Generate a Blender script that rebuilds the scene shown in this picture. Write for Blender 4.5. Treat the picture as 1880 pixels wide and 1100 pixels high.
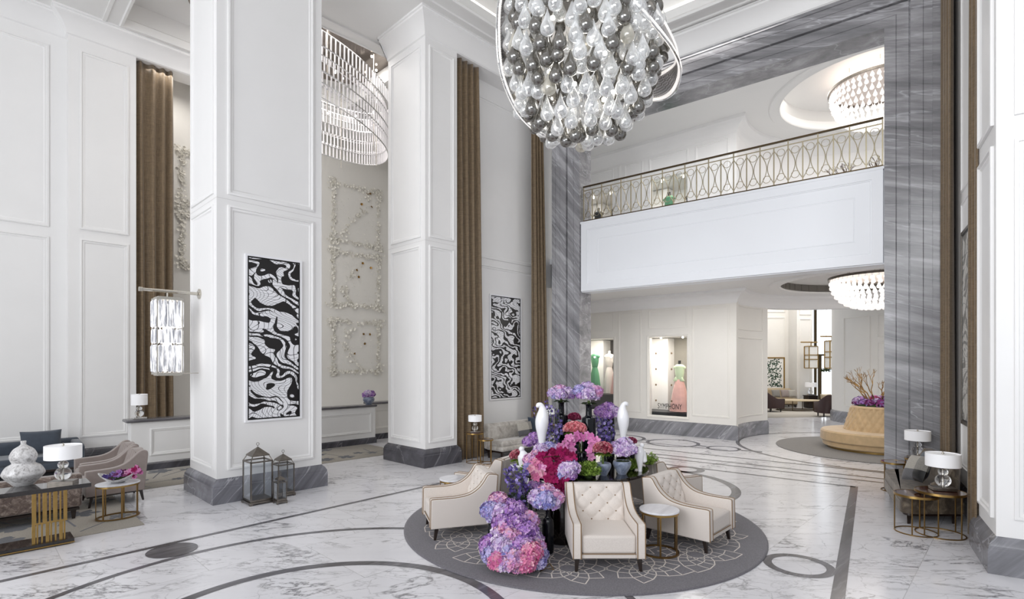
import bpy, math, random
from mathutils import Vector, Matrix

for o in list(bpy.data.objects):
    bpy.data.objects.remove(o, do_unlink=True)
SC = bpy.context.scene
COL = SC.collection
PI = math.pi
def R(d): return d * PI / 180
rnd = random.Random(11)

# ------------------------------------------------------------------ camera, world, lights, exposure
F, HZ, CX, CH = 970.0, 667.0, 940.0, 2.2      # focal length (px of 1880), horizon row, centre column, eye height
cd = bpy.data.cameras.new('camera')
cam = bpy.data.objects.new('camera', cd)
COL.objects.link(cam)
cam.location = (0, 0, CH)
cam.rotation_euler = (R(90), 0, 0)
cd.sensor_width = 36.0
cd.lens = F / 1880 * 36.0
cd.shift_y = (HZ - 550.0) / 1880.0
cd.clip_end = 200
SC.camera = cam

W = bpy.data.worlds.new('daylight')
SC.world = W
W.use_nodes = True
W.node_tree.nodes['Background'].inputs[0].default_value = (0.93, 0.96, 1.0, 1)
W.node_tree.nodes['Background'].inputs[1].default_value = 0.58
SC.view_settings.view_transform = 'Standard'
SC.view_settings.look = 'None'
SC.view_settings.gamma = 1.0
SC.view_settings.use_curve_mapping = False
SC.view_settings.exposure = 0.07

RCL = (9.30, 13.45)       # centre of the round hall
def area(name, loc, target, sx, sy, power, color=(1, 1, 1)):
    l = bpy.data.lights.new(name, 'AREA')
    l.shape = 'RECTANGLE'; l.size = sx; l.size_y = sy; l.energy = power; l.color = color
    o = bpy.data.objects.new(name, l); COL.objects.link(o)
    o.location = loc
    d = Vector(target) - Vector(loc)
    o.rotation_euler = d.to_track_quat('-Z', 'Y').to_euler()
    return o
def point(name, loc, power, r=0.2, color=(1, 0.95, 0.88)):
    l = bpy.data.lights.new(name, 'POINT'); l.energy = power; l.shadow_soft_size = r; l.color = color
    o = bpy.data.objects.new(name, l); COL.objects.link(o); o.location = loc
    return o
# daylight through the tall windows at the end of the lobby, to the camera's left and behind it, plus a fill
area('window_daylight', (-8.5, -3.5, 5.0), (3.0, 10.0, 4.0), 8.0, 8.0, 900, (0.95, 0.97, 1.0))
wl = area('window_daylight', (0.5, -3.2, 7.0), (4.4, 11.6, 5.2), 6.0, 4.0, 120, (0.95, 0.97, 1.0)); wl.data.spread = R(80)  # unseen lamp added behind the camera to brighten the balcony
# dome light and unseen fill lamps added in the hall behind the portal, upstairs and downstairs, in the far lounge and in the niche
area('hall_dome_and_fill', (4.35, 13.15, 4.285), (4.35, 13.15, 0), 1.0, 0.6, 60, (1, 0.96, 0.9))  # fill added out of sight behind the balcony beam
area('hall_dome_and_fill', RCL + (4.3,), RCL + (0,), 3.0, 3.0, 70, (1, 0.96, 0.9))
area('upper_dome_and_fill', (5.2, 12.6, 9.12), (5.4, 12.9, 0), 3.0, 3.0, 120, (1, 0.97, 0.93))  # fill added out of sight behind the lintel
area('upper_dome_and_fill', RCL + (9.6,), RCL + (0,), 3.2, 3.2, 85, (1, 0.97, 0.93))
area('lounge_fill', (13.5, 23.5, 7.2), (13.0, 23.5, 0), 5.0, 5.0, 330, (1, 0.97, 0.93))
area('niche_fill', (-4.6, 12.0, 9.9), (-4.8, 12.4, 0), 3.5, 2.5, 150, (1, 0.97, 0.93))
area('niche_fill', (-8.0, 12.6, 9.0), (-8.0, 12.6, 0), 2.0, 0.8, 22, (1, 0.97, 0.93))
point('chandelier_lamp', (0.95, 7.45, 6.1), 22, 0.3)

# ------------------------------------------------------------------ photograph frame helpers (plan of the lobby)
def G(px, py, z=0.0):
    Y = F * (CH - z) / (py - HZ)
    return ((px - CX) / F * Y, Y)
def lin(c):
    c = c / 255.0
    return c / 12.92 if c <= 0.04045 else ((c + 0.055) / 1.055) ** 2.4
def rgb(r, g, b): return (lin(r), lin(g), lin(b), 1.0)

class Frame:
    """A plan frame: origin, direction of its first axis, second axis 90 degrees to the left."""
    def __init__(s, ox, oy, deg):
        s.o = (ox, oy); s.deg = deg; s.c = math.cos(R(deg)); s.s = math.sin(R(deg))
    def p(s, a, b): return (s.o[0] + a * s.c - b * s.s, s.o[1] + a * s.s + b * s.c)
    def P(s, a, b, z): x, y = s.p(a, b); return (x, y, z)
    def inv(s, x, y):
        dx, dy = x - s.o[0], y - s.o[1]
        return (dx * s.c + dy * s.s, -dx * s.s + dy * s.c)
LFR = Frame(-4.615, 8.148, 46.0)      # left side: a along the pillars, b away from the room
PFR = Frame(1.10, 14.07, -37.5)       # portal wall: a from its left end to its right end, b behind it
RFR = Frame(7.45, 9.19, 237.0)        # right wall: a from the portal towards the camera, b behind the wall (right)

# ------------------------------------------------------------------ mesh builder
class MB:
    def __init__(s): s.v = []; s.f = []; s.m = []; s.mi = 0
    def add(s, vs, fs, mi=None):
        n = len(s.v); s.v += [tuple(q) for q in vs]
        for q in fs: s.f.append([i + n for i in q]); s.m.append(s.mi if mi is None else mi)
        return s
    def quad(s, *p): return s.add(p, [list(range(len(p)))])
    def box(s, c, d, rz=0.0, M=None):
        x, y, z = d[0] / 2, d[1] / 2, d[2] / 2
        vs = [(-x, -y, -z), (x, -y, -z), (x, y, -z), (-x, y, -z), (-x, -y, z), (x, -y, z), (x, y, z), (-x, y, z)]
        cr, sr = math.cos(rz), math.sin(rz)
        if M is None: vs = [(c[0] + a * cr - b * sr, c[1] + a * sr + b * cr, c[2] + e) for a, b, e in vs]
        else: vs = [tuple(M @ Vector(q) + Vector(c)) for q in vs]
        return s.add(vs, [[0, 3, 2, 1], [4, 5, 6, 7], [0, 1, 5, 4], [1, 2, 6, 5], [2, 3, 7, 6], [3, 0, 4, 7]])
    def fbox(s, fr, a0, a1, b0, b1, z0, z1):
        vs = [fr.P(a, b, z) for z in (z0, z1) for a, b in ((a0, b0), (a1, b0), (a1, b1), (a0, b1))]
        return s.add(vs, [[0, 3, 2, 1], [4, 5, 6, 7], [0, 1, 5, 4], [1, 2, 6, 5], [2, 3, 7, 6], [3, 0, 4, 7]])
    def prism(s, poly, z0, z1, fn=None):
        n = len(poly); fn = fn or (lambda x, y, z: (x, y, z))
        vs = [fn(x, y, z0) for x, y in poly] + [fn(x, y, z1) for x, y in poly]
        fs = [list(range(n))[::-1], list(range(n, 2 * n))] + [[i, (i + 1) % n, n + (i + 1) % n, n + i] for i in range(n)]
        return s.add(vs, fs)
    def tube(s, pts, r, n=8, closed=False, cap=True):
        P = [Vector(p) for p in pts]; k = len(P)
        rr = r if isinstance(r, (list, tuple)) else [r] * k
        up = None; rings = []
        for i in range(k):
            if closed: t = P[(i + 1) % k] - P[i - 1]
            else: t = P[min(i + 1, k - 1)] - P[max(i - 1, 0)]
            if t.length < 1e-9: t = Vector((0, 0, 1))
            t.normalize()
            if up is None:
                up = Vector((0, 0, 1)) if abs(t.z) < 0.9 else Vector((1, 0, 0))
            up = up - t * up.dot(t)
            if up.length < 1e-6: up = t.orthogonal()
            up.normalize(); w = t.cross(up)
            rings.append([P[i] + (up * math.cos(2 * PI * j / n) + w * math.sin(2 * PI * j / n)) * rr[i] for j in range(n)])
        vs = [q for ring in rings for q in ring]; fs = []
        for i in range(k if closed else k - 1):
            b = ((i + 1) % k) * n; a = i * n
            for j in range(n): fs.append([a + j, b + j, b + (j + 1) % n, a + (j + 1) % n][::-1])
        if cap and not closed:
            fs.append(list(range(n))); fs.append([(k - 1) * n + j for j in range(n)][::-1])
        return s.add(vs, fs)
    def lathe(s, prof, n=24, c=(0, 0, 0), sx=1.0, sy=1.0, M=None, cap=True):
        vs = []; fs = []; k = len(prof)
        for r, z in prof:
            for j in range(n):
                q = Vector((r * sx * math.cos(2 * PI * j / n), r * sy * math.sin(2 * PI * j / n), z))
                if M is not None: q = M @ q
                vs.append((q.x + c[0], q.y + c[1], q.z + c[2]))
        for i in range(k - 1):
            for j in range(n): fs.append([i * n + j, i * n + (j + 1) % n, (i + 1) * n + (j + 1) % n, (i + 1) * n + j])
        if prof[0] == prof[-1] or not cap or k == 2 and prof[0][1] == prof[1][1]: return s.add(vs, fs)
        if prof[0][0] > 1e-6: fs.append(list(range(n))[::-1])
        if prof[-1][0] > 1e-6: fs.append([(k - 1) * n + j for j in range(n)])
        return s.add(vs, fs)
    def sweep(s, path, prof, closed=False, fn=None):
        """prof = [(offset to the right of the path, height)]; mitred corners; fn maps (x, y, h) to 3-D."""
        fn = fn or (lambda x, y, h: (x, y, h)); n = len(path); k = len(prof); vs = []
        def nrm(i, j):
            dx, dy = path[j][0] - path[i][0], path[j][1] - path[i][1]; L = math.hypot(dx, dy) or 1
            return (dy / L, -dx / L)
        for i in range(n):
            if closed: n1, n2 = nrm(i - 1, i), nrm(i, (i + 1) % n)
            else:
                n1 = nrm(i - 1, i) if i > 0 else nrm(0, 1); n2 = nrm(i, i + 1) if i < n - 1 else n1
            mx, my = n1[0] + n2[0], n1[1] + n2[1]; q = max(1e-3, (mx * n1[0] + my * n1[1])); mx, my = mx / q, my / q
            for o, h in prof: vs.append(fn(path[i][0] + mx * o, path[i][1] + my * o, h))
        fs = []
        for i in range(n if closed else n - 1):
            a, b = i * k, ((i + 1) % n) * k
            for j in range(k - 1): fs.append([a + j, a + j + 1, b + j + 1, b + j])
        if not closed and k > 2:
            fs.append(list(range(k))[::-1]); fs.append([(n - 1) * k + j for j in range(k)])
        return s.add(vs, fs)
    def grid(s, nx, ny, fn, closed_x=False):
        vs = [fn(i / (nx - 1 if not closed_x else nx), j / (ny - 1)) for j in range(ny) for i in range(nx)]; fs = []
        for j in range(ny - 1):
            for i in range(nx if closed_x else nx - 1):
                i2 = (i + 1) % nx
                fs.append([j * nx + i, j * nx + i2, (j + 1) * nx + i2, (j + 1) * nx + i])
        return s.add(vs, fs)
    def put(s, o, M):
        """add another builder's shape moved by matrix M"""
        return s.add([tuple(M @ Vector(q)) for q in o.v], o.f, o.mi)
    def build(s, name, mats, parent=None, sharp=32, bevel=0, seg=2, solid=0, sub=0, loc=None):
        me = bpy.data.meshes.new(name)
        me.from_pydata(s.v, [], s.f)
        if not isinstance(mats, (list, tuple)): mats = [mats]
        for m in mats: me.materials.append(m)
        if len(mats) > 1: me.polygons.foreach_set('material_index', s.m)
        me.polygons.foreach_set('use_smooth', [True] * len(me.polygons))
        if sharp: me.set_sharp_from_angle(angle=R(sharp))
        me.update()
        o = bpy.data.objects.new(name, me); COL.objects.link(o)
        if parent is not None: o.parent = parent
        if loc: o.location = loc
        if solid:
            md = o.modifiers.new('thick', 'SOLIDIFY'); md.thickness = solid; md.offset = 0
        if bevel:
            md = o.modifiers.new('bevel', 'BEVEL'); md.width = bevel; md.segments = seg; md.limit_method = 'ANGLE'; md.angle_limit = R(40)
        if sub:
            md = o.modifiers.new('sub', 'SUBSURF'); md.levels = sub; md.render_levels = sub
        return o

def tag(o, label=None, cat=None, group=None, kind=None):
    if label: o['label'] = label
    if cat: o['category'] = cat
    if group: o['group'] = group
    if kind: o['kind'] = kind
    return o
def thing(name, label, cat, loc=(0, 0, 0), rz=0.0, group=None):
    o = bpy.data.objects.new(name, None); COL.objects.link(o)
    o.location = loc; o.rotation_euler = (0, 0, rz); o.empty_display_size = 0.1
    return tag(o, label, cat, group)
def dup(root, loc, rz, label=None, group=None, scale=None):
    r = root.copy(); COL.objects.link(r); r.location = loc; r.rotation_euler = (0, 0, rz)
    if scale: r.scale = (scale, scale, scale)
    if label: r['label'] = label
    if group: r['group'] = group
    for ch in list(root.children):
        c = ch.copy(); COL.objects.link(c); c.parent = r
        for g in list(ch.children):
            d = g.copy(); COL.objects.link(d); d.parent = c
    return r
def struct(o): o['kind'] = 'structure'; return o
def circle(c, r, n=64, z=0.0): return [(c[0] + r * math.cos(2 * PI * i / n), c[1] + r * math.sin(2 * PI * i / n), z) for i in range(n)]
def bez(p, n=10):
    """smooth curve through 2-D or 3-D points (Catmull-Rom)"""
    out = []; P = [Vector(q) for q in p]
    for i in range(len(P) - 1):
        a, b, c, d = P[max(i - 1, 0)], P[i], P[i + 1], P[min(i + 2, len(P) - 1)]
        for k in range(n):
            t = k / n
            out.append(0.5 * ((2 * b) + (c - a) * t + (2 * a - 5 * b + 4 * c - d) * t * t + (3 * b - a - 3 * c + d) * t ** 3))
    out.append(P[-1]); return [tuple(q) for q in out]
# ------------------------------------------------------------------ materials
class NT:
    def __init__(s, name):
        s.mat = bpy.data.materials.new(name); s.mat.use_nodes = True; s.t = s.mat.node_tree
        s.b = s.t.nodes['Principled BSDF']; s.out = s.t.nodes['Material Output']
    def n(s, typ, **kw):
        x = s.t.nodes.new(typ)
        for k, v in kw.items():
            if k.startswith('i_'): x.inputs[k[2:].replace('_', ' ')].default_value = v
            else: setattr(x, k, v)
        return x
    def l(s, a, b): s.t.links.new(a, b)
    def coord(s, kind='Object'): return s.n('ShaderNodeTexCoord').outputs[kind]
    def mapping(s, src, rot=(0, 0, 0), sc=(1, 1, 1), loc=(0, 0, 0)):
        m = s.n('ShaderNodeMapping'); m.inputs['Rotation'].default_value = rot; m.inputs['Scale'].default_value = sc
        m.inputs['Location'].default_value = loc; s.l(src, m.inputs['Vector']); return m.outputs[0]
    def noise(s, vec, scale, detail=4, rough=0.55, dist=0.0, w=None, dims='3D'):
        x = s.n('ShaderNodeTexNoise', noise_dimensions='4D' if w is not None else dims)
        x.inputs['Scale'].default_value = scale; x.inputs['Detail'].default_value = detail
        x.inputs['Roughness'].default_value = rough; x.inputs['Distortion'].default_value = dist
        if vec is not None: s.l(vec, x.inputs['Vector'])
        if w is not None: s.l(w, x.inputs['W'])
        return x
    def math(s, op, a, b=None, clamp=False):
        x = s.n('ShaderNodeMath', operation=op, use_clamp=clamp)
        for i, q in enumerate((a, b)):
            if q is None: continue
            if isinstance(q, (int, float)): x.inputs[i].default_value = q
            else: s.l(q, x.inputs[i])
        return x.outputs[0]
    def ramp(s, src, stops, interp='LINEAR'):
        x = s.n('ShaderNodeValToRGB'); cr = x.color_ramp; cr.interpolation = interp
        while len(cr.elements) < len(stops): cr.elements.new(0.5)
        for e, (p, c) in zip(cr.elements, stops): e.position = p; e.color = c if len(c) == 4 else (*c, 1)
        s.l(src, x.inputs[0]); return x.outputs[0]
    def mix(s, fac, a, b, mode='MIX'):
        x = s.n('ShaderNodeMix', data_type='RGBA', blend_type=mode)
        for q, i in ((fac, 0), (a, 6), (b, 7)):
            if isinstance(q, (int, float)): x.inputs[i].default_value = q
            elif isinstance(q, tuple): x.inputs[i].default_value = q
            else: s.l(q, x.inputs[i])
        return x.outputs[2]
    def bump(s, h, strength=0.3, dist=0.01):
        x = s.n('ShaderNodeBump'); x.inputs['Strength'].default_value = strength; x.inputs['Distance'].default_value = dist
        s.l(h, x.inputs['Height']); s.l(x.outputs[0], s.b.inputs['Normal'])
    def base(s, c):
        if isinstance(c, tuple): s.b.inputs['Base Color'].default_value = c
        else: s.l(c, s.b.inputs['Base Color'])
    def set(s, **kw):
        for k, v in kw.items():
            k2 = {'rough': 'Roughness', 'metal': 'Metallic', 'spec': 'Specular IOR Level', 'coat': 'Coat Weight', 'sheen': 'Sheen Weight', 'trans': 'Transmission Weight', 'ior': 'IOR', 'alpha': 'Alpha', 'sss': 'Subsurface Weight'}[k]
            s.b.inputs[k2].default_value = v
        return s
M = {}
def plain(name, col, rough=0.5, metal=0.0, spec=0.5, var=0.0, vs=8.0, bump=0.0, coat=0.0, sheen=0.0):
    """paint, metal or cloth with a faint procedural variation"""
    t = NT(name); t.set(rough=rough, metal=metal, spec=spec, coat=coat, sheen=sheen)
    if var or bump:
        nz = t.noise(t.coord(), vs, 3)
        a = tuple(c * (1 - var) for c in col[:3]) + (1,); b = tuple(min(1, c * (1 + var)) for c in col[:3]) + (1,)
        t.base(t.ramp(nz.outputs[0], [(0.3, a), (0.7, b)]))
        if bump: t.bump(nz.outputs[0], bump)
    else: t.base(col)
    M[name] = t.mat; return t.mat

plain('white_paint', rgb(243, 242, 241), 0.45, var=0.012, vs=1.5)
plain('ceiling_paint', rgb(238, 237, 235), 0.6, var=0.01, vs=1.0)
plain('cream_paint', rgb(238, 235, 229), 0.5, var=0.015, vs=1.5)
plain('parapet_paint', rgb(244, 246, 250), 0.4, var=0.006, vs=1.0)
plain('grey_ceiling_paint', rgb(214, 212, 210), 0.6)
plain('brass', rgb(168, 138, 84), 0.32, 1.0, var=0.10, vs=14)
plain('antique_brass', rgb(140, 112, 70), 0.36, 1.0, var=0.12, vs=14)
plain('dark_bronze', rgb(84, 70, 50), 0.4, 1.0)
plain('champagne_metal', rgb(172, 162, 138), 0.34, 1.0)
plain('nickel', rgb(200, 195, 185), 0.25, 1.0)
plain('pewter', rgb(128, 122, 115), 0.3, 1.0, var=0.15, vs=20)
plain('chrome', rgb(225, 225, 225), 0.08, 1.0)
plain('dark_wood', rgb(34, 22, 16), 0.3, coat=0.3, var=0.15, vs=6)
plain('lacquer', rgb(20, 13, 11), 0.08, coat=0.6)
plain('walnut_glass', rgb(78, 44, 32), 0.1, coat=0.4, var=0.12, vs=5)
plain('vent_grey', rgb(108, 104, 98), 0.6)
plain('black', rgb(14, 14, 16), 0.35)
plain('white_gloss', rgb(246, 246, 249), 0.12, coat=0.4)
plain('blue_grey_velvet', rgb(62, 70, 82), 0.8, sheen=0.4, var=0.12, vs=10)
plain('navy_cloth', rgb(38, 52, 70), 0.85, sheen=0.3, var=0.1, vs=12)
plain('mauve_velvet', rgb(146, 134, 129), 0.75, sheen=0.3, var=0.08, vs=9, bump=0.05)
plain('camel_velvet', rgb(204, 174, 132), 0.65, sheen=0.4, var=0.10, vs=7)
plain('brown_leather', rgb(58, 36, 34), 0.5, var=0.12, vs=8)
plain('beige_cloth', rgb(196, 180, 152), 0.8, var=0.08, vs=12)
plain('sand_cloth', rgb(178, 160, 132), 0.8, var=0.08, vs=12)
plain('piping_brown', rgb(134, 108, 78), 0.7)
plain('stem_green', rgb(92, 110, 54), 0.6, var=0.2, vs=20)
plain('gold_twig', rgb(170, 136, 86), 0.45, 0.35, var=0.15, vs=12)
plain('dark_twig', rgb(92, 66, 44), 0.6)
plain('ivory_ceramic', rgb(240, 236, 226), 0.5)
plain('gold_leaf', rgb(150, 112, 50), 0.35, 0.8)

def emit(name, col, strength):
    t = NT(name); t.base((0.8, 0.8, 0.8, 1)); t.b.inputs['Emission Color'].default_value = col
    t.b.inputs['Emission Strength'].default_value = strength; M[name] = t.mat
emit('lamp_glow', (1, 0.95, 0.88, 1), 3.5)
emit('cove_glow', (1, 0.95, 0.86, 1), 2.2)
emit('bright_sky', (0.95, 0.98, 1, 1), 1.6)
emit('spot_glow', (1, 0.95, 0.85, 1), 10.0)

def linen():
    t = NT('linen_shade'); t.set(rough=0.8); n = t.noise(t.mapping(t.coord(), sc=(60, 60, 200)), 3, 2)
    t.base(t.ramp(n.outputs[0], [(0.3, rgb(240, 240, 243)), (0.7, rgb(250, 250, 252))]))
    t.b.inputs['Emission Color'].default_value = (1, 0.98, 0.96, 1); t.b.inputs['Emission Strength'].default_value = 0.12
    M['linen_shade'] = t.mat
linen()

def marble_floor():
    t = NT('marble_floor'); co = t.coord()
    br = t.n('ShaderNodeTexBrick'); br.offset = 0.5
    t.l(t.mapping(co, rot=(0, 0, R(-46)), loc=(0.3, 0.55, 0)), br.inputs['Vector'])
    br.inputs['Color1'].default_value = (0, 0, 0, 1); br.inputs['Color2'].default_value = (1, 1, 1, 1)
    br.inputs['Scale'].default_value = 1.0; br.inputs['Brick Width'].default_value = 2.1; br.inputs['Row Height'].default_value = 1.35
    br.inputs['Mortar Size'].default_value = 0.0035; br.inputs['Mortar Smooth'].default_value = 0.0; br.inputs['Bias'].default_value = 0.0
    w = t.math('MULTIPLY', br.outputs['Color'], 37.0)
    vec = t.mapping(co, rot=(0, 0, R(34)), sc=(0.45, 1.25, 1))
    n1 = t.noise(vec, 0.8, 8, 0.62, 0.5, w=w)
    v1 = t.ramp(t.math('ABSOLUTE', t.math('SUBTRACT', n1.outputs[0], 0.5)), [(0.0, (1, 1, 1)), (0.005, (0.5, 0.5, 0.5)), (0.013, (0, 0, 0))])
    n2 = t.noise(vec, 2.8, 7, 0.6, 0.9, w=w)
    v2 = t.ramp(t.math('ABSOLUTE', t.math('SUBTRACT', n2.outputs[0], 0.5)), [(0.0, (0.7, 0.7, 0.7)), (0.006, (0.35, 0.35, 0.35)), (0.018, (0, 0, 0))])
    mask = t.ramp(t.noise(co, 1.1, 3, 0.5, w=w).outputs[0], [(0.40, (0, 0, 0)), (0.62, (1, 1, 1))])
    sm = t.ramp(t.noise(t.mapping(co, rot=(0, 0, R(34)), sc=(0.25, 1.6, 1)), 1.2, 6, 0.6, 0.4, w=w).outputs[0], [(0.45, (0, 0, 0)), (0.8, (1, 1, 1))])
    c = t.mix(t.math('MULTIPLY', sm, 0.32), rgb(234, 233, 237), rgb(184, 183, 189))
    c = t.mix(t.math('MULTIPLY', t.math('MULTIPLY', v2, mask), 0.85), c, rgb(120, 118, 122))
    c = t.mix(t.math('MULTIPLY', t.math('MULTIPLY', v1, mask), 0.85), c, rgb(84, 82, 86))
    nd = t.noise(co, 3.0, 4, 0.6, 0.0, w=w); mv = t.n('ShaderNodeMix', data_type='VECTOR'); mv.inputs[0].default_value = 0.22; t.l(co, mv.inputs[4]); t.l(nd.outputs[1], mv.inputs[5])
    vo = t.n('ShaderNodeTexVoronoi', feature='DISTANCE_TO_EDGE'); vo.inputs['Scale'].default_value = 3.4; t.l(mv.outputs[1], vo.inputs['Vector'])
    ck = t.ramp(vo.outputs['Distance'], [(0.0, (1, 1, 1)), (0.010, (0.4, 0.4, 0.4)), (0.022, (0, 0, 0))])
    m2 = t.ramp(t.noise(co, 1.7, 5, 0.65, 0.5, w=w).outputs[0], [(0.47, (0, 0, 0)), (0.60, (1, 1, 1))])
    c = t.mix(t.math('MULTIPLY', t.math('MULTIPLY', ck, m2), 0.6), c, rgb(112, 110, 114))
    c = t.mix(t.math('MULTIPLY', br.outputs['Fac'], 0.4), c, rgb(140, 138, 138))
    t.base(c); t.set(rough=0.16, spec=0.42); M['marble_floor'] = t.mat
marble_floor()

def grey_marble(name, dark, mid, light, along, across, streak=1.0, rough=0.22):
    """veined grey stone; along/across are directions of the veins in the scene"""
    t = NT(name); co = t.coord()
    def dot(d):
        x = t.n('ShaderNodeVectorMath', operation='DOT_PRODUCT'); t.l(co, x.inputs[0]); x.inputs[1].default_value = d; return x.outputs['Value']
    th = Vector(along).cross(Vector(across))
    cb = t.n('ShaderNodeCombineXYZ')
    t.l(t.math('MULTIPLY', dot(along), 0.35), cb.inputs[0]); t.l(t.math('MULTIPLY', dot(across), 3.2), cb.inputs[1]); t.l(t.math('MULTIPLY', dot(tuple(th)), 1.2), cb.inputs[2])
    n1 = t.noise(cb.outputs[0], 1.5, 8, 0.65, 0.35)
    c = t.ramp(n1.outputs[0], [(0.28, dark), (0.5, mid), (0.72, light)])
    n2 = t.noise(cb.outputs[0], 0.9, 4, 0.5, 0.25)
    v = t.ramp(t.math('ABSOLUTE', t.math('SUBTRACT', n2.outputs[0], 0.5)), [(0.0, (1, 1, 1)), (0.004, (0.5, 0.5, 0.5)), (0.012, (0, 0, 0))])
    c = t.mix(t.math('MULTIPLY', v, 0.5 * streak), c, rgb(214, 214, 220))
    t.base(c); t.set(rough=rough, spec=0.45); M[name] = t.mat
e_ = PFR; px_ = (e_.c, e_.s, 0)
def inplane(fr, deg):
    """a direction in the upright plane of a frame's first axis, deg above the horizontal, and the one across it"""
    a = R(deg); return ((fr.c * math.cos(a), fr.s * math.cos(a), math.sin(a)), (-fr.c * math.sin(a), -fr.s * math.sin(a), math.cos(a)))
grey_marble('portal_marble', rgb(112, 112, 115), rgb(148, 147, 150), rgb(192, 191, 195), *inplane(PFR, -17), rough=0.16)
grey_marble('portal_marble_steep', rgb(114, 114, 117), rgb(150, 149, 152), rgb(196, 195, 199), *inplane(PFR, -52), rough=0.16)
grey_marble('plinth_marble', rgb(92, 92, 98), rgb(118, 118, 125), rgb(150, 150, 158), *inplane(LFR, 48), rough=0.2)
grey_marble('plinth_marble_dark', rgb(62, 61, 66), rgb(78, 77, 83), rgb(102, 101, 108), *inplane(LFR, 55), streak=0.5)
grey_marble('skirting_marble', rgb(104, 104, 108), rgb(132, 132, 137), rgb(168, 168, 174), *inplane(PFR, 50))
grey_marble('inlay_marble', rgb(72, 70, 74), rgb(92, 90, 95), rgb(122, 120, 126), (0.7, 0.7, 0), (-0.7, 0.7, 0), streak=0.25, rough=0.16)
grey_marble('counter_marble', rgb(74, 72, 76), rgb(96, 94, 98), rgb(124, 122, 126), *inplane(LFR, 10), streak=0.2)
grey_marble('table_marble', rgb(206, 206, 212), rgb(232, 232, 237), rgb(244, 244, 248), (0.5, 0.86, 0), (-0.86, 0.5, 0), streak=0.0, rough=0.12)

def curtain_mat():
    t = NT('curtain_cloth'); co = t.coord()
    n = t.noise(t.mapping(co, sc=(6, 6, 140)), 1.0, 3, 0.6)
    n2 = t.noise(t.mapping(co, sc=(70, 70, 8)), 1.0, 2)
    m = t.math('ADD', t.math('MULTIPLY', n.outputs[0], 0.6), t.math('MULTIPLY', n2.outputs[0], 0.4))
    t.base(t.ramp(m, [(0.35, rgb(98, 82, 62)), (0.65, rgb(136, 116, 90))])); t.set(rough=0.55, sheen=0.25, spec=0.35); M['curtain_cloth'] = t.mat
curtain_mat()
def bumpy(name, c1, c2, scale=220, rough=0.85, sheen=0.2, b=0.12):
    t = NT(name); n = t.noise(t.coord(), scale, 2); t.base(t.ramp(n.outputs[0], [(0.3, c1), (0.7, c2)])); t.set(rough=rough, sheen=sheen)
    t.bump(n.outputs[0], b, 0.003); M[name] = t.mat
bumpy('cream_linen', rgb(212, 202, 194), rgb(230, 222, 215))
bumpy('rug_grey', rgb(92, 89, 95), rgb(120, 117, 123), 90)
bumpy('rug_taupe', rgb(106, 102, 98), rgb(134, 129, 124), 60)
bumpy('grey_tweed', rgb(92, 90, 88), rgb(160, 156, 148), 160)
bumpy('dark_tweed', rgb(66, 66, 70), rgb(100, 100, 104), 160)
bumpy('light_tweed', rgb(140, 136, 128), rgb(196, 190, 180), 160)
def crushed(name, c1, c2, c3, scale=5.0):
    t = NT(name); n = t.noise(t.coord(), scale, 6, 0.7, 1.2)
    t.base(t.ramp(n.outputs[0], [(0.3, c1), (0.5, c2), (0.68, c3)])); t.set(rough=0.5, sheen=0.5); t.bump(n.outputs[0], 0.15, 0.01); M[name] = t.mat
crushed('crushed_velvet', rgb(58, 48, 39), rgb(92, 80, 66), rgb(140, 127, 110), 6.5)
M['crushed_velvet'].node_tree.nodes['Principled BSDF'].inputs['Sheen Weight'].default_value = 0.15
crushed('silver_velvet', rgb(140, 132, 124), rgb(184, 178, 170), rgb(206, 202, 196))
crushed('speckled_velvet', rgb(62, 48, 44), rgb(104, 88, 80), rgb(164, 150, 140), 14)
crushed('gourd_glaze', rgb(120, 116, 114), rgb(205, 203, 203), rgb(232, 231, 231), 16)
M['gourd_glaze'].node_tree.nodes['Principled BSDF'].inputs['Roughness'].default_value = 0.1
crushed('blue_glaze', rgb(80, 90, 112), rgb(120, 130, 152), rgb(164, 172, 190), 8)
M['blue_glaze'].node_tree.nodes['Principled BSDF'].inputs['Roughness'].default_value = 0.25

def glass(name, tint, edge, gloss=0.25, facing=0.4, rough=0.02, opac=0.0):
    """thin blown glass: clear where seen straight on, brighter and more reflecting towards its rim"""
    t = NT(name); n = t.t; n.nodes.remove(t.b)
    tr = t.n('ShaderNodeBsdfTransparent'); tr.inputs[0].default_value = tint
    gl = t.n('ShaderNodeBsdfGlossy'); gl.inputs[0].default_value = (1, 1, 1, 1); gl.inputs['Roughness'].default_value = rough
    df = t.n('ShaderNodeBsdfTranslucent' if False else 'ShaderNodeBsdfDiffuse'); df.inputs[0].default_value = edge
    lw = t.n('ShaderNodeLayerWeight'); lw.inputs[0].default_value = facing
    mx = t.n('ShaderNodeMixShader'); t.l(t.math('ADD', t.math('MULTIPLY', lw.outputs['Facing'], 0.6), opac, True), mx.inputs[0]); t.l(tr.outputs[0], mx.inputs[1]); t.l(df.outputs[0], mx.inputs[2])
    m2 = t.n('ShaderNodeMixShader'); bk = t.n('ShaderNodeNewGeometry'); t.l(t.math('MULTIPLY', t.math('ADD', t.math('MULTIPLY', lw.outputs['Fresnel'], 0.8), gloss * 0.2, True), t.math('SUBTRACT', 1.0, bk.outputs['Backfacing'])), m2.inputs[0]); t.l(mx.outputs[0], m2.inputs[1]); t.l(gl.outputs[0], m2.inputs[2])
    t.l(m2.outputs[0], t.out.inputs[0]); M[name] = t.mat
glass('clear_glass', (0.96, 0.97, 0.97, 1), (0.93, 0.94, 0.95, 1), 0.9, 0.5, opac=0.13)
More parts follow.
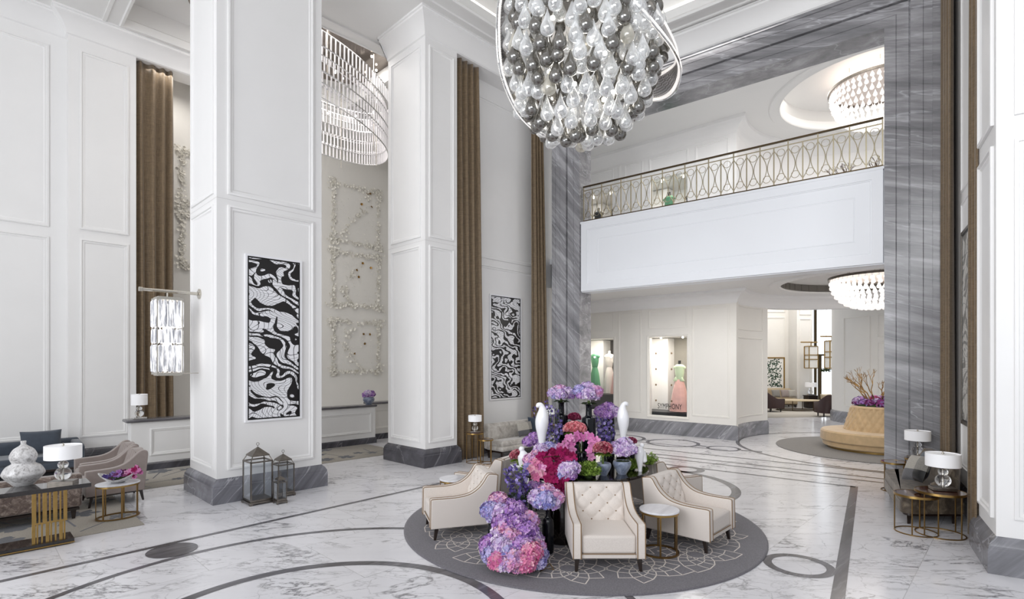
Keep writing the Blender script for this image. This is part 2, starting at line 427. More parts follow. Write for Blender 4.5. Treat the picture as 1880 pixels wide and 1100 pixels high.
glass('smoke_glass', (0.40, 0.385, 0.35, 1), (0.11, 0.10, 0.083, 1), 0.5, 0.5, opac=0.40)
glass('amber_glass', (0.88, 0.86, 0.8, 1), (0.66, 0.64, 0.57, 1), 0.3, 0.4, opac=0.32)
glass('pane_glass', (0.95, 0.96, 0.97, 1), (0.8, 0.82, 0.85, 1), 0.1, 0.1, opac=0.0)
t = NT('crystal'); t.base((0.97, 0.98, 0.99, 1)); t.set(rough=0.0, trans=1.0, ior=1.45); M['crystal'] = t.mat
plain('vase_glass', rgb(14, 16, 22), 0.06, spec=0.35)

def lit_glass(name, s):
    t = NT(name); t.base(rgb(250, 246, 242)); t.set(rough=0.15)
    t.b.inputs['Emission Color'].default_value = (1, 0.95, 0.92, 1); t.b.inputs['Emission Strength'].default_value = s; M[name] = t.mat
lit_glass('lit_drop', 0.55)
def lit_crystal():
    t = NT('lit_crystal'); n = t.noise(t.mapping(t.coord(), sc=(8, 8, 1.2)), 3, 3, 0.6)
    t.base(t.ramp(n.outputs[0], [(0.35, rgb(160, 162, 170)), (0.6, rgb(244, 244, 247))])); t.set(rough=0.12)
    t.b.inputs['Emission Color'].default_value = (1, 0.99, 0.97, 1)
    t.l(t.math('MULTIPLY', t.ramp(n.outputs[0], [(0.44, (0, 0, 0)), (0.64, (1, 1, 1))]), 0.65), t.b.inputs['Emission Strength']); M['lit_crystal'] = t.mat
lit_crystal()

def petals(name, stops, trans=0.25):
    """each little flower takes its own tint (random per island of the mesh)"""
    t = NT(name); g = t.n('ShaderNodeNewGeometry')
    c = t.ramp(g.outputs['Random Per Island'], stops)
    t.base(c); t.set(rough=0.7, spec=0.25)
    t.b.inputs['Subsurface Weight'].default_value = 0.0
    M[name] = t.mat
def st(*cs): return [(i / (len(cs) - 1), rgb(*c)) for i, c in enumerate(cs)]
petals('petal_lilac', st((150, 116, 178), (196, 164, 212), (222, 200, 226), (170, 158, 208), (236, 222, 238), (176, 132, 190)))
petals('petal_bluelilac', st((118, 116, 188), (162, 160, 212), (196, 186, 226), (144, 120, 184), (218, 212, 238), (128, 134, 200)))
petals('petal_violet', st((112, 74, 150), (158, 112, 190), (200, 156, 212), (130, 92, 168), (222, 192, 226), (166, 100, 174)))
petals('petal_pinklilac', st((190, 116, 176), (226, 170, 206), (176, 142, 204), (240, 208, 224), (212, 140, 182), (236, 190, 200)))
petals('petal_rosepink', st((200, 92, 144), (232, 146, 180), (216, 118, 162), (242, 196, 204), (190, 88, 150), (224, 150, 196)))
petals('petal_salmon', st((226, 104, 124), (246, 158, 166), (236, 134, 146), (252, 198, 200), (214, 92, 112)))
petals('petal_dusty', st((150, 44, 70), (212, 124, 140), (178, 70, 96), (238, 184, 186), (128, 30, 56), (200, 96, 118)))
petals('petal_crimson', st((126, 36, 72), (160, 60, 96), (140, 44, 80), (180, 90, 120)))
petals('petal_fuchsia', st((84, 6, 42), (158, 20, 86), (120, 10, 60), (184, 40, 112), (140, 14, 74), (100, 8, 50), (204, 84, 148), (150, 18, 82)))
petals('petal_orchid', st((206, 120, 176), (224, 150, 196), (196, 104, 164), (232, 172, 208)))
petals('petal_delphinium', st((62, 48, 112), (104, 86, 160), (140, 124, 192), (74, 58, 124), (176, 164, 212), (90, 72, 146)))
petals('petal_purpleorchid', st((120, 40, 110), (150, 70, 140), (96, 20, 70), (170, 110, 170), (140, 130, 190)))
petals('leaf_green', st((84, 112, 40), (122, 152, 58), (158, 184, 88), (98, 128, 48)))
petals('leaf_dark', st((38, 54, 28), (60, 78, 40), (48, 66, 34)))
# ------------------------------------------------------------------ the shell of the lobby
def on_b(fr, b, px):
    """a where the sight line of column px meets the wall line b of a frame"""
    k = (px - CX) / F; ox, oy = fr.p(0, b)
    return (k * oy - ox) / (fr.c - k * fr.s)
def meet(f1, b1, f2, b2):
    """plan point where line b1 of one frame meets line b2 of another"""
    o1, o2 = f1.p(0, b1), f2.p(0, b2)
    det = f1.c * (-f2.s) + f2.c * f1.s
    dx, dy = o2[0] - o1[0], o2[1] - o1[1]
    t = (dx * (-f2.s) + f2.c * dy) / det
    return (o1[0] + t * f1.c, o1[1] + t * f1.s)
CROWN = [(0, 9.10), (0.03, 9.12), (0.035, 9.17), (0.06, 9.24), (0.12, 9.34), (0.2, 9.42), (0.25, 9.45), (0.25, 9.49), (0.28, 9.50), (0.28, 9.54)]
PLINTH = [(0.078, 0), (0.078, 0.25), (0.07, 0.262), (0.07, 0.285), (0.062, 0.30), (0.045, 0.335), (0.02, 0.36), (0.0, 0.383), (-0.02, 0.383)]
def mould(w=0.095, d=0.03): return [(0, 0), (0, d * 0.8), (-w * 0.15, d), (-w * 0.35, d), (-w * 0.42, d * 0.35), (-w * 0.75, d * 0.45), (-w * 0.85, d * 0.2), (-w, 0)]
def panel(mb, fn, u0, u1, v0, v1, w=0.095, d=0.03):
    mb.sweep([(u0, v0), (u1, v0), (u1, v1), (u0, v1)], mould(w, d), True, fn)
def face_b(fr, b, s=-1): return lambda u, v, h: fr.P(u, b + s * h, v)      # faces -b (s=-1) or +b
def face_a(fr, a, s=-1): return lambda u, v, h: fr.P(a + s * h, u, v)
def rect(fr, a0, a1, b0, b1): return [fr.p(a0, b0), fr.p(a1, b0), fr.p(a1, b1), fr.p(a0, b1)]

# floor with its dark inlays
fl = MB(); fl.quad((-22, -3, 0), (30, -3, 0), (30, 40, 0), (-22, 40, 0))
floor = struct(fl.build('floor', M['marble_floor'], sharp=0))
def ring_inlay(c, r0, r1, a0=0, a1=360, n=72, z=0.002):
    mb = MB(); full = abs(a1 - a0) >= 360
    m = n if full else n + 1
    A = [R(a0 + (a1 - a0) * i / n) for i in range(m)]
    vs = [(c[0] + r * math.cos(t), c[1] + r * math.sin(t), z) for t in A for r in (r0, r1)]
    fs = [[2 * i, 2 * i + 1, 2 * ((i + 1) % m) + 1, 2 * ((i + 1) % m)] for i in range(m if full else m - 1)]
    mb.add(vs, fs); return mb.build('inlay_ring', M['inlay_marble'], floor, sharp=0)
def band_inlay(p, q, w, z=0.003):
    d = Vector((q[0] - p[0], q[1] - p[1])); d.normalize(); n = Vector((-d.y, d.x)) * w / 2
    mb = MB(); mb.quad((p[0] - n.x, p[1] - n.y, z), (q[0] - n.x, q[1] - n.y, z), (q[0] + n.x, q[1] + n.y, z), (p[0] + n.x, p[1] + n.y, z))
    return mb.build('inlay_band', M['inlay_marble'], floor, sharp=0)
def disc_inlay(c, r, z=0.004):
    mb = MB(); mb.add(circle(c, r, 48, z), [list(range(48))]); return mb.build('inlay_disc', M['inlay_marble'], floor, sharp=0)
band_inlay((-6.4, 3.91), (-0.9, 10.15), 0.075)
ring_inlay((-1.6, 4.24), 2.76, 2.84, n=120)
ring_inlay((-1.58, 4.19), 1.565, 1.68, n=96)
disc_inlay((-3.994, 6.209), 0.262)
ring_inlay((3.12, 5.753), 0.262, 0.352)
ring_inlay((2.421, 9.582), 1.44, 1.593, n=96)
ring_inlay((-0.75, 9.0), 0.12, 0.3)
T0 = (6.11, 9.434); T1 = (3.037, 4.928); dd = Vector((T1[0] - T0[0], T1[1] - T0[1]))
band_inlay(T0, (T0[0] + dd.x * 1.3, T0[1] + dd.y * 1.3), 0.115)
for nb, a0, a1 in ((1.11, -3, 8.2), (0.43, -2, 8.0), (0.03, -1, 7.2), (-0.68, -1.5, 6.82)):
    band_inlay(PFR.p(a0, nb), PFR.p(a1, nb), 0.075)
RC = (9.30, 13.45)                                                  # centre of the round hall behind the portal
ring_inlay(RC, 3.22, 3.32, n=140)
for c, r0, r1 in (((4.43, 14.57), 0.62, 0.72), ((5.45, 13.62), 0.34, 0.42), ((3.2, 15.55), 0.62, 0.72), ((3.62, 10.94), 0.2, 0.35)):
    ring_inlay(c, r0, r1)
for p, q in (((4.98, 14.1), (5.13, 13.93)), ((3.8, 15.13), (3.9, 15.05)), ((5.78, 13.33), (6.2, 13.1))): band_inlay(p, q, 0.12)
band_inlay(PFR.p(-3, 2.05), PFR.p(3.9, 2.05), 0.06)

# the two white pillars
def pillar(a0, b0, wa, wb, base_mat, pa, pb):
    """shaft corner (a0, b0), size wa x wb; pa/pb = panel insets on the front and the left face"""
    mb = MB(); mb.fbox(LFR, a0, a0 + wa, b0, b0 + wb, 0, 9.54)
    for fn, u0, u1 in ((face_b(LFR, b0), a0 + pa[0], a0 + wa - pa[1]), (face_a(LFR, a0), b0 + pb[0], b0 + wb - pb[1]), (face_b(LFR, b0 + wb, 1), a0 + pa[0], a0 + wa - pa[1]), (face_a(LFR, a0 + wa, 1), b0 + pb[0], b0 + wb - pb[1])):
        panel(mb, fn, u0, u1, 0.51, 4.71); panel(mb, fn, u0, u1, 4.88, 8.95)
    o = struct(mb.build('pillar', M['white_paint']))
    rc = rect(LFR, a0, a0 + wa, b0, b0 + wb)
    m2 = MB(); m2.sweep(rc, PLINTH, True); m2.build('plinth', M[base_mat], o)
    m3 = MB(); m3.sweep(rc, [(0.002, 4.797), (0.002, 4.803)], True); m3.build('joint', M['grey_ceiling_paint'], o)
    return o, rc
p1, p1rc = pillar(0.078, 0.078, 1.72, 1.40, 'plinth_marble', (0.16, 0.15), (0.12, 0.12))
p2, p2rc = pillar(4.078, 0.065, 0.87, 1.40, 'plinth_marble_dark', (0.10, 0.09), (0.15, 0.13))
c1 = MB(); c1.sweep(p1rc, CROWN, True); c1.build('crown', M['white_paint'], p1)

# left wall in two steps, its crown moulding, and the recess behind it
aL1 = on_b(LFR, 5.4, 125); aL2 = on_b(LFR, 5.4, 250)
wl = MB(); wl.fbox(LFR, -11, aL1, 5.66, 5.9, 0, 9.54); wl.fbox(LFR, aL1, aL2, 5.4, 5.9, 0, 9.54)
zS = 2.2 + (HZ - 432) * 11.35 / F
for fn, u0, u1 in ((face_b(LFR, 5.66), aL1 - 2.6, aL1 - 0.28), (face_b(LFR, 5.66), aL1 - 5.4, aL1 - 2.95), (face_b(LFR, 5.4), aL1 + 0.19, aL2 - 0.14)):
    panel(wl, fn, u0, u1, 0.62, zS - 0.10); panel(wl, fn, u0, u1, zS + 0.10, 8.85)
wall_left = struct(wl.build('wall_left', M['white_paint']))
bl = MB(); bl.sweep([LFR.p(-11, 5.66), LFR.p(aL1, 5.66), LFR.p(aL1, 5.4), LFR.p(aL2, 5.4)], PLINTH); struct(bl.build('baseboard_left', M['plinth_marble_dark']))
cl = MB(); cl.sweep([LFR.p(-11, 5.66), LFR.p(aL1, 5.66), LFR.p(aL1, 5.4), LFR.p(9, 5.4)], CROWN)
cl.fbox(LFR, aL2, 9, 5.402, 5.9, 9.1, 9.54)
struct(cl.build('trim_1', M['white_paint']))
nw = MB(); nw.fbox(LFR, -4, 9.1, 6.5, 6.7, 0, 9.54); wall_niche = struct(nw.build('wall_niche', M['cream_paint']))
ns = MB(); ns.fbox(LFR, 9.0, 9.2, 0.9, 6.5, 0, 9.54); struct(ns.build('wall_niche_side', M['cream_paint']))

# low panelled wall with a stone top in the niche
aD0 = on_b(LFR, 3.9, 241); aD1 = on_b(LFR, 3.9, 689)
dw = MB(); dw.fbox(LFR, aD0, aD1, 3.9, 4.2, 0, 1.0)
for u0, u1 in ((aD0 + 0.32, aD0 + 2.05), (aD0 + 2.3, aD1 - 1.95), (aD1 - 1.75, aD1 - 0.12)): panel(dw, face_b(LFR, 3.9), u0, u1, 0.3, 0.86, 0.07, 0.025)
dado = struct(dw.build('wall_low', M['white_paint']))
dt = MB(); dt.fbox(LFR, aD0 - 0.09, aD1 + 0.03, 3.84, 4.26, 1.0, 1.06); dt.build('stone_top', M['counter_marble'], dado, bevel=0.02)
db = MB(); db.sweep([LFR.p(aD0, 4.2), LFR.p(aD0, 3.9), LFR.p(aD1, 3.9), LFR.p(aD1, 4.2)], [(0.03, 0), (0.03, 0.13), (0.012, 0.15), (0, 0.16)]); db.build('baseboard', M['plinth_marble_dark'], dado)
d2 = MB(); d2.fbox(LFR, aD1 + 0.22, 8.9, 4.45, 4.75, 0, 1.02); panel(d2, face_b(LFR, 4.45), aD1 + 0.32, aD1 + 1.6, 0.3, 0.86, 0.06, 0.02)
dado2 = struct(d2.build('wall_low_return', M['cream_paint']))
d3 = MB(); d3.fbox(LFR, aD1 + 0.15, 8.9, 4.38, 4.8, 1.02, 1.08); d3.build('stone_top', M['counter_marble'], dado2, bevel=0.02)
d4 = MB(); d4.fbox(LFR, aD1 + 0.2, 8.9, 4.42, 4.45, 0, 0.16); d4.build('baseboard', M['plinth_marble_dark'], dado2)

# wall with the second picture, between the two curtains, under a pelmet
aP = LFR.inv(*PFR.p(0, 0))[0]
wa = MB(); wa.fbox(LFR, 4.95, aP + 0.5, 0.5, 0.7, 0, 9.54)
panel(wa, face_b(LFR, 0.5), 5.2, aP - 0.1, 0.62, 4.62); panel(wa, face_b(LFR, 0.5), 5.2, aP - 0.1, 4.78, 8.7)
struct(wa.build('wall_back', M['white_paint']))
wb = MB(); wb.sweep([LFR.p(4.95, 0.5), LFR.p(aP + 0.3, 0.5)], PLINTH); struct(wb.build('baseboard_back', M['plinth_marble_dark']))
C1 = meet(LFR, 0.065, PFR, -0.07); C2 = meet(PFR, -0.07, RFR, 0.0)
tr = MB(); tr.sweep([LFR.p(4.078, 1.466), LFR.p(4.078, 0.065), C1, C2, RFR.p(3.4, 0), RFR.p(6.5, 0)], CROWN)
tr.fbox(LFR, 4.95, aP + 0.2, 0.067, 0.6, 9.1, 9.54); tr.fbox(RFR, -0.1, 3.45, 0.002, 0.5, 9.1, 9.54); tr.fbox(PFR, -0.1, 8.2, -0.068, 0.6, 9.14, 9.54)
struct(tr.build('trim_2', M['white_paint']))

# grey stone portal
PO = 7.21; PZ = 8.34
pp = [(0, -0.6), (0, 0), (-0.17, 0), (-0.178, -0.012), (-0.186, 0), (-0.36, 0), (-0.365, -0.03), (-0.38, -0.03), (-0.385, 0.045), (-0.56, 0.045), (-0.566, 0.035), (-0.572, 0.045), (-0.69, 0.045), (-0.695, 0.07), (-0.80, 0.07), (-0.80, -0.6)]
po = MB(); po.sweep([(0.8, 0), (0.8, PZ), (PO, PZ), (PO, 0)], pp, False, lambda u, v, h: PFR.P(u, -h, v))
k = len(pp) - 1
po.m = [0] * k + [1] * (2 * k) + [1] * (len(po.f) - 3 * k)
struct(po.build('trim_3', [M['portal_marble_steep'], M['portal_marble']]))

# right wall, its recess and the near pillar
rw = MB(); rw.fbox(RFR, -0.3, 3.5, 0.12, 0.5, 0, 9.54); rw.fbox(RFR, -0.5, -0.3, -0.4, 0.5, 0, 9.54)
panel(rw, face_b(RFR, 0.12), 1.32, 2.7, 0.62, 4.62, 0.09, 0.02); panel(rw, face_b(RFR, 0.12), 1.32, 2.7, 4.78, 8.7, 0.09, 0.02)
struct(rw.build('wall_right', M['white_paint']))
rb = MB(); rb.sweep([RFR.p(0, 0.12), RFR.p(3.3, 0.12)], [(q[0] * 0.5, q[1]) for q in PLINTH]); struct(rb.build('baseboard_right', M['plinth_marble_dark']))
ar, br = RFR.inv(*G(1824.5, 1054.5)); a3 = ar - 0.078; a2 = ar - 1.0
rp = MB(); rp.fbox(RFR, a2, a3, 0.0, 2.2, 0, 9.54)
for z0, z1 in ((0.55, 4.52), (4.74, 8.95)):
    panel(rp, face_b(RFR, 0.0), a2 + 0.1, a3 - 0.1, z0, z1, 0.09, 0.035)
    panel(rp, face_a(RFR, a3, 1), 0.14, 2.0, z0 + 0.03, z1, 0.09, 0.035)
rpo = struct(rp.build('pillar', M['white_paint']))
r2 = MB(); r2.sweep([RFR.p(a2, 0.3), RFR.p(a2, 0), RFR.p(a3, 0), RFR.p(a3, 2.2)], PLINTH); r2.build('plinth', M['skirting_marble'], rpo)

# ceiling: flat soffits round two coffers
KX = meet(LFR, -0.70, PFR, -0.77); KR = meet(PFR, -0.77, RFR, -0.77)
ZC = 9.54
ce = MB()
def soff(fr, a0, a1, b0, b1, z): ce.add([fr.P(a0, b0, z), fr.P(a1, b0, z), fr.P(a1, b1, z), fr.P(a0, b1, z)], [[0, 1, 2, 3]])
soff(LFR, -12, 9.5, -0.70, 1.95, ZC); soff(LFR, -12, 9.5, 5.1, 7, ZC); soff(LFR, -12, -0.32, 1.95, 5.1, ZC); soff(LFR, 5.0, 9.5, 1.95, 5.1, ZC)
soff(PFR, -3, 9.6, -0.77, 0.6, ZC + 0.003); soff(RFR, -2, 8, -0.77, 3, ZC + 0.006)
soff(LFR, -0.6, 5.3, 1.7, 5.4, 10.15)
ceiling = struct(ce.build('ceiling', M['ceiling_paint'], sharp=0))
ct = MB(); ct.add([LFR.P(-12, 1, 10.25), LFR.P(-12, -16, 10.25), LFR.P(14, -16, 10.25), LFR.P(14, 1, 10.25)], [[0, 1, 2, 3]])
ct.build('coffer_top', M['grey_ceiling_paint'], ceiling, sharp=0)
COF = [(-0.36, 9.542), (-0.36, 9.51), (-0.30, 9.505), (-0.28, 9.53), (-0.05, 9.53), (-0.03, 9.50), (0.03, 9.50), (0.05, 9.54), (0.0, 9.60), (0.0, 9.78), (-0.15, 9.80), (-0.15, 10.25)]
cm = MB(); cm.sweep([LFR.p(-12, -0.70), KX, KR, RFR.p(8, -0.77)], COF)
cm.build('coffer_moulding', M['ceiling_paint'], ceiling)
cn = MB(); cn.sweep([LFR.p(-0.32, 1.95), LFR.p(-0.32, 5.1), LFR.p(5.0, 5.1), LFR.p(5.0, 1.95)], [(-0.30, 9.542), (-0.30, 9.51), (-0.24, 9.505), (-0.22, 9.53), (-0.02, 9.53), (0.0, 9.50), (0.05, 9.52), (0.05, 9.7), (0.0, 9.74), (-0.05, 10.15)], True)
cn.build('coffer_moulding', M['ceiling_paint'], ceiling)
for path, cl_ in (([LFR.p(-12, -0.80), meet(LFR, -0.80, PFR, -0.87), meet(PFR, -0.87, RFR, -0.87), RFR.p(8, -0.87)], False), ([LFR.p(-0.40, 1.87), LFR.p(-0.40, 5.18), LFR.p(5.08, 5.18), LFR.p(5.08, 1.87)], True)):
    cg = MB(); cg.sweep(path, [(-0.20, 9.84), (-0.20, 9.88), (-0.16, 9.88), (-0.16, 9.84), (-0.20, 9.84)] if not cl_ else [(-0.03, 9.80), (-0.03, 9.84), (0.0, 9.84), (0.0, 9.80), (-0.03, 9.80)], cl_); cg.build('cove_light', M['cove_glow'], ceiling)

# balcony across the portal: slab, panelled parapet
ba = MB(); ba.fbox(PFR, 0.802, PO - 0.002, 0.10, 0.5, 4.03, 5.81)
def pf(u, v, h): return PFR.P(u, 0.10 - h, v)
ba.sweep([(0.82, 4.05), (PO - 0.02, 4.05), (PO - 0.02, 5.79), (0.82, 5.79)], [(0, 0), (0, 0.06), (-0.17, 0.06), (-0.175, 0.045), (-0.19, 0.045), (-0.20, 0.035), (-0.44, 0.008), (-0.446, -0.004), (-0.455, 0.006), (-0.47, 0.0)], True, pf)
ba.fbox(PFR, 0.802, PO - 0.002, 0.03, 0.52, 5.78, 5.83)
ba.fbox(PFR, -4, 13, 0.5, 8.4, 4.95, 5.1)
balcony = struct(ba.build('trim_4', M['parapet_paint']))

# hall behind: shop wall, curved wall of the round hall, ceilings with round recesses
HFR = Frame(6.383, 15.028, 139.5)     # a to the left along the shop wall, b towards the room
def holed_wall(name, mat, fr, b0, b1, a0, a1, z0, z1, holes):
    mb = MB(); xs = sorted({a0, a1} | {h[0] for h in holes} | {h[1] for h in holes})
    for x0, x1 in zip(xs, xs[1:]):
        hs = sorted([h for h in holes if h[0] <= x0 + 1e-6 and h[1] >= x1 - 1e-6], key=lambda h: h[2]); z = z0
        for h in hs:
            if h[2] > z: mb.fbox(fr, x0, x1, b0, b1, z, h[2])
            z = h[3]
        if z < z1: mb.fbox(fr, x0, x1, b0, b1, z, z1)
    return mb
w1a, w1b = on_b(HFR, 0, 1261), on_b(HFR, 0, 1192.5)
w2a, w2b = on_b(HFR, 0, 1126), on_b(HFR, 0, 1072)
WZ0, WZ1 = 0.56, 3.03
sw = holed_wall('x', None, HFR, -0.16, 0.0, 0.0, 9.0, 0, 4.3, [(w1a, w1b, WZ0, WZ1), (w2a, w2b, WZ0 + .05, WZ1)])
fn = face_b(HFR, 0.0, 1)
for u0, u1 in ((0.18, w1a - 0.16), (w1b + 0.28, w2a - 0.2)): panel(sw, fn, u0, u1, 0.62, 3.88, 0.06, 0.02)
for u0, u1 in ((w1a - 0.03, w1b + 0.03), (w2a - 0.03, w2b + 0.03)):
    panel(sw, fn, u0, u1, 3.28, 3.88, 0.06, 0.02); panel(sw, fn, u0 - 0.05, u1 + 0.05, WZ0 - 0.06, WZ1 + 0.06, 0.07, 0.04)
struct(sw.build('wall_shop', M['cream_paint']))
def arc(c, r, d0, d1, n=24): return [(c[0] + r * math.cos(R(d0 + (d1 - d0) * i / n)), c[1] + r * math.sin(R(d0 + (d1 - d0) * i / n))) for i in range(n + 1)]
AS = math.degrees(math.atan2(15.028 - RC[1], 6.383 - RC[0])); AE = math.degrees(math.atan2(16.54 - RC[1], 7.93 - RC[0])) - 0.4
cw = MB(); cw.sweep(arc(RC, 3.318, AS, AE), [(0, 0), (0, 4.3), (-0.012, 4.3), (-0.012, 0)])
cw.sweep(arc(RC, 3.318, AS - 8, AE), [(0, 0), (0, 4.3), (-0.3, 4.3), (-0.3, 0)])
def curved(d0, d1, z0, z1):
    def f_(u, v, h):
        t = R(d0 + (d1 - d0) * u); return (RC[0] + (3.318 - h) * math.cos(t), RC[1] + (3.318 - h) * math.sin(t), v)
    return f_
def curved_panel(mb, d0, d1, z0, z1, w=0.06):
    n = 10; P = [(i / n, z0) for i in range(n + 1)] + [(1 - i / n, z1) for i in range(n + 1)]
    L = R(abs(d0 - d1)) * 3.34
    for p, q in zip(P, P[1:] + P[:1]):
        f_ = curved(d0, d1, z0, z1); mb.tube([f_(p[0], p[1], 0.005), f_(q[0], q[1], 0.005)], 0.018, 5)
curved_panel(cw, AS - 4, AE + 4, 0.62, 2.95); curved_panel(cw, AS - 4, AE + 4, 3.2, 3.88)
struct(cw.build('wall_rotunda', M['cream_paint']))
SKIRT = [(0.05, 0), (0.05, 0.33), (0.04, 0.36), (0.02, 0.40), (0, 0.42), (-0.01, 0.42)]
sk = MB(); sk.sweep([HFR.p(9, 0)] + arc(RC, 3.318, AS, AE), SKIRT); struct(sk.build('baseboard_shop', M['skirting_marble']))
C4 = [(0, 3.92), (0.02, 3.95), (0.04, 4.02), (0.10, 4.12), (0.2, 4.2), (0.26, 4.22), (0.28, 4.3)]
hc = MB(); hc.sweep([HFR.p(9, 0)] + arc(RC, 3.318, AS, AS - 170, 60), C4)
hc.sweep(arc(RC, 3.318, AE, AS - 170, 50), [(0, 3.92), (-0.3, 3.92), (-0.3, 4.4)])
struct(hc.build('trim_5', M['white_paint']))
def ring_ceiling(c, r, corners, z, depth, name, top_mat='ceiling_paint'):
    """flat ceiling with a round recess"""
    mb = MB(); n = 96; A = set(2 * PI * i / n for i in range(n))
    for q in corners: A.add(math.atan2(q[1] - c[1], q[0] - c[0]) % (2 * PI))
    A = sorted(A); outer = []
    for t in A:
        dx, dy = math.cos(t), math.sin(t); best = None
        for p, q in zip(corners, corners[1:] + corners[:1]):
            ex, ey = q[0] - p[0], q[1] - p[1]; det = dx * (-ey) + ex * dy
            if abs(det) < 1e-9: continue
            wx, wy = p[0] - c[0], p[1] - c[1]
            s_ = (wx * (-ey) + ex * wy) / det; u = (dx * wy - dy * wx) / det
            if s_ > 0 and -1e-6 <= u <= 1 + 1e-6 and (best is None or s_ < best): best = s_
        outer.append((c[0] + dx * best, c[1] + dy * best))
    m = len(A); vs = [(x, y, z) for x, y in outer] + [(c[0] + r * math.cos(t), c[1] + r * math.sin(t), z) for t in A]
    mb.add(vs, [[i, (i + 1) % m, m + (i + 1) % m, m + i] for i in range(m)])
    mb.lathe([(r + 0.30, z - 0.002), (r + 0.27, z - 0.035), (r + 0.20, z - 0.04), (r + 0.12, z - 0.015), (r + 0.02, z - 0.03), (r, z), (r, z + depth * 0.35), (r + 0.1, z + depth * 0.4), (r * 0.98, z + depth * 0.8), (0.01, z + depth)], 96, (c[0], c[1], 0), cap=False)
    return mb
lc = ring_ceiling(RC, 2.2, [PFR.p(-4, 0.45), PFR.p(13, 0.45), PFR.p(13, 8.3), PFR.p(-4, 8.3)], 4.3, 0.6, 'x')
struct(lc.build('ceiling_hall', M['ceiling_paint']))
vb = MB(); vb.lathe([(2.19, 4.31), (2.17, 4.32), (2.17, 4.50), (2.19, 4.51)], 96, (RC[0], RC[1], 0), cap=False)
for i in range(48):
    t_ = 2 * PI * i / 48; vb.box((RC[0] + 2.165 * math.cos(t_), RC[1] + 2.165 * math.sin(t_), 4.41), (0.012, 0.02, 0.18), t_)
vb.f = vb.f; o = struct(vb.build('trim_6', M['vent_grey']))
uc = ring_ceiling(RC, 2.2, [PFR.p(-4, 0.3), PFR.p(13, 0.3), PFR.p(13, 9), PFR.p(-4, 9)], 9.15, 0.6, 'x')
struct(uc.build('ceiling_upper', M['ceiling_paint']))
# upper storey walls
u1a, u1b = on_b(HFR, 0, 1262), on_b(HFR, 0, 1194); u2a, u2b = on_b(HFR, 0, 1125), on_b(HFR, 0, 1070)
uw = holed_wall('x', None, HFR, -0.16, 0.0, 0.0, 9.0, 4.75, 9.15, [(u1a, u1b, 5.95, 8.0), (u2a, u2b, 5.95, 8.0)])
for u0, u1 in ((0.2, u1a - 0.25), (u1b + 0.25, u1b + 0.9), (u1b + 1.1, u2a - 0.25)): panel(uw, fn, u0, u1, 5.2, 8.68, 0.06, 0.025)
for u0, u1 in ((u1a - 0.03, u1b + 0.03), (u2a - 0.03, u2b + 0.1)): panel(uw, fn, u0, u1, 8.2, 8.68, 0.06, 0.025)
struct(uw.build('wall_upper', M['white_paint']))
u2 = MB(); u2.sweep(arc(RC, 3.318, AS, AS - 200, 60), [(0, 4.75), (0, 9.15), (-0.012, 9.15), (-0.012, 4.75)])
struct(u2.build('wall_upper_rotunda', M['white_paint']))
u3 = MB(); u3.sweep([HFR.p(9, 0)] + arc(RC, 3.318, AS, AS - 200, 60), [(o, z + 4.85) for o, z in C4])
struct(u3.build('trim_7', M['white_paint']))

# far lounge: back wall, tall window, side wall
YB = 27.0
lw = MB(); lw.box((12.6, YB + 0.1, 4.0), (3.6, 0.2, 8.0)); 
fy = lambda u, v, h: (u, YB - h, v)
panel(lw, fy, 12.2, 13.95, 0.4, 4.55, 0.09, 0.03); panel(lw, fy, 12.2, 13.95, 4.8, 7.3, 0.09, 0.03)
lw.box((14.52, YB - 0.35, 4.0), (0.78, 0.9, 8.0))
fy2 = lambda u, v, h: (u, YB - 0.8 - h, v)
panel(lw, fy2, 14.24, 14.82, 0.4, 4.4, 0.07, 0.03); panel(lw, fy2, 14.24, 14.82, 4.6, 7.3, 0.07, 0.03)
struct(lw.build('wall_lounge', M['cream_paint']))
wn = MB()
for x in (14.95, 15.5, 17.4): wn.box((x, YB, 4.0), (0.09, 0.12, 8.0))
wn.box((15.72, YB, 1.3), (0.14, 0.12, 2.6))
for z in (0.05, 2.62, 6.9): wn.box((16.2, YB, z), (2.6, 0.1, 0.09))
win = struct(wn.build('window_1', M['dark_bronze']))
gl = MB(); gl.box((16.2, YB + 0.02, 4.0), (2.5, 0.012, 8.0)); gl.build('pane', M['pane_glass'], win)
sk2 = MB(); sk2.quad((14, YB + 6, -0.5), (24, YB + 6, -0.5), (24, YB + 6, 12), (14, YB + 6, 12)); struct(sk2.build('sky_backdrop', M['bright_sky'], sharp=0))
l2 = MB(); LW = bez([(14.5, 21.2), (13.0, 20.9), (12.36, 20.4), (12.25, 18.9), (12.75, 17.9), (13.6, 17.2), (15, 16.6)], 8)
l2.sweep(LW[::-1], [(0, 0), (0, 7.5)])
struct(l2.build('wall_lounge_side', M['cream_paint']))
lp2 = MB()
def lwp(u):
    k = u * (len(LW) - 1); i = min(int(k), len(LW) - 2); f_ = k - i; return (LW[i][0] * (1 - f_) + LW[i + 1][0] * f_ - 0.01, LW[i][1] * (1 - f_) + LW[i + 1][1] * f_ - 0.01)
for u0, u1, z0, z1 in ((0.44, 0.58, 0.65, 3.85), (0.62, 0.74, 0.65, 2.9), (0.62, 0.74, 3.1, 3.85), (0.78, 0.9, 0.65, 2.9), (0.78, 0.9, 3.1, 3.85)):
    P = [(*lwp(u0 + (u1 - u0) * i / 8), z0) for i in range(9)] + [(*lwp(u1 - (u1 - u0) * i / 8), z1) for i in range(9)]
    lp2.tube(P, 0.022, 5, True)
struct(lp2.build('trim_9', M['cream_paint']))
l3 = MB(); l3.sweep(LW, SKIRT); struct(l3.build('baseboard_lounge', M['skirting_marble']))
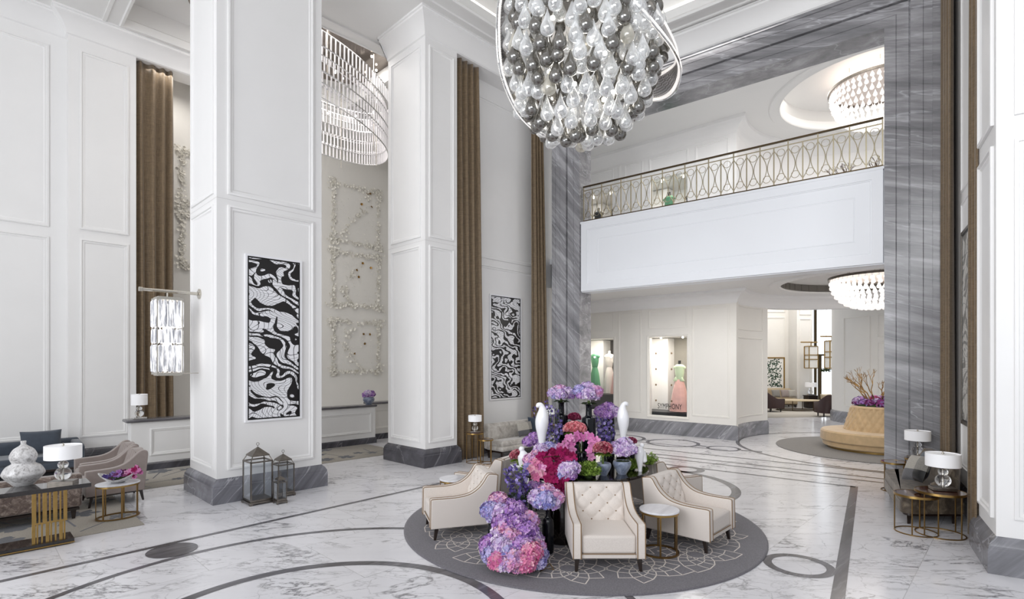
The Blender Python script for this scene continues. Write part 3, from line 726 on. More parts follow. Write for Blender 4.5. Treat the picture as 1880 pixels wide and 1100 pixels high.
lcg = MB(); lcg.quad((10.6, 17.2, 7.4), (26, 17.2, 7.4), (26, 30, 7.4), (10.6, 30, 7.4)); struct(lcg.build('ceiling_lounge', M['ceiling_paint'], sharp=0))
# ------------------------------------------------------------------ seats, tables, lamps, rugs, curtains, pictures
def facing(dx, dy): return math.atan2(dx, -dy)
RUGC = (0.926, 7.366)
def rug():
    """round carpet with rosettes of pale lines"""
    n = 160; mb = MB()
    mb.add(circle(RUGC, 2.385, n, 0.0) + circle(RUGC, 2.385, n, 0.014) + circle(RUGC, 2.36, n, 0.018), [[i, (i + 1) % n, n + (i + 1) % n, n + i] for i in range(n)] + [[n + i, n + (i + 1) % n, 2 * n + (i + 1) % n, 2 * n + i] for i in range(n)] + [list(range(2 * n, 3 * n))])
    r_ = random.Random(5)
    def seg(p, q, w, mi):
        d = Vector((q[0] - p[0], q[1] - p[1]))
        if d.length < 1e-5: return
        for t in (p, q):
            if math.hypot(t[0], t[1]) > 2.18: return
        d.normalize(); nx, ny = -d.y * w / 2, d.x * w / 2
        z = 0.0195 if mi == 1 else 0.0205
        vs = [(RUGC[0] + a, RUGC[1] + b, z) for a, b in ((p[0] - nx, p[1] - ny), (q[0] - nx, q[1] - ny), (q[0] + nx, q[1] + ny), (p[0] + nx, p[1] + ny))]
        mb.add(vs, [[0, 1, 2, 3]], mi)
    cs = [(q * math.cos(R(o_ + i * 360 / n_)), q * math.sin(R(o_ + i * 360 / n_))) for q, n_, o_ in ((1.78, 14, 28), (1.12, 9, 10), (0.5, 4, 0)) for i in range(n_)]
    for ci, (cx, cy) in enumerate(cs):
        N = 10; rot = r_.uniform(0, 1); rad = [0.105, 0.165, 0.235, 0.32, 0.42, 0.54]
        pts = [[(cx + rr * math.cos(2 * PI * (j + 0.5 * (k % 2) + rot) / N), cy + rr * math.sin(2 * PI * (j + 0.5 * (k % 2) + rot) / N)) for j in range(N)] for k, rr in enumerate(rad)]
        own = lambda p: min(range(len(cs)), key=lambda i: (p[0] - cs[i][0]) ** 2 + (p[1] - cs[i][1]) ** 2) == ci
        for j in range(N): seg(pts[0][j], pts[0][(j + 1) % N], 0.013, 1)
        for k in range(len(rad) - 1):
            for j in range(N):
                q1, q2 = (pts[k + 1][j], pts[k + 1][(j - 1) % N]) if k % 2 == 0 else (pts[k + 1][j], pts[k + 1][(j + 1) % N])
                for q in (q1, q2):
                    mid = ((pts[k][j][0] + q[0]) / 2, (pts[k][j][1] + q[1]) / 2)
                    if own(mid) and (k < 4 or r_.random() < 0.9): seg(pts[k][j], q, 0.013, 1)
        if ci % 3 == 0:
            j = r_.randrange(N); a, b, c, d = pts[1][j], pts[2][j], pts[3][j], pts[2][(j - 1) % N]
            for p, q in ((a, b), (b, c), (c, d), (d, a)): seg(p, q, 0.014, 2)
    o = mb.build('round_rug', [M['rug_grey'], M['cream_linen'], M['piping_brown']], sharp=0)
    return tag(o, 'large round grey rug with pale rosette lines under the flower table', 'rug')
rug()

def taper_leg(x, y, z1, top, bot, sx=0.0, sy=0.0):
    mb = MB(); vs = []
    for z, h, ox, oy in ((0, bot, sx, sy), (z1, top, 0, 0)):
        vs += [(x + ox - h, y + oy - h, z), (x + ox + h, y + oy - h, z), (x + ox + h, y + oy + h, z), (x + ox - h, y + oy + h, z)]
    return mb.add(vs, [[0, 3, 2, 1], [4, 5, 6, 7], [0, 1, 5, 4], [1, 2, 6, 5], [2, 3, 7, 6], [3, 0, 4, 7]])
def arm_profile():
    top = bez([(-0.42, 0.505), (-0.40, 0.53), (-0.25, 0.53), (-0.08, 0.535), (0.07, 0.565), (0.18, 0.635), (0.25, 0.72), (0.29, 0.785), (0.33, 0.81), (0.43, 0.795)], 5)
    return [(-0.425, 0.15)] + top + [(0.385, 0.15)]
def armchair(label):
    t = thing('tufted_armchair', label, 'armchair', group='cream tufted armchairs round the flower table')
    cl = M['cream_linen']; prof = arm_profile()
    for s in (-1, 1):
        x0, x1 = (s * 0.285, s * 0.382) if s > 0 else (-0.382, -0.285)
        mb = MB(); mb.prism(prof, x0, x1, lambda y, z, x: (x, y, z)); mb.build('arm', cl, t, bevel=0.016, seg=3)
        pm = MB()
        for x in (x0 + 0.008, x1 - 0.008): pm.tube([(x, y, z) for y, z in [(p[0] - 0.001 if i == 0 else p[0], p[1] + 0.0015) for i, p in enumerate(prof[:-1])]], 0.0055, 6)
        pm.tube([(x1 - 0.008 if s > 0 else x0 + 0.008, y, z) for y, z in prof[-2:]], 0.0055, 6)
        pm.build('piping', M['piping_brown'], t)
    mb = MB(); mb.box((0, -0.07, 0.3), (0.568, 0.665, 0.20)); mb.build('seat', cl, t, bevel=0.028, seg=4)
    mb = MB(); mb.box((0, -0.06, 0.175), (0.568, 0.69, 0.05)); mb.build('apron', cl, t, bevel=0.008)
    pm = MB(); pm.tube([(-0.284, -0.408, 0.203), (0.284, -0.408, 0.203)], 0.0055, 6); pm.build('piping', M['piping_brown'], t)
    # tufted back: diamond pleats between buttons
    dx, dz = 0.19, 0.088; H0, H1 = 0.34, 0.805; th = 0.115
    def front(u, v):
        x = (u - 0.5) * 0.568; z = H0 + (H1 - H0) * v; zz = z - 0.41
        p = x / dx + zz / (2 * dz) + 0.5; q = x / dx - zz / (2 * dz) + 0.5
        d = abs(math.sin(PI * p)) ** 0.5 * abs(math.sin(PI * q)) ** 0.5
        nb = min((abs(p - round(p)) ** 2 + abs(q - round(q)) ** 2) ** 0.5, 0.4) / 0.4
        edge = min(1, min(u, 1 - u) / 0.06, (1 - v) / 0.06)
        puff = (0.012 + 0.024 * d * (0.4 + 0.6 * nb)) * max(0.0, edge) ** 0.5
        y = 0.165 + 0.30 * (z - H0) - puff
        return (x, y, z)
    mb = MB(); mb.grid(54, 46, front)
    nx = 54; base = len(mb.v)
    yb = lambda z: 0.165 + 0.30 * (z - H0) + th * (1 - 0.35 * (z - H0) / 0.46)
    mb.grid(2, 2, lambda u, v: ((0.5 - u) * 0.568, yb(H0 + (H1 - H0) * v), H0 + (H1 - H0) * v))
    mb.quad((-0.284, front(0, 1)[1], H1), (0.284, front(1, 1)[1], H1), (0.284, yb(H1), H1), (-0.284, yb(H1), H1))
    b = mb.build('backrest', cl, t, sharp=60)
    bm = MB()
    for i in range(-4, 5):
        for j in range(-6, 12):
            x = (i + j) / 2 * dx - 0.5 * dx; zz = (i - j) * dz
            for_x, for_z = x + 0.0, 0.41 + zz
            if abs(for_x) < 0.255 and H0 + 0.03 < for_z < H1 - 0.03:
                v = (for_z - H0) / (H1 - H0); p = front(for_x / 0.568 + 0.5, v); bm.lathe([(0, -0.006), (0.008, -0.004), (0.009, 0.0), (0.0, 0.004)], 8, (p[0], p[1] - 0.003, p[2]), M=Matrix.Rotation(R(90), 3, 'X'))
    bm.build('button', M['piping_brown'], b)
    mb = MB(); mb.prism([(0.20, 0.15), (0.385, 0.15), (0.43, 0.795), (0.395, 0.80), (0.30, 0.4)], -0.284, 0.284, lambda y, z, x: (x, y, z)); mb.build('back_panel', cl, t, bevel=0.01)
    for sx in (-1, 1):
        for sy in (-1, 1):
            taper_leg(sx * 0.325, sy * 0.35 + 0.005, 0.155, 0.026, 0.015, sx * 0.012, sy * 0.022).build('leg', M['dark_wood'], t, bevel=0.003)
    for o in t.children_recursive: o.data.transform(Matrix.Diagonal((1, 1, 0.955, 1)))
    return t
ch = armchair('cream tufted armchair facing forward in front of the flower table')
ch.location = (1.01, 5.90, 0.021)
for x, y, d, lab in ((-0.70, 6.94, (-0.955, -0.297), 'cream armchair beside the floor hydrangeas, its smooth side panel showing'),
                     (2.19, 6.55, (0.73, -0.683), 'cream tufted armchair turned outward behind the marble side table'),
                     (2.28, 8.0, (0.906, 0.423), 'cream armchair seen from behind at the green fern end of the flower table'),
                     (-0.33, 8.21, (-0.866, 0.5), 'cream armchair mostly hidden behind the chair by the floor hydrangeas'),
                     (0.98, 8.87, (0.05, 1.0), 'cream armchair on the far side of the flower table, glimpsed beneath the tabletop')):
    dup(ch, (x, y, 0.021), facing(*d), lab)

def round_marble_table(label, loc, group=None, r=0.225, h=0.50, sx=1.0, sy=1.0, bars=6, rz=0.0):
    t = thing('side_table', label, 'side table', loc, rz, group)
    mb = MB(); mb.lathe([(0, h - 0.022), (r - 0.004, h - 0.022), (r, h - 0.018), (r, h - 0.004), (r - 0.004, h), (0, h)], 48, sx=sx, sy=sy); mb.build('top', M['table_marble'], t)
    mb = MB(); mb.lathe([(r - 0.02, h - 0.045), (r - 0.006, h - 0.045), (r - 0.006, h - 0.023), (r - 0.02, h - 0.023), (r - 0.02, h - 0.045)], 48, sx=sx, sy=sy); mb.build('rim', M['brass'], t)
    mb = MB(); q = r - 0.012; mb.lathe([(q - 0.016, 0), (q + 0.008, 0), (q + 0.008, 0.016), (q - 0.016, 0.016), (q - 0.016, 0)], 48, sx=sx, sy=sy); mb.build('base_ring', M['antique_brass'], t)
    for i in range(bars):
        a = 2 * PI * (i + 0.3) / bars; mb = MB()
        mb.box((q * sx * math.cos(a), q * sy * math.sin(a), h / 2 - 0.015), (0.010, 0.02, h - 0.06), math.atan2(sx * math.sin(a), sy * math.cos(a))); mb.build('leg', M['antique_brass'], t, bevel=0.002)
    return t
round_marble_table('round marble side table with brass bars between two cream armchairs', (1.70, 6.10, 0.021), 'round marble side tables on the rug')
round_marble_table('round marble side table behind the smooth-sided cream armchair', (-0.846, 7.74, 0.021), 'round marble side tables on the rug', r=0.218)
round_marble_table('oval marble side table with brass bars holding a white flower bowl', (-5.60, 7.51, 0.017), None, r=0.262, h=0.49, sx=1.0, sy=0.8, bars=7, rz=R(46))

# the big dark table of the flower display
def flower_table():
    t = thing('round_table', 'large round dark lacquered table carrying the flower display', 'table', (RUGC[0], RUGC[1], 0.021))
    mb = MB(); mb.lathe([(0, 0.70), (0.91, 0.70), (0.95, 0.715), (0.955, 0.735), (0.945, 0.75), (0, 0.75)], 96); mb.build('top', M['lacquer'], t)
    mb = MB(); mb.lathe([(0.30, 0), (0.32, 0.02), (0.20, 0.05), (0.17, 0.3), (0.17, 0.62), (0.26, 0.70)], 40); mb.build('pedestal', M['lacquer'], t)
    for i in range(6):
        a = R(20 + i * 60)
        for d in (-0.035, 0.035):
            x, y = 0.72 * math.cos(a + d), 0.72 * math.sin(a + d); mb = MB(); mb.tube([(x, y, 0.0), (x, y, 0.70)], 0.011, 8); mb.build('leg', M['black'], t)
    return t
flower_table()

# table lamps: drum shade, stacked glass balls, square foot
def table_lamp(label, loc, group, k=1.0, rz=0.0, shade=(0.185, 0.165)):
    t = thing('table_lamp', label, 'lamp', loc, rz, group)
    mb = MB(); mb.box((0, 0, 0.02), (0.26, 0.17, 0.04)); mb.build('foot', M['chrome'] if k != 1 else M['pewter'], t, bevel=0.004)
    mb = MB(); mb.tube([(0, 0, 0.04), (0, 0, 0.5)], 0.008, 8); mb.build('stem', M['nickel'], t)
    for z, r in ((0.125, 0.086), (0.235, 0.055), (0.045, 0.03)):
        mb = MB(); mb.lathe([(0.006, z - r * 0.95)] + [(r * math.cos(a), z + r * 0.95 * math.sin(a)) for a in [R(x) for x in range(-80, 81, 16)]] + [(0.006, z + r * 0.95)], 24); mb.build('glass_ball', M['crystal'], t)
    rs, hs = shade; z0 = 0.31
    mb = MB(); mb.lathe([(rs - 0.004, z0), (rs, z0), (rs, z0 + hs), (rs - 0.004, z0 + hs), (rs - 0.004, z0)], 48); s = mb.build('shade', M['linen_shade'], t)
    mb = MB(); mb.lathe([(0, z0 + hs - 0.012), (rs - 0.005, z0 + hs - 0.012)], 32); mb.build('diffuser', M['linen_shade'], s, sharp=0)
    mb = MB(); mb.lathe([(0.006, z0 + hs - 0.012), (0.016, z0 + hs), (0.012, z0 + hs + 0.012), (0, z0 + hs + 0.018)], 12); mb.build('finial', M['nickel'], t)
    if k != 1: t.scale = (k, k, k)
    return t
G1 = 'drum-shade lamps with glass ball stems'
# console with the gourd vase and the first lamp
def console():
    c = LFR.inv(*G(137, 998)); a1 = c[0]; b0 = c[1]; A0 = a1 - 2.6
    t = thing('console_table', 'dark console table with slatted brass legs behind the speckled sofa', 'console table', LFR.P(A0, b0, 0.017), R(46))
    L = 2.6
    mb = MB(); mb.box((L / 2 + 0.08, 0.19, 0.675), (L + 0.16, 0.40, 0.05)); mb.build('top', M['lacquer'], t, bevel=0.004)
    mb = MB(); mb.box((L / 2, 0.19, 0.03), (L, 0.36, 0.035)); f_ = mb.build('base', M['lacquer'], t, bevel=0.003)
    mb = MB(); mb.box((L / 2, 0.19, 0.006), (L + 0.004, 0.364, 0.012)); mb.build('brass_edge', M['brass'], f_)
    for x0 in (L - 0.385, 0.2):
        mb = MB(); ws = [0.04, 0.017, 0.04, 0.017, 0.04, 0.017, 0.036]; x = x0
        xs = []
        for w in ws: xs.append((x, w)); x += w + 0.019
        tot = x - 0.019 - x0
        for x_, w in xs: mb.box((x_ + w / 2, 0.05, 0.47), (w, 0.014, 0.36))
        n = 8
        for i in range(n):
            w = (0.017, 0.034)[i % 3 == 0]; mb.box((x0 + w / 2 + i * (tot - 0.034) / (n - 1), 0.05, 0.165), (w, 0.014, 0.235))
        mb.box((x0 + tot / 2, 0.05, 0.283), (tot, 0.016, 0.02)); mb.build('slatted_leg', M['brass'], t, bevel=0.002)
    return t, A0, b0
con, cA, cB = console()
def on_console(px, py): return G(px, py, 0.70)
q = on_console(43, 893); 
def gourd(q):
    mb = MB(); mb.lathe(bez([(0.105, 0), (0.125, 0.012), (0.235, 0.12), (0.245, 0.165), (0.20, 0.235), (0.135, 0.275), (0.15, 0.315), (0.16, 0.37), (0.12, 0.445), (0.06, 0.485), (0.032, 0.51), (0.034, 0.545), (0.026, 0.548), (0.022, 0.5), (0.0, 0.49)], 4), 48)
    o = mb.build('gourd_vase', M['gourd_glaze']); o.location = (q[0], q[1], 0.7135); o.scale = (0.82, 0.82, 0.98)
    tag(o, 'large mottled white double gourd vase on the dark console', 'vase')
gourd(q)
q = on_console(116, 890); table_lamp('white drum lamp with glass ball stem on the dark console beside the gourd vase', (q[0], q[1], 0.7135), G1, 1.0, R(20))

# grey-mauve armchairs and sofas of the seating corner
def mauve_chair(label):
    t = thing('club_armchair', label, 'armchair', group='mauve velvet armchairs'); m = M['mauve_velvet']
    top = bez([(-0.39, 0.53), (-0.37, 0.555), (-0.2, 0.56), (-0.02, 0.575), (0.10, 0.62), (0.2, 0.70), (0.27, 0.77), (0.33, 0.80), (0.39, 0.78), (0.40, 0.72)], 5)
    prof = [(-0.39, 0.17)] + top + [(0.35, 0.17)]
    for s in (-1, 1):
        x0, x1 = sorted((s * 0.265, s * 0.37)); mb = MB(); mb.prism(prof, x0, x1, lambda y, z, x: (x, y, z)); mb.build('arm', m, t, bevel=0.03, seg=4)
    mb = MB(); mb.box((0, -0.06, 0.29), (0.53, 0.66, 0.24)); mb.build('seat', m, t, bevel=0.04, seg=4)
    def back(u, v):
        x = (u - 0.5) * 0.56; z = 0.34 + 0.46 * v; ch_ = 0.012 * abs(math.sin(PI * u * 5)) ** 0.6
        return (x, 0.16 + 0.28 * (z - 0.34) - 0.03 - ch_ * min(1, v * 3), z - 0.05 * (2 * u - 1) ** 2 * v)
    mb = MB(); mb.grid(41, 12, back); mb.grid(9, 6, lambda u, v: ((0.5 - u) * 0.56, 0.385 - 0.02 * (2 * u - 1) ** 2, 0.17 + 0.63 * v - 0.05 * (2 * u - 1) ** 2 * v))
    mb.grid(9, 2, lambda u, v: ((u - 0.5) * 0.56, back(u, 1)[1] * (1 - v) + v * (0.385 - 0.02 * (2 * u - 1) ** 2), back(u, 1)[2] + 0.0 * v))
    mb.build('backrest', m, t, sharp=60)
    mb = MB(); mb.box((0, -0.02, 0.16), (0.70, 0.70, 0.02)); mb.build('seat_frame', M['dark_wood'], t)
    for sx in (-1, 1):
        for sy in (-1, 1): taper_leg(sx * 0.31, sy * 0.31, 0.16, 0.022, 0.013, sx * 0.01, sy * 0.03).build('leg', M['dark_wood'], t, bevel=0.003)
    return t
fR = (-math.cos(R(46)), -math.sin(R(46)))
mc = mauve_chair('nearer mauve velvet armchair just behind the oval marble table'); mc.location = (-6.36, 8.42, 0.017); mc.rotation_euler = (0, 0, facing(*fR))
dup(mc, (-6.95, 9.05, 0.017), facing(*fR), 'farther mauve velvet armchair, half hidden by its twin')

def pillow(w, h, t, mats, name='cushion', parent=None, split=None):
    mb = MB(); n = 18
    def srf(s):
        def f_(u, v):
            a, b = 2 * u - 1, 2 * v - 1
            pin = 1 - 0.06 * (1 - (1 - a * a) * 1.0) * 0 - 0.05 * (abs(a) ** 2 * (1 - abs(b) ** 3) * 0)
            th = t * ((1 - abs(a) ** 3.2) * (1 - abs(b) ** 3.2)) ** 0.55
            kx = 1 - 0.07 * (1 - b * b) * 0 ; e = 1 - 0.06 * (1 - abs(a) ** 2) * abs(b) ** 3 - 0.0
            e2 = 1 - 0.06 * (1 - abs(b) ** 2) * abs(a) ** 3
            return (a * w / 2 * e2, s * th, b * h / 2 * e)
        return f_
    for s in (-1, 1):
        k = len(mb.f); mb.grid(n, n, srf(s) if s < 0 else (lambda u, v: srf(1)(1 - u, v)))
        if split:
            for i in range((n - 1) * (n - 1)):
                r_, c_ = divmod(i, n - 1); mb.m[k + i] = split((c_ + 0.5) / (n - 1) if s < 0 else 1 - (c_ + 0.5) / (n - 1), (r_ + 0.5) / (n - 1))
    return mb.build(name, mats, parent, sharp=0)
def put_pillow(name, w, h, t, mats, loc, rz, tilt, label, group=None, split=None, roll=0.0):
    o = pillow(w, h, t, mats, name, None, split); o.location = loc
    o.rotation_euler = (Matrix.Rotation(rz, 3, 'Z') @ Matrix.Rotation(-tilt, 3, 'X') @ Matrix.Rotation(roll, 3, 'Y')).to_euler()
    return tag(o, label, 'cushion', group)

def sofa(name, label, loc, rz, L, D, mats, seat_h=0.42, back_h=0.78, arm_h=None, leg_h=0.14, flare=0.1, arm_w=0.1, round_=0.05, group=None):
    """long seat: front at -y, origin at the middle of its base"""
    m, mi = mats; t = thing(name, label, 'sofa', loc, rz, group)
    mb = MB(); mb.box((0, 0, leg_h + 0.02), (L - 0.06, D - 0.06, 0.035)); mb.build('plinth', M['dark_wood'], t)
    mb = MB(); mb.box((0, -0.03, (leg_h + 0.04 + seat_h - 0.12) / 2), (L, D - 0.06, seat_h - 0.12 - leg_h - 0.03)); mb.build('base', m, t, bevel=round_, seg=4)
    il = L - (2 * arm_w if arm_h else 0.02)
    mb = MB(); mb.box((0, -0.10, seat_h - 0.06), (il, D - 0.22, 0.13)); mb.build('seat_cushion', mi, t, bevel=0.045, seg=4)
    prof = [(D / 2 - 0.20, seat_h - 0.15), (D / 2 - 0.17, back_h - 0.06), (D / 2 - 0.13 + flare * 0.6, back_h), (D / 2 - 0.02 + flare, back_h - 0.01), (D / 2 + flare * 0.6, back_h - 0.2), (D / 2, leg_h + 0.05), (D / 2 - 0.2, leg_h + 0.05)]
    mb = MB(); mb.prism(prof, -L / 2, L / 2, lambda y, z, x: (x, y, z)); mb.build('backrest', m, t, bevel=0.035, seg=4)
    if arm_h:
        for s in (-1, 1):
            x0, x1 = sorted((s * L / 2, s * (L / 2 - arm_w))); mb = MB()
            mb.prism([(-D / 2 + 0.02, leg_h + 0.05), (-D / 2 + 0.02, arm_h - 0.04), (-D / 2 + 0.08, arm_h), (D / 2 - 0.2, arm_h + 0.03), (D / 2 - 0.1, back_h - 0.06), (D / 2 - 0.02, leg_h + 0.05)], x0, x1, lambda y, z, x: (x, y, z)); mb.build('arm', m, t, bevel=0.03, seg=4)
    for sx in (-1, 1):
        for sy in (-1, 1): taper_leg(sx * (L / 2 - 0.09), sy * (D / 2 - 0.09), leg_h + 0.01, 0.03, 0.018).build('leg', M['dark_wood'], t)
    return t
# speckled sofa whose back stands behind the console, and the blue-grey sofa against the left wall
a_, b_ = LFR.inv(*G(135, 954)); L1 = 2.9
sofa('sofa', 'sofa with speckled brown velvet back, standing behind the dark console', LFR.P(a_ - L1 / 2 + 0.09, b_ + 0.34, 0.017), R(46 + 180), L1, 0.84, (M['speckled_velvet'], M['silver_velvet']), 0.40, 0.64, None, 0.12, 0.02)
s2 = LFR.P(-2.1, 4.85, 0.0)
sofa('sofa', 'blue grey velvet sofa against the panelled wall beyond the gourd vase', s2, R(46), 2.2, 0.95, (M['blue_grey_velvet'], M['blue_grey_velvet']), 0.42, 0.66, 0.60, 0.12, 0.04, 0.14)
q = G(82, 826, 0.62)
put_pillow('cushion', 0.62, 0.46, 0.10, M['blue_grey_velvet'], LFR.P(-1.62, 4.78, 0.66), R(46), R(14), 'big charcoal velvet cushion on the blue grey sofa', None)

# sofa under the second picture with its cushions, tables and lamps
mid = LFR.P(6.7, -0.28, 0.0)
sofa('sofa', 'silver crushed velvet sofa under the picture between two curtains', mid, R(46), 1.95, 0.62, (M['silver_velvet'], M['silver_velvet']), 0.43, 0.80, None, 0.16, 0.04)
tw = lambda u, v: (1 if v < 0.4 else 0) if u < 0.66 else (3 if v < 0.4 else 2)
TWD = [M['light_tweed'], M['dark_tweed'], M['grey_tweed'], M['black']]
put_pillow('cushion', 0.55, 0.34, 0.07, TWD, LFR.P(6.72, -0.36, 0.62), R(46 + 4), R(14), 'checked grey tweed cushion on the silver sofa', 'checked tweed cushions', tw)
put_pillow('cushion', 0.42, 0.40, 0.07, M['navy_cloth'], LFR.P(7.22, -0.22, 0.67), R(46), R(10), 'navy cushion behind the checked one on the silver sofa')
def nest_table(label, loc, r, h, top, group, rods=4, rot=0.4):
    t = thing('nest_table', label, 'side table', loc, 0, group)
    mb = MB(); mb.lathe([(0, h - 0.018), (r - 0.006, h - 0.018), (r - 0.006, h), (0, h)], 40); tp = mb.build('top', top, t)
    mb = MB(); mb.lathe([(r - 0.006, h - 0.026), (r, h - 0.026), (r, h + 0.003), (r - 0.006, h + 0.003), (r - 0.006, h - 0.026)], 40); mb.build('rim', M['brass'], tp)
    mb = MB(); mb.tube(circle((0, 0), r - 0.008, 40, 0.008), 0.008, 6, True); mb.build('base_ring', M['antique_brass'], t)
    for i in range(rods):
        a = rot + 2 * PI * i / rods; mb = MB(); x, y = (r - 0.008) * math.cos(a), (r - 0.008) * math.sin(a); mb.tube([(x, y, 0.01), (x, y, h - 0.02)], 0.008, 8); mb.build('leg', M['antique_brass'], t)
    return t
g1 = 'round brass nest tables beside the sofas'
t1 = G(872, 849); nest_table('taller brass nest table with a lamp beside the silver sofa', (t1[0], t1[1] , 0), 0.20, 0.66, M['walnut_glass'], g1)
t2 = G(890, 851); nest_table('shorter brass nest table tucked against the silver sofa', (t2[0] + 0.02, t2[1] + 0.02, 0), 0.17, 0.53, M['walnut_glass'], g1, 4, 0.9)
table_lamp('small white drum lamp with twisted glass stem beside the silver sofa', (t1[0], t1[1], 0.663), G1, 0.80, R(10))
lp = LFR.P(7.95, -0.08, 0); nest_table('brass nest table at the far end of the silver sofa behind the flowers', lp, 0.2, 0.62, M['walnut_glass'], g1)
table_lamp('white drum lamp half hidden behind the tall purple flowers', (lp[0], lp[1], 0.623), G1, 0.8, R(40))
table_lamp('small white lamp standing on the stone-topped low wall', LFR.P(aD0 + 0.16, 4.03, 1.06), G1, 0.92, R(46), shade=(0.155, 0.24))

# right side: brown sofa, nest tables, lamps
def brown_sofa():
    fx, fy = (5.35, 7.18), (6.23, 8.78)
    d = Vector((fx[0] - fy[0], fx[1] - fy[1])); L = d.length + 0.12; d.normalize()
    n = Vector((-d.y, d.x))      # away from the room
    ang = math.atan2(d.y, d.x)
    c = Vector(((fx[0] + fy[0]) / 2, (fx[1] + fy[1]) / 2)) + n * 0.32
    t = thing('sofa', 'brown crushed velvet sofa along the curtained wall behind two nest tables', 'sofa', (c.x, c.y, 0), ang)
    m = M['crushed_velvet']; D = 0.74
    def seatpoly(g, n_=10):
        p = [(-L / 2 + g, D / 2 - g), (-L / 2 + g, -0.2)] + [(-L / 2 + 0.2 + (0.2 - g) * math.cos(a), -D / 2 + 0.2 + (0.2 - g) * math.sin(a)) for a in [R(180 + 90 * i / n_) for i in range(n_ + 1)]]
        p += [(L / 2 - 0.2 + (0.2 - g) * math.cos(a), -D / 2 + 0.2 + (0.2 - g) * math.sin(a)) for a in [R(270 + 90 * i / n_) for i in range(n_ + 1)]] + [(L / 2 - g, D / 2 - g)]
        return p
    mb = MB(); mb.prism(seatpoly(0.03), 0.12, 0.16); mb.build('plinth', M['dark_wood'], t)
    mb = MB(); mb.prism(seatpoly(0.0), 0.155, 0.30); mb.build('base', m, t, bevel=0.03, seg=3)
    mb = MB(); mb.prism(seatpoly(0.01), 0.30, 0.43); mb.build('seat_cushion', m, t, bevel=0.045, seg=4)
    wrap = bez([(-L / 2 + 0.05, -0.02), (-L / 2 + 0.05, 0.18), (-L / 2 + 0.16, D / 2 - 0.08), (0, D / 2 - 0.06), (L / 2 - 0.16, D / 2 - 0.08), (L / 2 - 0.05, 0.18), (L / 2 - 0.05, -0.02)], 8)
    nW = len(wrap)
    def hgt(i): s_ = min(i, nW - 1 - i) / (nW * 0.22); return 0.56 + 0.22 * min(1, s_) ** 1.5
    vs = []
    for i, p in enumerate(wrap):
        q = Vector(wrap[min(i + 1, nW - 1)]) - Vector(wrap[max(i - 1, 0)]); q.normalize(); nn = Vector((-q.y, q.x)); h = hgt(i)
        for o_, z in ((0.05, 0.2), (0.07, h - 0.03), (0.045, h), (-0.03, h), (-0.06, h - 0.05), (-0.07, 0.38), (-0.05, 0.2)): vs.append((p[0] + nn.x * o_, p[1] + nn.y * o_, z))
    fs = [[i * 7 + j, i * 7 + j + 1, (i + 1) * 7 + j + 1, (i + 1) * 7 + j] for i in range(nW - 1) for j in range(6)] + [list(range(7)), list(range((nW - 1) * 7, nW * 7))[::-1]]
    mb = MB(); mb.add(vs, fs); mb.build('backrest', m, t, sharp=50)
    for sx in (-1, 1):
        for y in (-D / 2 + 0.1, D / 2 - 0.1): taper_leg(sx * (L / 2 - 0.12), y, 0.13, 0.03, 0.02).build('leg', M['dark_wood'], t)
    for o in t.children:
        for v in o.data.vertices: v.co.x -= 0.55 * (v.co.y + D / 2)
    return t, ang, c, L
bs, bang, bc, bL = brown_sofa()
def on_bs(x, y, z): return (bc.x + x * math.cos(bang) - y * math.sin(bang), bc.y + x * math.sin(bang) + y * math.cos(bang), z)
put_pillow('cushion', 0.62, 0.40, 0.07, TWD, on_bs(0.26, -0.10, 0.68), bang + R(12), R(22), 'checked grey tweed cushion on the brown velvet sofa', 'checked tweed cushions', tw, R(-8))
put_pillow('cushion', 0.40, 0.40, 0.07, M['navy_cloth'], on_bs(-0.20, 0.06, 0.655), bang, R(10), 'navy blue cushion behind the checked one on the brown sofa')
n1 = (5.51, 6.80, 0); n2 = (5.26, 6.88, 0)
nest_table('taller brass nest table holding a lamp in front of the near curtain', n1, 0.268, 0.556, M['walnut_glass'], g1, 4, 0.25)
nest_table('shorter glossy brass nest table at the near end of the brown sofa', n2, 0.238, 0.50, M['walnut_glass'], g1, 4, 0.75)
table_lamp('large white drum lamp on the brass nest table by the near curtain', (5.57, 6.83, 0.56), G1, 1.0, R(-20))
n3 = (6.60, 9.12, 0); n4 = (7.0, 9.12, 0)
nest_table('short brass nest table at the far end of the brown sofa', n3, 0.20, 0.50, M['walnut_glass'], g1, 4, 0.2)
nest_table('lamp-bearing brass nest table against the grey stone portal', n4, 0.185, 0.556, M['walnut_glass'], g1, 4, 0.6)
table_lamp('white drum lamp at the foot of the grey stone portal', (n4[0], n4[1], 0.56), G1, 1.0, R(-10))

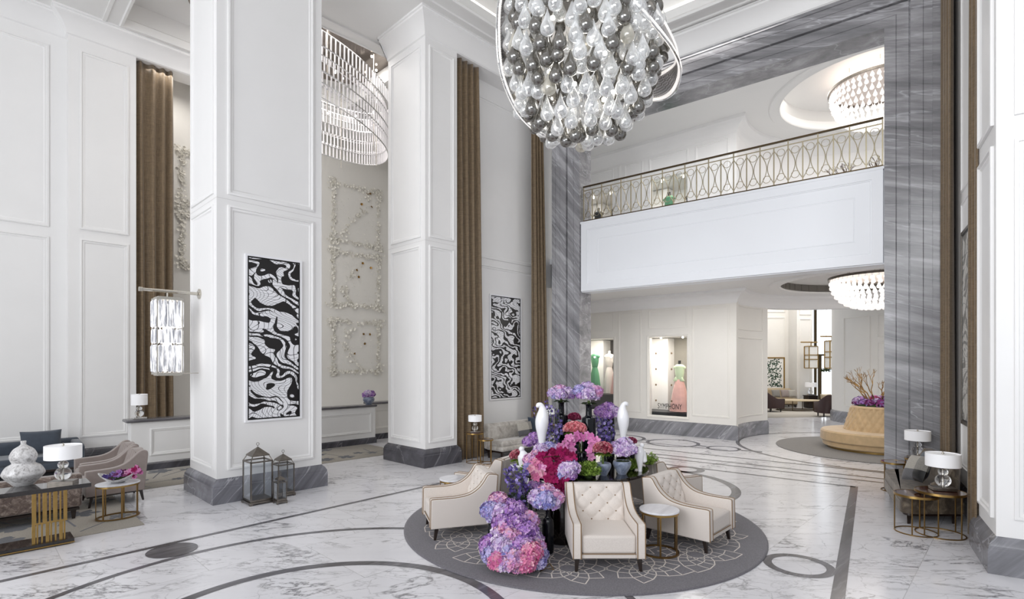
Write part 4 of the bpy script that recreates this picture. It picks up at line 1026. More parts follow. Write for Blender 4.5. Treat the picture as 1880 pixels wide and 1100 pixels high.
# carpets of the seating corner and the niche
def flower_carpet(name, label, poly, seed):
    mb = MB(); mb.prism(poly, 0.0, 0.012); r_ = random.Random(seed)
    xs = [p[0] for p in poly]; ys = [p[1] for p in poly]
    def inside(x, y):
        c = False
        for p, q in zip(poly, poly[1:] + poly[:1]):
            if (p[1] > y) != (q[1] > y) and x < (q[0] - p[0]) * (y - p[1]) / (q[1] - p[1]) + p[0]: c = not c
        return c
    for i in range(120):
        x, y = r_.uniform(min(xs), max(xs)), r_.uniform(min(ys), max(ys)); s = r_.uniform(0.10, 0.24); pts = []
        n = 5
        for k in range(n * 6):
            a = 2 * PI * k / (n * 6); rr = s * (0.45 + 0.55 * abs(math.sin(a * n / 2)) ** 0.7) * r_.uniform(0.85, 1.1); pts.append((x + rr * math.cos(a), y + rr * math.sin(a)))
        if all(inside(*p) for p in pts): mb.add([(p[0], p[1], 0.0135 + i * 1e-5) for p in pts], [list(range(len(pts)))], 1)
        th = r_.uniform(0, 6.3); e = (x + 0.7 * math.cos(th), y + 0.7 * math.sin(th)); nx, ny = -math.sin(th) * 0.012, math.cos(th) * 0.012
        if inside(x, y) and inside(*e): mb.add([(x - nx, y - ny, 0.013), (e[0] - nx, e[1] - ny, 0.013), (e[0] + nx, e[1] + ny, 0.013), (x + nx, y + ny, 0.013)], [[0, 1, 2, 3]], 1)
    return tag(mb.build(name, [M['sand_rug'], M['rug_flower']], sharp=0), label, 'carpet')
bumpy('sand_rug', rgb(176, 168, 156), rgb(196, 190, 180), 70); bumpy('rug_flower', rgb(78, 80, 86), rgb(100, 102, 108), 70)
flower_carpet('floral_carpet', 'beige carpet with grey flowers under the oval marble table and mauve chairs', [LFR.p(-6, -0.39), LFR.p(-0.96, -0.39), LFR.p(-0.96, 3.6), LFR.p(-6, 3.6)], 3)
flower_carpet('floral_carpet', 'beige carpet with grey flowers along the low wall in the niche', [LFR.p(-0.85, 2.02), LFR.p(4.9, 2.02), LFR.p(4.9, 3.82), LFR.p(-0.85, 3.82)], 8)

# curtains
def curtain(label, fr, a0, a1, b, z0, z1, folds, amp, a0t=None, a1t=None, seed=1):
    r_ = random.Random(seed); ph = [r_.uniform(-0.6, 0.6) for _ in range(folds + 2)]; a0t = a0 if a0t is None else a0t; a1t = a1 if a1t is None else a1t
    nx = folds * 12 + 1; mb = MB()
    def f_(u, v):
        e = v ** 1.2; A = (a0 * (1 - e) + a0t * e); B = (a1 * (1 - e) + a1t * e); k = u * folds; j = int(k)
        w = k + 0.25 * (ph[j] * (1 - (k - j)) + ph[j + 1] * (k - j))
        off = amp * (1 - 0.35 * v) * (math.sin(2 * PI * w) + 0.25 * math.sin(4 * PI * w + v * 2))
        return fr.P(A + (B - A) * u + 0.15 * amp * math.sin(v * 5 + j), b + off, z0 + (z1 - z0) * v)
    mb.grid(nx, 22, f_); o = mb.build('curtain', M['curtain_cloth'], sharp=0, solid=0.012)
    return tag(o, label, 'curtain', 'floor-length brown curtains')
aq0, aq1 = on_b(LFR, 5.52, 246), on_b(LFR, 5.52, 321)
curtain('tall brown curtain behind the low wall with the small lamp', LFR, aq0 + 0.02, aq1, 5.54, 0.02, 9.15, 4, 0.075, aq0 + 0.02, on_b(LFR, 5.54, 317), 2)
ac0, ac1 = on_b(LFR, 0.18, 838), on_b(LFR, 0.18, 888)
curtain('tall brown curtain between the white pillar with dark plinth and the silver sofa', LFR, max(ac0, 4.97), ac1, 0.19, 0.02, 9.15, 4, 0.07, max(ac0, 4.97), on_b(LFR, 0.18, 879), 5)
ac2, ac3 = on_b(LFR, 0.24, 974), aP - 0.02
curtain('tall brown curtain hanging beside the grey portal behind the flower display', LFR, ac2, ac3, 0.19, 0.02, 9.15, 4, 0.06, ac2, ac3 - 0.25, 7)
curtain('tall brown curtain between the portal lamp and the narrow picture', RFR, -0.02, 1.25, 0.03, 0.02, 9.12, 4, 0.05, 0.0, 1.15, 9)
curtain('tall brown curtain next to the near white pillar, behind the large lamp', RFR, 2.75, a2 + 0.03, 0.02, 0.02, 9.12, 3, 0.05, 2.85, a2 + 0.03, 12)

# pictures: black and white graphic panels
def graphic(name, fr, scale=1.0, seed=0.0, cols=((22, 19, 20), (242, 242, 246))):
    t = NT(name); co = t.coord()
    x = t.n('ShaderNodeVectorMath', operation='DOT_PRODUCT'); t.l(co, x.inputs[0]); x.inputs[1].default_value = (fr.c, fr.s, 0)
    sp = t.n('ShaderNodeSeparateXYZ'); t.l(co, sp.inputs[0])
    cb = t.n('ShaderNodeCombineXYZ'); t.l(x.outputs['Value'], cb.inputs[0]); t.l(sp.outputs[2], cb.inputs[1]); cb.inputs[2].default_value = seed
    def warp(nz, amount):
        a = t.n('ShaderNodeVectorMath', operation='SUBTRACT'); t.l(nz.outputs[1], a.inputs[0]); a.inputs[1].default_value = (0.5, 0.5, 0.5)
        m = t.n('ShaderNodeVectorMath', operation='SCALE'); t.l(a.outputs[0], m.inputs[0]); m.inputs['Scale'].default_value = amount / scale
        d = t.n('ShaderNodeVectorMath', operation='ADD'); t.l(cb.outputs[0], d.inputs[0]); t.l(m.outputs[0], d.inputs[1]); return d.outputs[0]
    w1 = warp(t.noise(cb.outputs[0], 1.5 * scale, 0.0, 0.5, 0.0), 1.5)
    w3 = warp(t.noise(cb.outputs[0], 2.3 * scale, 0.6, 0.5, 0.0), 1.15)
    wv = t.n('ShaderNodeTexWave', wave_type='BANDS', bands_direction='DIAGONAL'); wv.inputs['Scale'].default_value = 1.5 * scale; wv.inputs['Distortion'].default_value = 0.0
    t.l(w3, wv.inputs['Vector'])
    n2 = t.noise(w1, 1.7 * scale, 0.5, 0.5, 0.3)
    band = t.ramp(t.math('ADD', wv.outputs['Fac'], t.math('MULTIPLY', t.math('SUBTRACT', n2.outputs[0], 0.5), 2.2)), [(0.0, (0, 0, 0)), (0.40, (0, 0, 0)), (0.42, (1, 1, 1)), (1, (1, 1, 1))])
    ln = None
    for d in ('X', 'Y'):
        w2 = t.n('ShaderNodeTexWave', wave_type='BANDS', bands_direction=d); w2.inputs['Scale'].default_value = 2.6 * scale; w2.inputs['Distortion'].default_value = 0.0
        t.l(w1, w2.inputs['Vector']); l_ = t.ramp(w2.outputs['Fac'], [(0.0, (0.03, 0.03, 0.03)), (0.012, (0.03, 0.03, 0.03)), (0.035, (1, 1, 1))])
        ln = l_ if ln is None else t.mix(1.0, ln, l_, 'MULTIPLY')
    c = t.mix(1.0, band, ln, 'MULTIPLY')
    t.base(t.ramp(c, [(0.3, rgb(*cols[0])), (0.6, rgb(*cols[1]))])); t.set(rough=0.3); M[name] = t.mat
def picture(label, fr, a0, a1, b, z0, z1, mat, frame_mat, fw=0.05, dep=0.035, rim=True):
    t = thing('framed_picture', label, 'picture', fr.P((a0 + a1) / 2, b, z0), R(fr.deg)); w, h = a1 - a0, z1 - z0
    mb = MB(); mb.sweep([(-w / 2, 0), (w / 2, 0), (w / 2, h), (-w / 2, h)], [(0, 0), (0, dep), (-fw, dep), (-fw, 0)], True, lambda u, v, q: (u, -q, v)); mb.build('frame', frame_mat, t)
    mb = MB(); mb.box((0, -0.012, h / 2), (w - 2 * fw + 0.01, 0.02, h - 2 * fw + 0.01)); mb.build('print', mat, t)
    if rim:
        mb = MB(); i = fw; mb.sweep([(-w / 2 + i, i), (w / 2 - i, i), (w / 2 - i, h - i), (-w / 2 + i, h - i)], [(0, 0.022), (0, 0.027), (-0.022, 0.027), (-0.022, 0.022)], True, lambda u, v, q: (u, -q, v)); mb.build('black_border', M['black'], t)
    return t
graphic('graphic_waves', LFR, 1.75, 0.3); graphic('graphic_leaves', LFR, 2.1, 5.7); graphic('graphic_grey', RFR, 1.4, 9.1, ((134, 132, 128), (226, 224, 218)))
pa0, pa1 = on_b(LFR, 0.078, 449), on_b(LFR, 0.078, 553)
picture('tall black and white panel of wavy shapes on the pillar above the lanterns', LFR, pa0, pa1, 0.078, 1.24, 3.98, M['graphic_waves'], M['white_gloss'], 0.035)
pb0, pb1 = on_b(LFR, 0.5, 898), on_b(LFR, 0.5, 956)
picture('tall black and white leafy panel between two curtains above the silver sofa', LFR, pb0, pb1, 0.5, 1.28, 3.92, M['graphic_leaves'], M['white_gloss'], 0.035)
picture('narrow grey patterned picture seen edge-on between two curtains', RFR, 1.45, 2.35, 0.12, 1.3, 4.15, M['graphic_grey'], M['pewter'], 0.05)
# ------------------------------------------------------------------ flowers, vases, bird figures
fr_ = random.Random(77)
def sph(rg, zmin=-1.0):
    while True:
        z = rg.uniform(zmin, 1); a = rg.uniform(0, 2 * PI); q = math.sqrt(max(0, 1 - z * z)); return Vector((q * math.cos(a), q * math.sin(a), z))
def floret(mb, c, n, s, k=4, curl=0.25, rg=fr_, wide=0.42):
    n = n.normalized(); u = n.orthogonal().normalized(); v = n.cross(u); a0 = rg.uniform(0, 2 * PI); vs = [tuple(c)]; fs = []
    for i in range(k):
        a = a0 + 2 * PI * i / k; d = u * math.cos(a) + v * math.sin(a); w = n.cross(d)
        m = c + d * s * 0.55 + n * s * curl * 0.6; t = c + d * s + n * s * curl
        b = len(vs); vs += [tuple(m + w * s * wide), tuple(t + w * s * wide * 0.45), tuple(t - w * s * wide * 0.45), tuple(m - w * s * wide)]
        fs.append([0, b + 3, b + 2, b + 1, b])
    return mb.add(vs, fs)
def hydrangea(name, parent, c, r, mat, n=150, sq=0.85, zmin=-0.55, s=None, core=True):
    mb = MB(); c = Vector(c); s = s or r * 0.25; g = PI * (3 - 5 ** 0.5)
    if core:
        mb.lathe([(0.001, -0.62 * r * sq), (0.55 * r, -0.45 * r * sq), (0.80 * r, 0.0), (0.60 * r, 0.52 * r * sq), (0.001, 0.80 * r * sq)], 12, c)
    for i in range(n):
        z = 1 - (1 - zmin) * (i + 0.5) / n; q = math.sqrt(max(0, 1 - z * z)); a = i * g + fr_.uniform(-0.2, 0.2)
        d = Vector((q * math.cos(a), q * math.sin(a), z)); lump = 1 + 0.07 * math.sin(5 * a + 3 * z) * math.cos(4 * z)
        p = c + Vector((d.x, d.y, d.z * sq)) * r * fr_.uniform(0.86, 1.06) * lump
        nn = d + Vector((fr_.uniform(-0.55, 0.55), fr_.uniform(-0.55, 0.55), fr_.uniform(-0.55, 0.55)))
        floret(mb, p, nn, s * fr_.uniform(0.85, 1.15), 4, 0.2, wide=0.5)
    return mb.build(name, M[mat], parent, sharp=0)
def roses(name, parent, c, r, mat, n=34, s=None, sq=0.62, zmin=-0.1):
    mb = MB(); c = Vector(c); s = s or r * 0.36; g = PI * (3 - 5 ** 0.5)
    mb.lathe([(0.001, -0.3 * r), (0.7 * r, -0.2 * r), (0.78 * r, 0), (0.5 * r, 0.45 * r * sq), (0.001, 0.7 * r * sq)], 12, c)
    for i in range(n):
        z = 1 - (1 - zmin) * (i + 0.5) / n; q = math.sqrt(max(0, 1 - z * z)); a = i * g
        d = Vector((q * math.cos(a), q * math.sin(a), z)); p = c + Vector((d.x, d.y, d.z * sq)) * r * fr_.uniform(0.95, 1.03)
        u = d.orthogonal().normalized(); v = d.cross(u)
        Mx = Matrix((u, v, d)).transposed()
        mb.lathe([(s * 0.35, -s * 0.55), (s * 0.66, -s * 0.2), (s * 0.7, s * 0.12), (s * 0.62, s * 0.24)], 7, p, M=Mx, cap=False)
        mb.lathe([(s * 0.3, -s * 0.2), (s * 0.42, s * 0.1), (s * 0.36, s * 0.34)], 6, p, M=Mx @ Matrix.Rotation(0.5, 3, 'Z'), cap=False)
        mb.lathe([(s * 0.10, -s * 0.1), (s * 0.2, s * 0.22), (s * 0.12, s * 0.38)], 5, p, M=Mx, cap=False)
    return mb.build(name, M[mat], parent, sharp=0)
def orchid_spray(name, parent, path, mat, n=22, s=0.055, rad=0.05):
    mb = MB(); P = bez(path, 8)
    for i in range(n):
        p = Vector(P[int(i * (len(P) - 1) / max(1, n - 1))]) + Vector((fr_.uniform(-rad, rad), fr_.uniform(-rad, rad) * 0.7, fr_.uniform(-rad, rad) * 0.8))
        d = Vector((fr_.uniform(-0.7, 0.7), -0.9, fr_.uniform(-0.3, 0.7)))
        floret(mb, p, d, s * fr_.uniform(0.8, 1.1), 5, 0.28, wide=0.42)
        floret(mb, p + d.normalized() * s * 0.1, d, s * 0.4, 3, 0.6, wide=0.4)
    return mb.build(name, M[mat], parent, sharp=0)
def spikes(name, parent, base, tips, mat, n=40, s=0.02, rad=0.035, start=0.35, stems=True):
    """tall flower spikes from a base point to a list of tips"""
    mb = MB(); sm = MB(); b = Vector(base)
    for tpt in tips:
        t = Vector(tpt); mid = b.lerp(t, 0.5) + Vector((fr_.uniform(-0.03, 0.03), fr_.uniform(-0.03, 0.03), 0))
        P = [Vector(q) for q in bez([tuple(b), tuple(mid), tuple(t)], 8)]; sm.tube(P, 0.004, 5)
        for i in range(n):
            k = start + (1 - start) * (i + fr_.random()) / n; p = P[min(len(P) - 1, int(k * (len(P) - 1)))] ; q = P[min(len(P) - 1, int(k * (len(P) - 1)) + 1)]
            p = p.lerp(q, fr_.random()); d = sph(fr_); rr = rad * (1.15 - 0.5 * k)
            floret(mb, p + d * rr * fr_.uniform(0.3, 1), d + Vector((0, 0, 0.2)), s * fr_.uniform(0.8, 1.2), 5, 0.15)
    o = mb.build(name, M[mat], parent, sharp=0)
    if stems: sm.build('stem', M['stem_green'], parent)
    return o
def leaves(name, parent, c, r, mat='leaf_green', n=420, s=0.014, sq=0.75, down=-0.3):
    mb = MB(); c = Vector(c)
    for i in range(n // 9):
        d = sph(fr_, down); e = c + Vector((d.x * r, d.y * r, d.z * r * sq)); b = c + Vector((0, 0, -r * 0.35)); side = d.cross(Vector((fr_.random(), fr_.random(), 1))).normalized()
        mb.tube([b, b.lerp(e, 0.5) + Vector((0, 0, 0.02)), e], 0.0018, 3)
        for k in range(9):
            p = b.lerp(e, 0.45 + 0.55 * k / 8) + side * fr_.uniform(-0.018, 0.018); w = sph(fr_)
            floret(mb, p, w, s * fr_.uniform(0.8, 1.4), 3, 0.1)
    return mb.build(name, M[mat], parent, sharp=0)
def collar(parent, c, r, n=10, mat='leaf_dark'):
    mb = MB(); c = Vector(c)
    for i in range(n):
        a = 2 * PI * i / n + fr_.uniform(-0.2, 0.2); d = Vector((math.cos(a), math.sin(a), -0.15)); w = Vector((-math.sin(a), math.cos(a), 0)) * r * 0.25
        p0, p1, p2 = c, c + d * r * 0.6 + Vector((0, 0, r * 0.12)), c + d * r
        mb.add([p0, p1 + w, p2, p1 - w], [[0, 1, 2, 3]])
    return mb.build('leaf', M[mat], parent, sharp=0)
def vase(name, label, loc, prof, mat, group=None, n=32, sm=5):
    mb = MB(); mb.lathe(bez(prof, sm) if sm else prof, n); o = mb.build(name, M[mat], sharp=50); o.location = loc
    return tag(o, label, 'vase', group)
def at(px, py, Y): return ((px - CX) / F * Y, Y, CH - (py - HZ) * Y / F)
TT = 0.771 + 0.0005        # height of the lacquered table top
GH = 'hydrangea bouquets of the flower display'

# cascade of hydrangea heads on the carpet
def heads(t, org, lst, seedmat=None):
    for (px, py, Y, rp, mat) in lst:
        p = at(px, py, Y); r = rp * Y / F
        hydrangea('flower_head', t, (p[0] - org[0], p[1] - org[1], p[2] - org[2]), r, mat, n=int(90 + 2600 * r), sq=0.86)
def cascade():
    org = (0.04, 5.78, 0.019)
    t = thing('hydrangea_mound', 'big mound of purple and pink hydrangea heads spilling onto the rug', 'flowers', org)
    L = [(946, 940, 5.98, 20, 'petal_violet'), (924, 962, 5.92, 20, 'petal_violet'), (948, 962, 5.84, 23, 'petal_violet'), (968, 958, 5.92, 20, 'petal_pinklilac'), (930, 972, 5.86, 22, 'petal_pinklilac'),
         (962, 978, 5.78, 24, 'petal_violet'), (918, 985, 5.80, 18, 'petal_lilac'), (940, 992, 5.70, 24, 'petal_pinklilac'), (902, 1003, 5.70, 21, 'petal_violet'), (978, 992, 5.78, 19, 'petal_lilac'),
         (924, 1005, 5.62, 24, 'petal_lilac'), (958, 1008, 5.58, 24, 'petal_violet'), (984, 1005, 5.70, 17, 'petal_pinklilac'), (906, 1020, 5.58, 20, 'petal_bluelilac'), (936, 1018, 5.52, 20, 'petal_bluelilac'),
         (972, 1017, 5.50, 22, 'petal_rosepink'), (992, 1018, 5.64, 14, 'petal_bluelilac'), (916, 1030, 5.50, 20, 'petal_rosepink'), (945, 1030, 5.44, 22, 'petal_pinklilac'), (965, 1034, 5.42, 20, 'petal_rosepink'),
         (986, 1032, 5.50, 16, 'petal_bluelilac'), (930, 1036, 5.44, 16, 'petal_lilac'), (950, 1040, 5.42, 15, 'petal_pinklilac')]
    heads(t, org, L)
    mb = MB(); mb.lathe([(0.0, 0.0), (0.30, 0.0), (0.30, 0.02), (0.24, 0.2), (0.16, 0.42), (0, 0.5)], 24, (0, 0.12, 0)); mb.build('foliage', M['leaf_dark'], t)
cascade()
BOT = [(0.0, 0), (0.062, 0), (0.066, 0.01), (0.068, 0.05), (0.068, 0.33), (0.062, 0.375), (0.04, 0.40), (0.028, 0.42), (0.026, 0.50), (0.034, 0.515), (0.024, 0.515), (0.0, 0.45)]
v1 = (0.415, 6.09, 0.019)
vase('bottle_vase', 'black glass bottle vase on the rug under a pink and blue hydrangea ball', v1, BOT, 'vase_glass', None, sm=0)
t = thing('hydrangea_bouquet', 'pink and blue hydrangea ball in the black bottle vase on the rug', 'flowers', (v1[0], v1[1], 0.53), 0, GH)
heads(t, (v1[0], v1[1], 0.53), [(988, 914, 6.1, 17, 'petal_lilac'), (1003, 905, 6.15, 17, 'petal_pinklilac'), (1018, 914, 6.1, 16, 'petal_pinklilac'), (1002, 920, 6.0, 18, 'petal_bluelilac'), (1014, 925, 6.02, 14, 'petal_lilac'), (990, 924, 6.04, 13, 'petal_bluelilac')])
mb = MB(); mb.tube([(0, 0, -0.07), (0, 0, 0.08)], 0.012, 6); mb.build('stem', M['stem_green'], t); collar(t, (0, 0, 0.02), 0.09)
CYL = [(0.0, 0), (0.20, 0), (0.205, 0.01), (0.205, 0.60), (0.2, 0.61), (0.19, 0.60), (0.0, 0.58)]
vase('floor_vase', 'broad black cylinder vase on the rug behind the bottle vase', (0.62, 6.52, 0.019), CYL, 'lacquer', None, 40, 0)
CUP = [(0.0, 0), (0.05, 0), (0.055, 0.01), (0.06, 0.30), (0.055, 0.32), (0.045, 0.30), (0, 0.29)]
v2 = at(905, 1015, 6.16); v2 = (v2[0], 6.16, 0.019)
vase('floor_vase', 'slim black vase beside the smooth-sided armchair under blue hydrangeas', (v2[0] + 0.0, 6.16, 0.019), CUP, 'vase_glass', None, 24, 0)
t = thing('hydrangea_bouquet', 'blue and lilac hydrangea bunch beside the arm of the smooth-sided armchair', 'flowers', (v2[0], 6.16, 0.33), 0, GH)
heads(t, (v2[0], 6.16, 0.33), [(901, 938, 6.1, 18, 'petal_bluelilac'), (920, 942, 6.05, 19, 'petal_lilac'), (915, 920, 6.22, 17, 'petal_pinklilac'), (934, 930, 6.2, 15, 'petal_violet'), (906, 950, 6.08, 13, 'petal_bluelilac'), (926, 955, 6.04, 12, 'petal_lilac')])
mb = MB(); mb.tube([(0, 0, -0.05), (0, 0, 0.14)], 0.02, 6); mb.build('stem', M['stem_green'], t)
# tall purple delphiniums dropping from the table edge to the rug
v3 = (0.10, 6.36, 0.019)
vase('floor_vase', 'dark vase on the rug hidden under tall purple delphiniums', v3, [(0.0, 0), (0.07, 0), (0.075, 0.02), (0.08, 0.36), (0.07, 0.38), (0.06, 0.36), (0, 0.35)], 'vase_glass', None, 24, 0)
t = thing('delphinium_bouquet', 'tall violet delphiniums rising from the rug to the table edge', 'flowers', (v3[0], v3[1], 0.39))
tips = []
for px, py in ((928, 862), (936, 858), (946, 856), (958, 862), (968, 866), (934, 880), (950, 878), (966, 884), (940, 900), (958, 905), (972, 892), (962, 922), (944, 925)):
    p = at(px, py, 6.36 + fr_.uniform(-0.12, 0.1)); tips.append((p[0] - v3[0], p[1] - v3[1], p[2] - 0.39))
spikes('blossom', t, (0, 0, -0.06), tips, 'petal_delphinium', 50, 0.021, 0.055, 0.22)
leaves('foliage', t, (0, 0, 0.18), 0.17, 'leaf_dark', 260, 0.016)
mb_c = at(981, 893, 6.5); t = thing('hydrangea_bouquet', 'small violet hydrangea ball above the pink and blue one', 'flowers', (mb_c[0], 6.62, 0.63), 0, GH)
heads(t, (mb_c[0], 6.62, 0.63), [(984, 893, 6.55, 13, 'petal_violet'), (975, 898, 6.55, 10, 'petal_violet'), (992, 900, 6.55, 10, 'petal_lilac')])
mb = MB(); mb.tube([(0, 0, 0.0), (0.0, -0.02, 0.08)], 0.012, 6); mb.build('stem', M['stem_green'], t)

# on the table ---------------------------------------------------------------
TALL = [(0.0, 0), (0.095, 0), (0.10, 0.012), (0.10, 0.62), (0.092, 0.65), (0.055, 0.665), (0.045, 0.69), (0.043, 0.82), (0.055, 0.845), (0.043, 0.845), (0.0, 0.76)]
def tall_vase(px, Y, h, lab, hl, r=1.0, hlab=''):
    x = (px - CX) / F * Y
    vase('bottle_vase', lab, (x, Y, TT), [(a * r, b * h / 0.845) for a, b in TALL], 'vase_glass', 'tall black glass bottle vases on the table', 40, 0)
    t = thing('hydrangea_bouquet', hlab, 'flowers', (x, Y, TT + h), 0, GH)
    heads(t, (x, Y, TT + h), [(a, b, Y + dy, c, d) for a, b, dy, c, d in hl])
    mb = MB(); mb.tube([(0, 0, -0.06), (0, 0, 0.05)], 0.02, 6); mb.build('stem', M['stem_green'], t); collar(t, (0, 0, 0.02), 0.13, 12)
tall_vase(1030.5, 7.95, 0.845, 'dark blue-black glass bottle vase left of the salmon roses', [(1017, 722, 0, 11, 'petal_lilac'), (1028, 718, 0.06, 12, 'petal_pinklilac'), (1041, 722, 0, 12, 'petal_lilac'), (1030, 725, -0.08, 11, 'petal_lilac'), (1047, 727, 0, 8, 'petal_violet'), (1020, 727, -0.04, 8, 'petal_bluelilac')], 1.0, 'lilac hydrangea ball topping the dark blue-black bottle vase')
tall_vase(1081, 7.6, 0.84, 'black glass bottle vase behind the pink orchids', [(1065, 718, 0, 12, 'petal_bluelilac'), (1079, 714, 0.06, 13, 'petal_lilac'), (1093, 720, 0, 13, 'petal_pinklilac'), (1080, 724, -0.08, 13, 'petal_lilac'), (1092, 729, -0.02, 9, 'petal_lilac'), (1068, 726, -0.04, 10, 'petal_violet')], 1.0, 'largest lilac hydrangea ball, topping the bottle vase behind the pink orchids')
def riser(lab, x, Y, r, h):
    mb = MB(); mb.lathe([(0, 0), (r, 0), (r + 0.004, 0.008), (r + 0.004, h - 0.006), (r, h), (0, h)], 32); o = mb.build('display_block', M['lacquer'], sharp=40); o.location = (x, Y, TT); tag(o, lab, 'display stand')
# birds
def bird(label, loc, h, rz, tall=True, head=1.0):
    """smooth white stylised bird: slim foot, full body, bent neck and round head"""
    if tall:
        P = [(0, 0, 0), (0, 0, 0.10), (0.004, 0, 0.26), (0.006, 0, 0.42), (0.0, 0, 0.58), (-0.012, 0, 0.72), (-0.015, 0, 0.82), (0.0, 0, 0.90), (0.03, 0, 0.955), (0.075, 0, 0.965), (0.105, 0, 0.935), (0.115, 0, 0.905)]
        Rr = [0.058, 0.062, 0.082, 0.108, 0.118, 0.102, 0.078, 0.056, 0.047, 0.045, 0.042, 0.02]
    else:
        P = [(0, 0, 0), (0, 0, 0.12), (0.0, 0, 0.3), (-0.01, 0, 0.48), (-0.02, 0, 0.62), (0.0, 0, 0.72), (0.03, 0, 0.80), (0.05, 0, 0.87), (0.06, 0, 0.95), (0.062, 0, 0.985)]
        Rr = [0.10, 0.105, 0.15, 0.19, 0.19, 0.13, 0.085, 0.10, 0.085, 0.03]
    k = 4; PP = bez(P, k); RR = [q[0] for q in bez([(r, 0) for r in Rr], k)]
    mb = MB(); mb.tube([(x * h, y * h, z * h) for x, y, z in PP], [r * h * (1.38 if tall else 1.12) * (1 if i < len(RR) * 0.86 else 0.85) for i, r in enumerate(RR)], 24)
    t = mb.build('bird_figure', M['white_gloss'], sharp=70); t.location = loc; t.rotation_euler = (0, 0, rz)
    return tag(t, label, 'figurine', 'white stylised bird figures')
b1 = at(995, 817, 7.15); riser('black block under the taller white bird beside the purple flower spray', b1[0], 7.15, 0.09, b1[2] - TT)
bird('slender white bird figure with head bent to the purple spray and silver sofa', b1, 0.56, R(185))
b2 = at(1144, 806, 7.4); riser('black block under the white bird facing the shop windows', b2[0], 7.4, 0.09, b2[2] - TT)
bird('slender white bird figure with head curled towards the shop windows', b2, 0.51, R(5))
b3 = at(960, 851, 6.98); bird('short white bird figure beside the dusty pink rose bowl', (b3[0], 6.98, TT), 0.335, R(165), False)
def split_bird(label, x, Y):
    mb = MB(); h = 0.36
    P = bez([(0, 0, 0), (0.0, 0, 0.1), (-0.01, 0, 0.4), (-0.015, 0, 0.62), (0.01, 0.0, 0.76), (0.03, 0, 0.85), (0.05, 0, 0.9)], 4); RR = [q[0] for q in bez([(0.07, 0), (0.075, 0), (0.13, 0), (0.165, 0), (0.14, 0), (0.09, 0), (0.055, 0)], 4)]
    mb.tube([(a * h, b * h, c * h) for a, b, c in P], [r * h for r in RR], 24)
    o = mb.build('bird_figure', M['white_gloss'], sharp=70); o.location = (x, Y, TT)
    mb = MB(); P = bez([(0.17, 0.06, 0.32), (0.16, 0.06, 0.42), (0.13, 0.05, 0.62), (0.10, 0.03, 0.74)], 4); mb.tube([(a * h, b * h, c * h) for a, b, c in P], [0.07 * h, 0.08 * h] + [0.11 * h] * 8 + [0.10 * h] * (len(P) - 10), 18); mb.build('wing', M['white_gloss'], o, sharp=70)
    mb = MB(); r = 0.088 * h; mb.lathe([(r * math.cos(R(a)) if abs(a) < 90 else 0.0001, r * math.sin(R(a))) for a in range(-90, 91, 15)], 16, (0.07 * h, 0.0, 0.955 * h)); mb.build('head', M['white_gloss'], o, sharp=70)
    tag(o, label, 'figurine', 'white stylised bird figures')
q = at(1174, 860, 7.05); split_bird('squat white bird figure with a ball head among ferns at the table rim', (1175 - CX) / F * 6.98, 6.98)
b5 = at(943, 862, 6.75); 
# roses
def bowl(label, px, Y, r, h, mat='blue_glaze', base=None):
    x = (px - CX) / F * Y
    o = vase('bowl', label, (x, Y, TT if base is None else base), [(0.0, 0), (r * 0.42, 0), (r * 0.5, 0.008), (r * 0.9, h * 0.55), (r, h * 0.8), (r * 0.93, h * 0.97), (r * 0.86, h), (r * 0.8, h * 0.95), (0, h * 0.8)], mat, None, 40, 4); o['category'] = 'bowl'; return x
def rose_ball(label, px, py, Y, rp, mat, base, n=36, sq=0.62):
    p = at(px, py, Y); t = thing('rose_bouquet', label, 'flowers', (p[0], Y, base), 0, 'rose bouquets of the flower display')
    roses('rose_head', t, (0, 0, p[2] - base), rp * Y / F, mat, n, sq=sq); collar(t, (0, 0, max(0.02, p[2] - base - 0.05)), rp * Y / F * 1.1, 14, 'leaf_green')
    mb = MB(); mb.tube([(0, 0, 0.0), (0, 0, p[2] - base)], 0.015, 6); mb.build('stem', M['stem_green'], t); return p
bowl('blue-grey glazed bowl with dusty red roses at the table rim', 1108, 6.75, 0.098, 0.155); rose_ball('dusty red-rimmed roses in the blue-grey bowl beside the fern', 1107, 826, 6.75, 17.5, 'petal_dusty', TT + 0.13, 40, 0.78)
bowl('blue-grey glazed bowl with a lilac hydrangea at the table rim', 1142, 6.82, 0.118, 0.17)
p = at(1144, 822, 6.82); t = thing('hydrangea_bouquet', 'lilac hydrangea ball in the blue-grey bowl near the squat bird', 'flowers', (p[0], 6.82, TT + 0.145), 0, GH)
heads(t, (p[0], 6.82, TT + 0.145), [(1133, 824, 6.8, 14, 'petal_lilac'), (1146, 818, 6.85, 15, 'petal_lilac'), (1156, 826, 6.8, 13, 'petal_lilac'), (1144, 829, 6.75, 13, 'petal_lilac')]); collar(t, (0, 0, 0.02), 0.12)
DRUM = [(0.0, 0), (0.085, 0), (0.09, 0.01), (0.09, 0.28), (0.085, 0.29), (0.075, 0.28), (0, 0.26)]
x = (1055 - CX) / F * 7.5; vase('drum_vase', 'black drum vase under the salmon pink roses', (x, 7.5, TT), DRUM, 'vase_glass', None, 32, 0); rose_ball('salmon pink roses in the middle of the display', 1055, 788, 7.5, 20, 'petal_salmon', TT + 0.27, 40, 0.62)
x = (1054 - CX) / F * 7.95; vase('drum_vase', 'black drum vase under the dark crimson roses at the back', (x, 7.98, TT), [(a, b * 1.35) for a, b in DRUM], 'vase_glass', None, 32, 0); rose_ball('dark crimson roses between the two bottle vases', 1054, 768, 7.98, 12, 'petal_crimson', TT + 0.37, 30, 0.8)
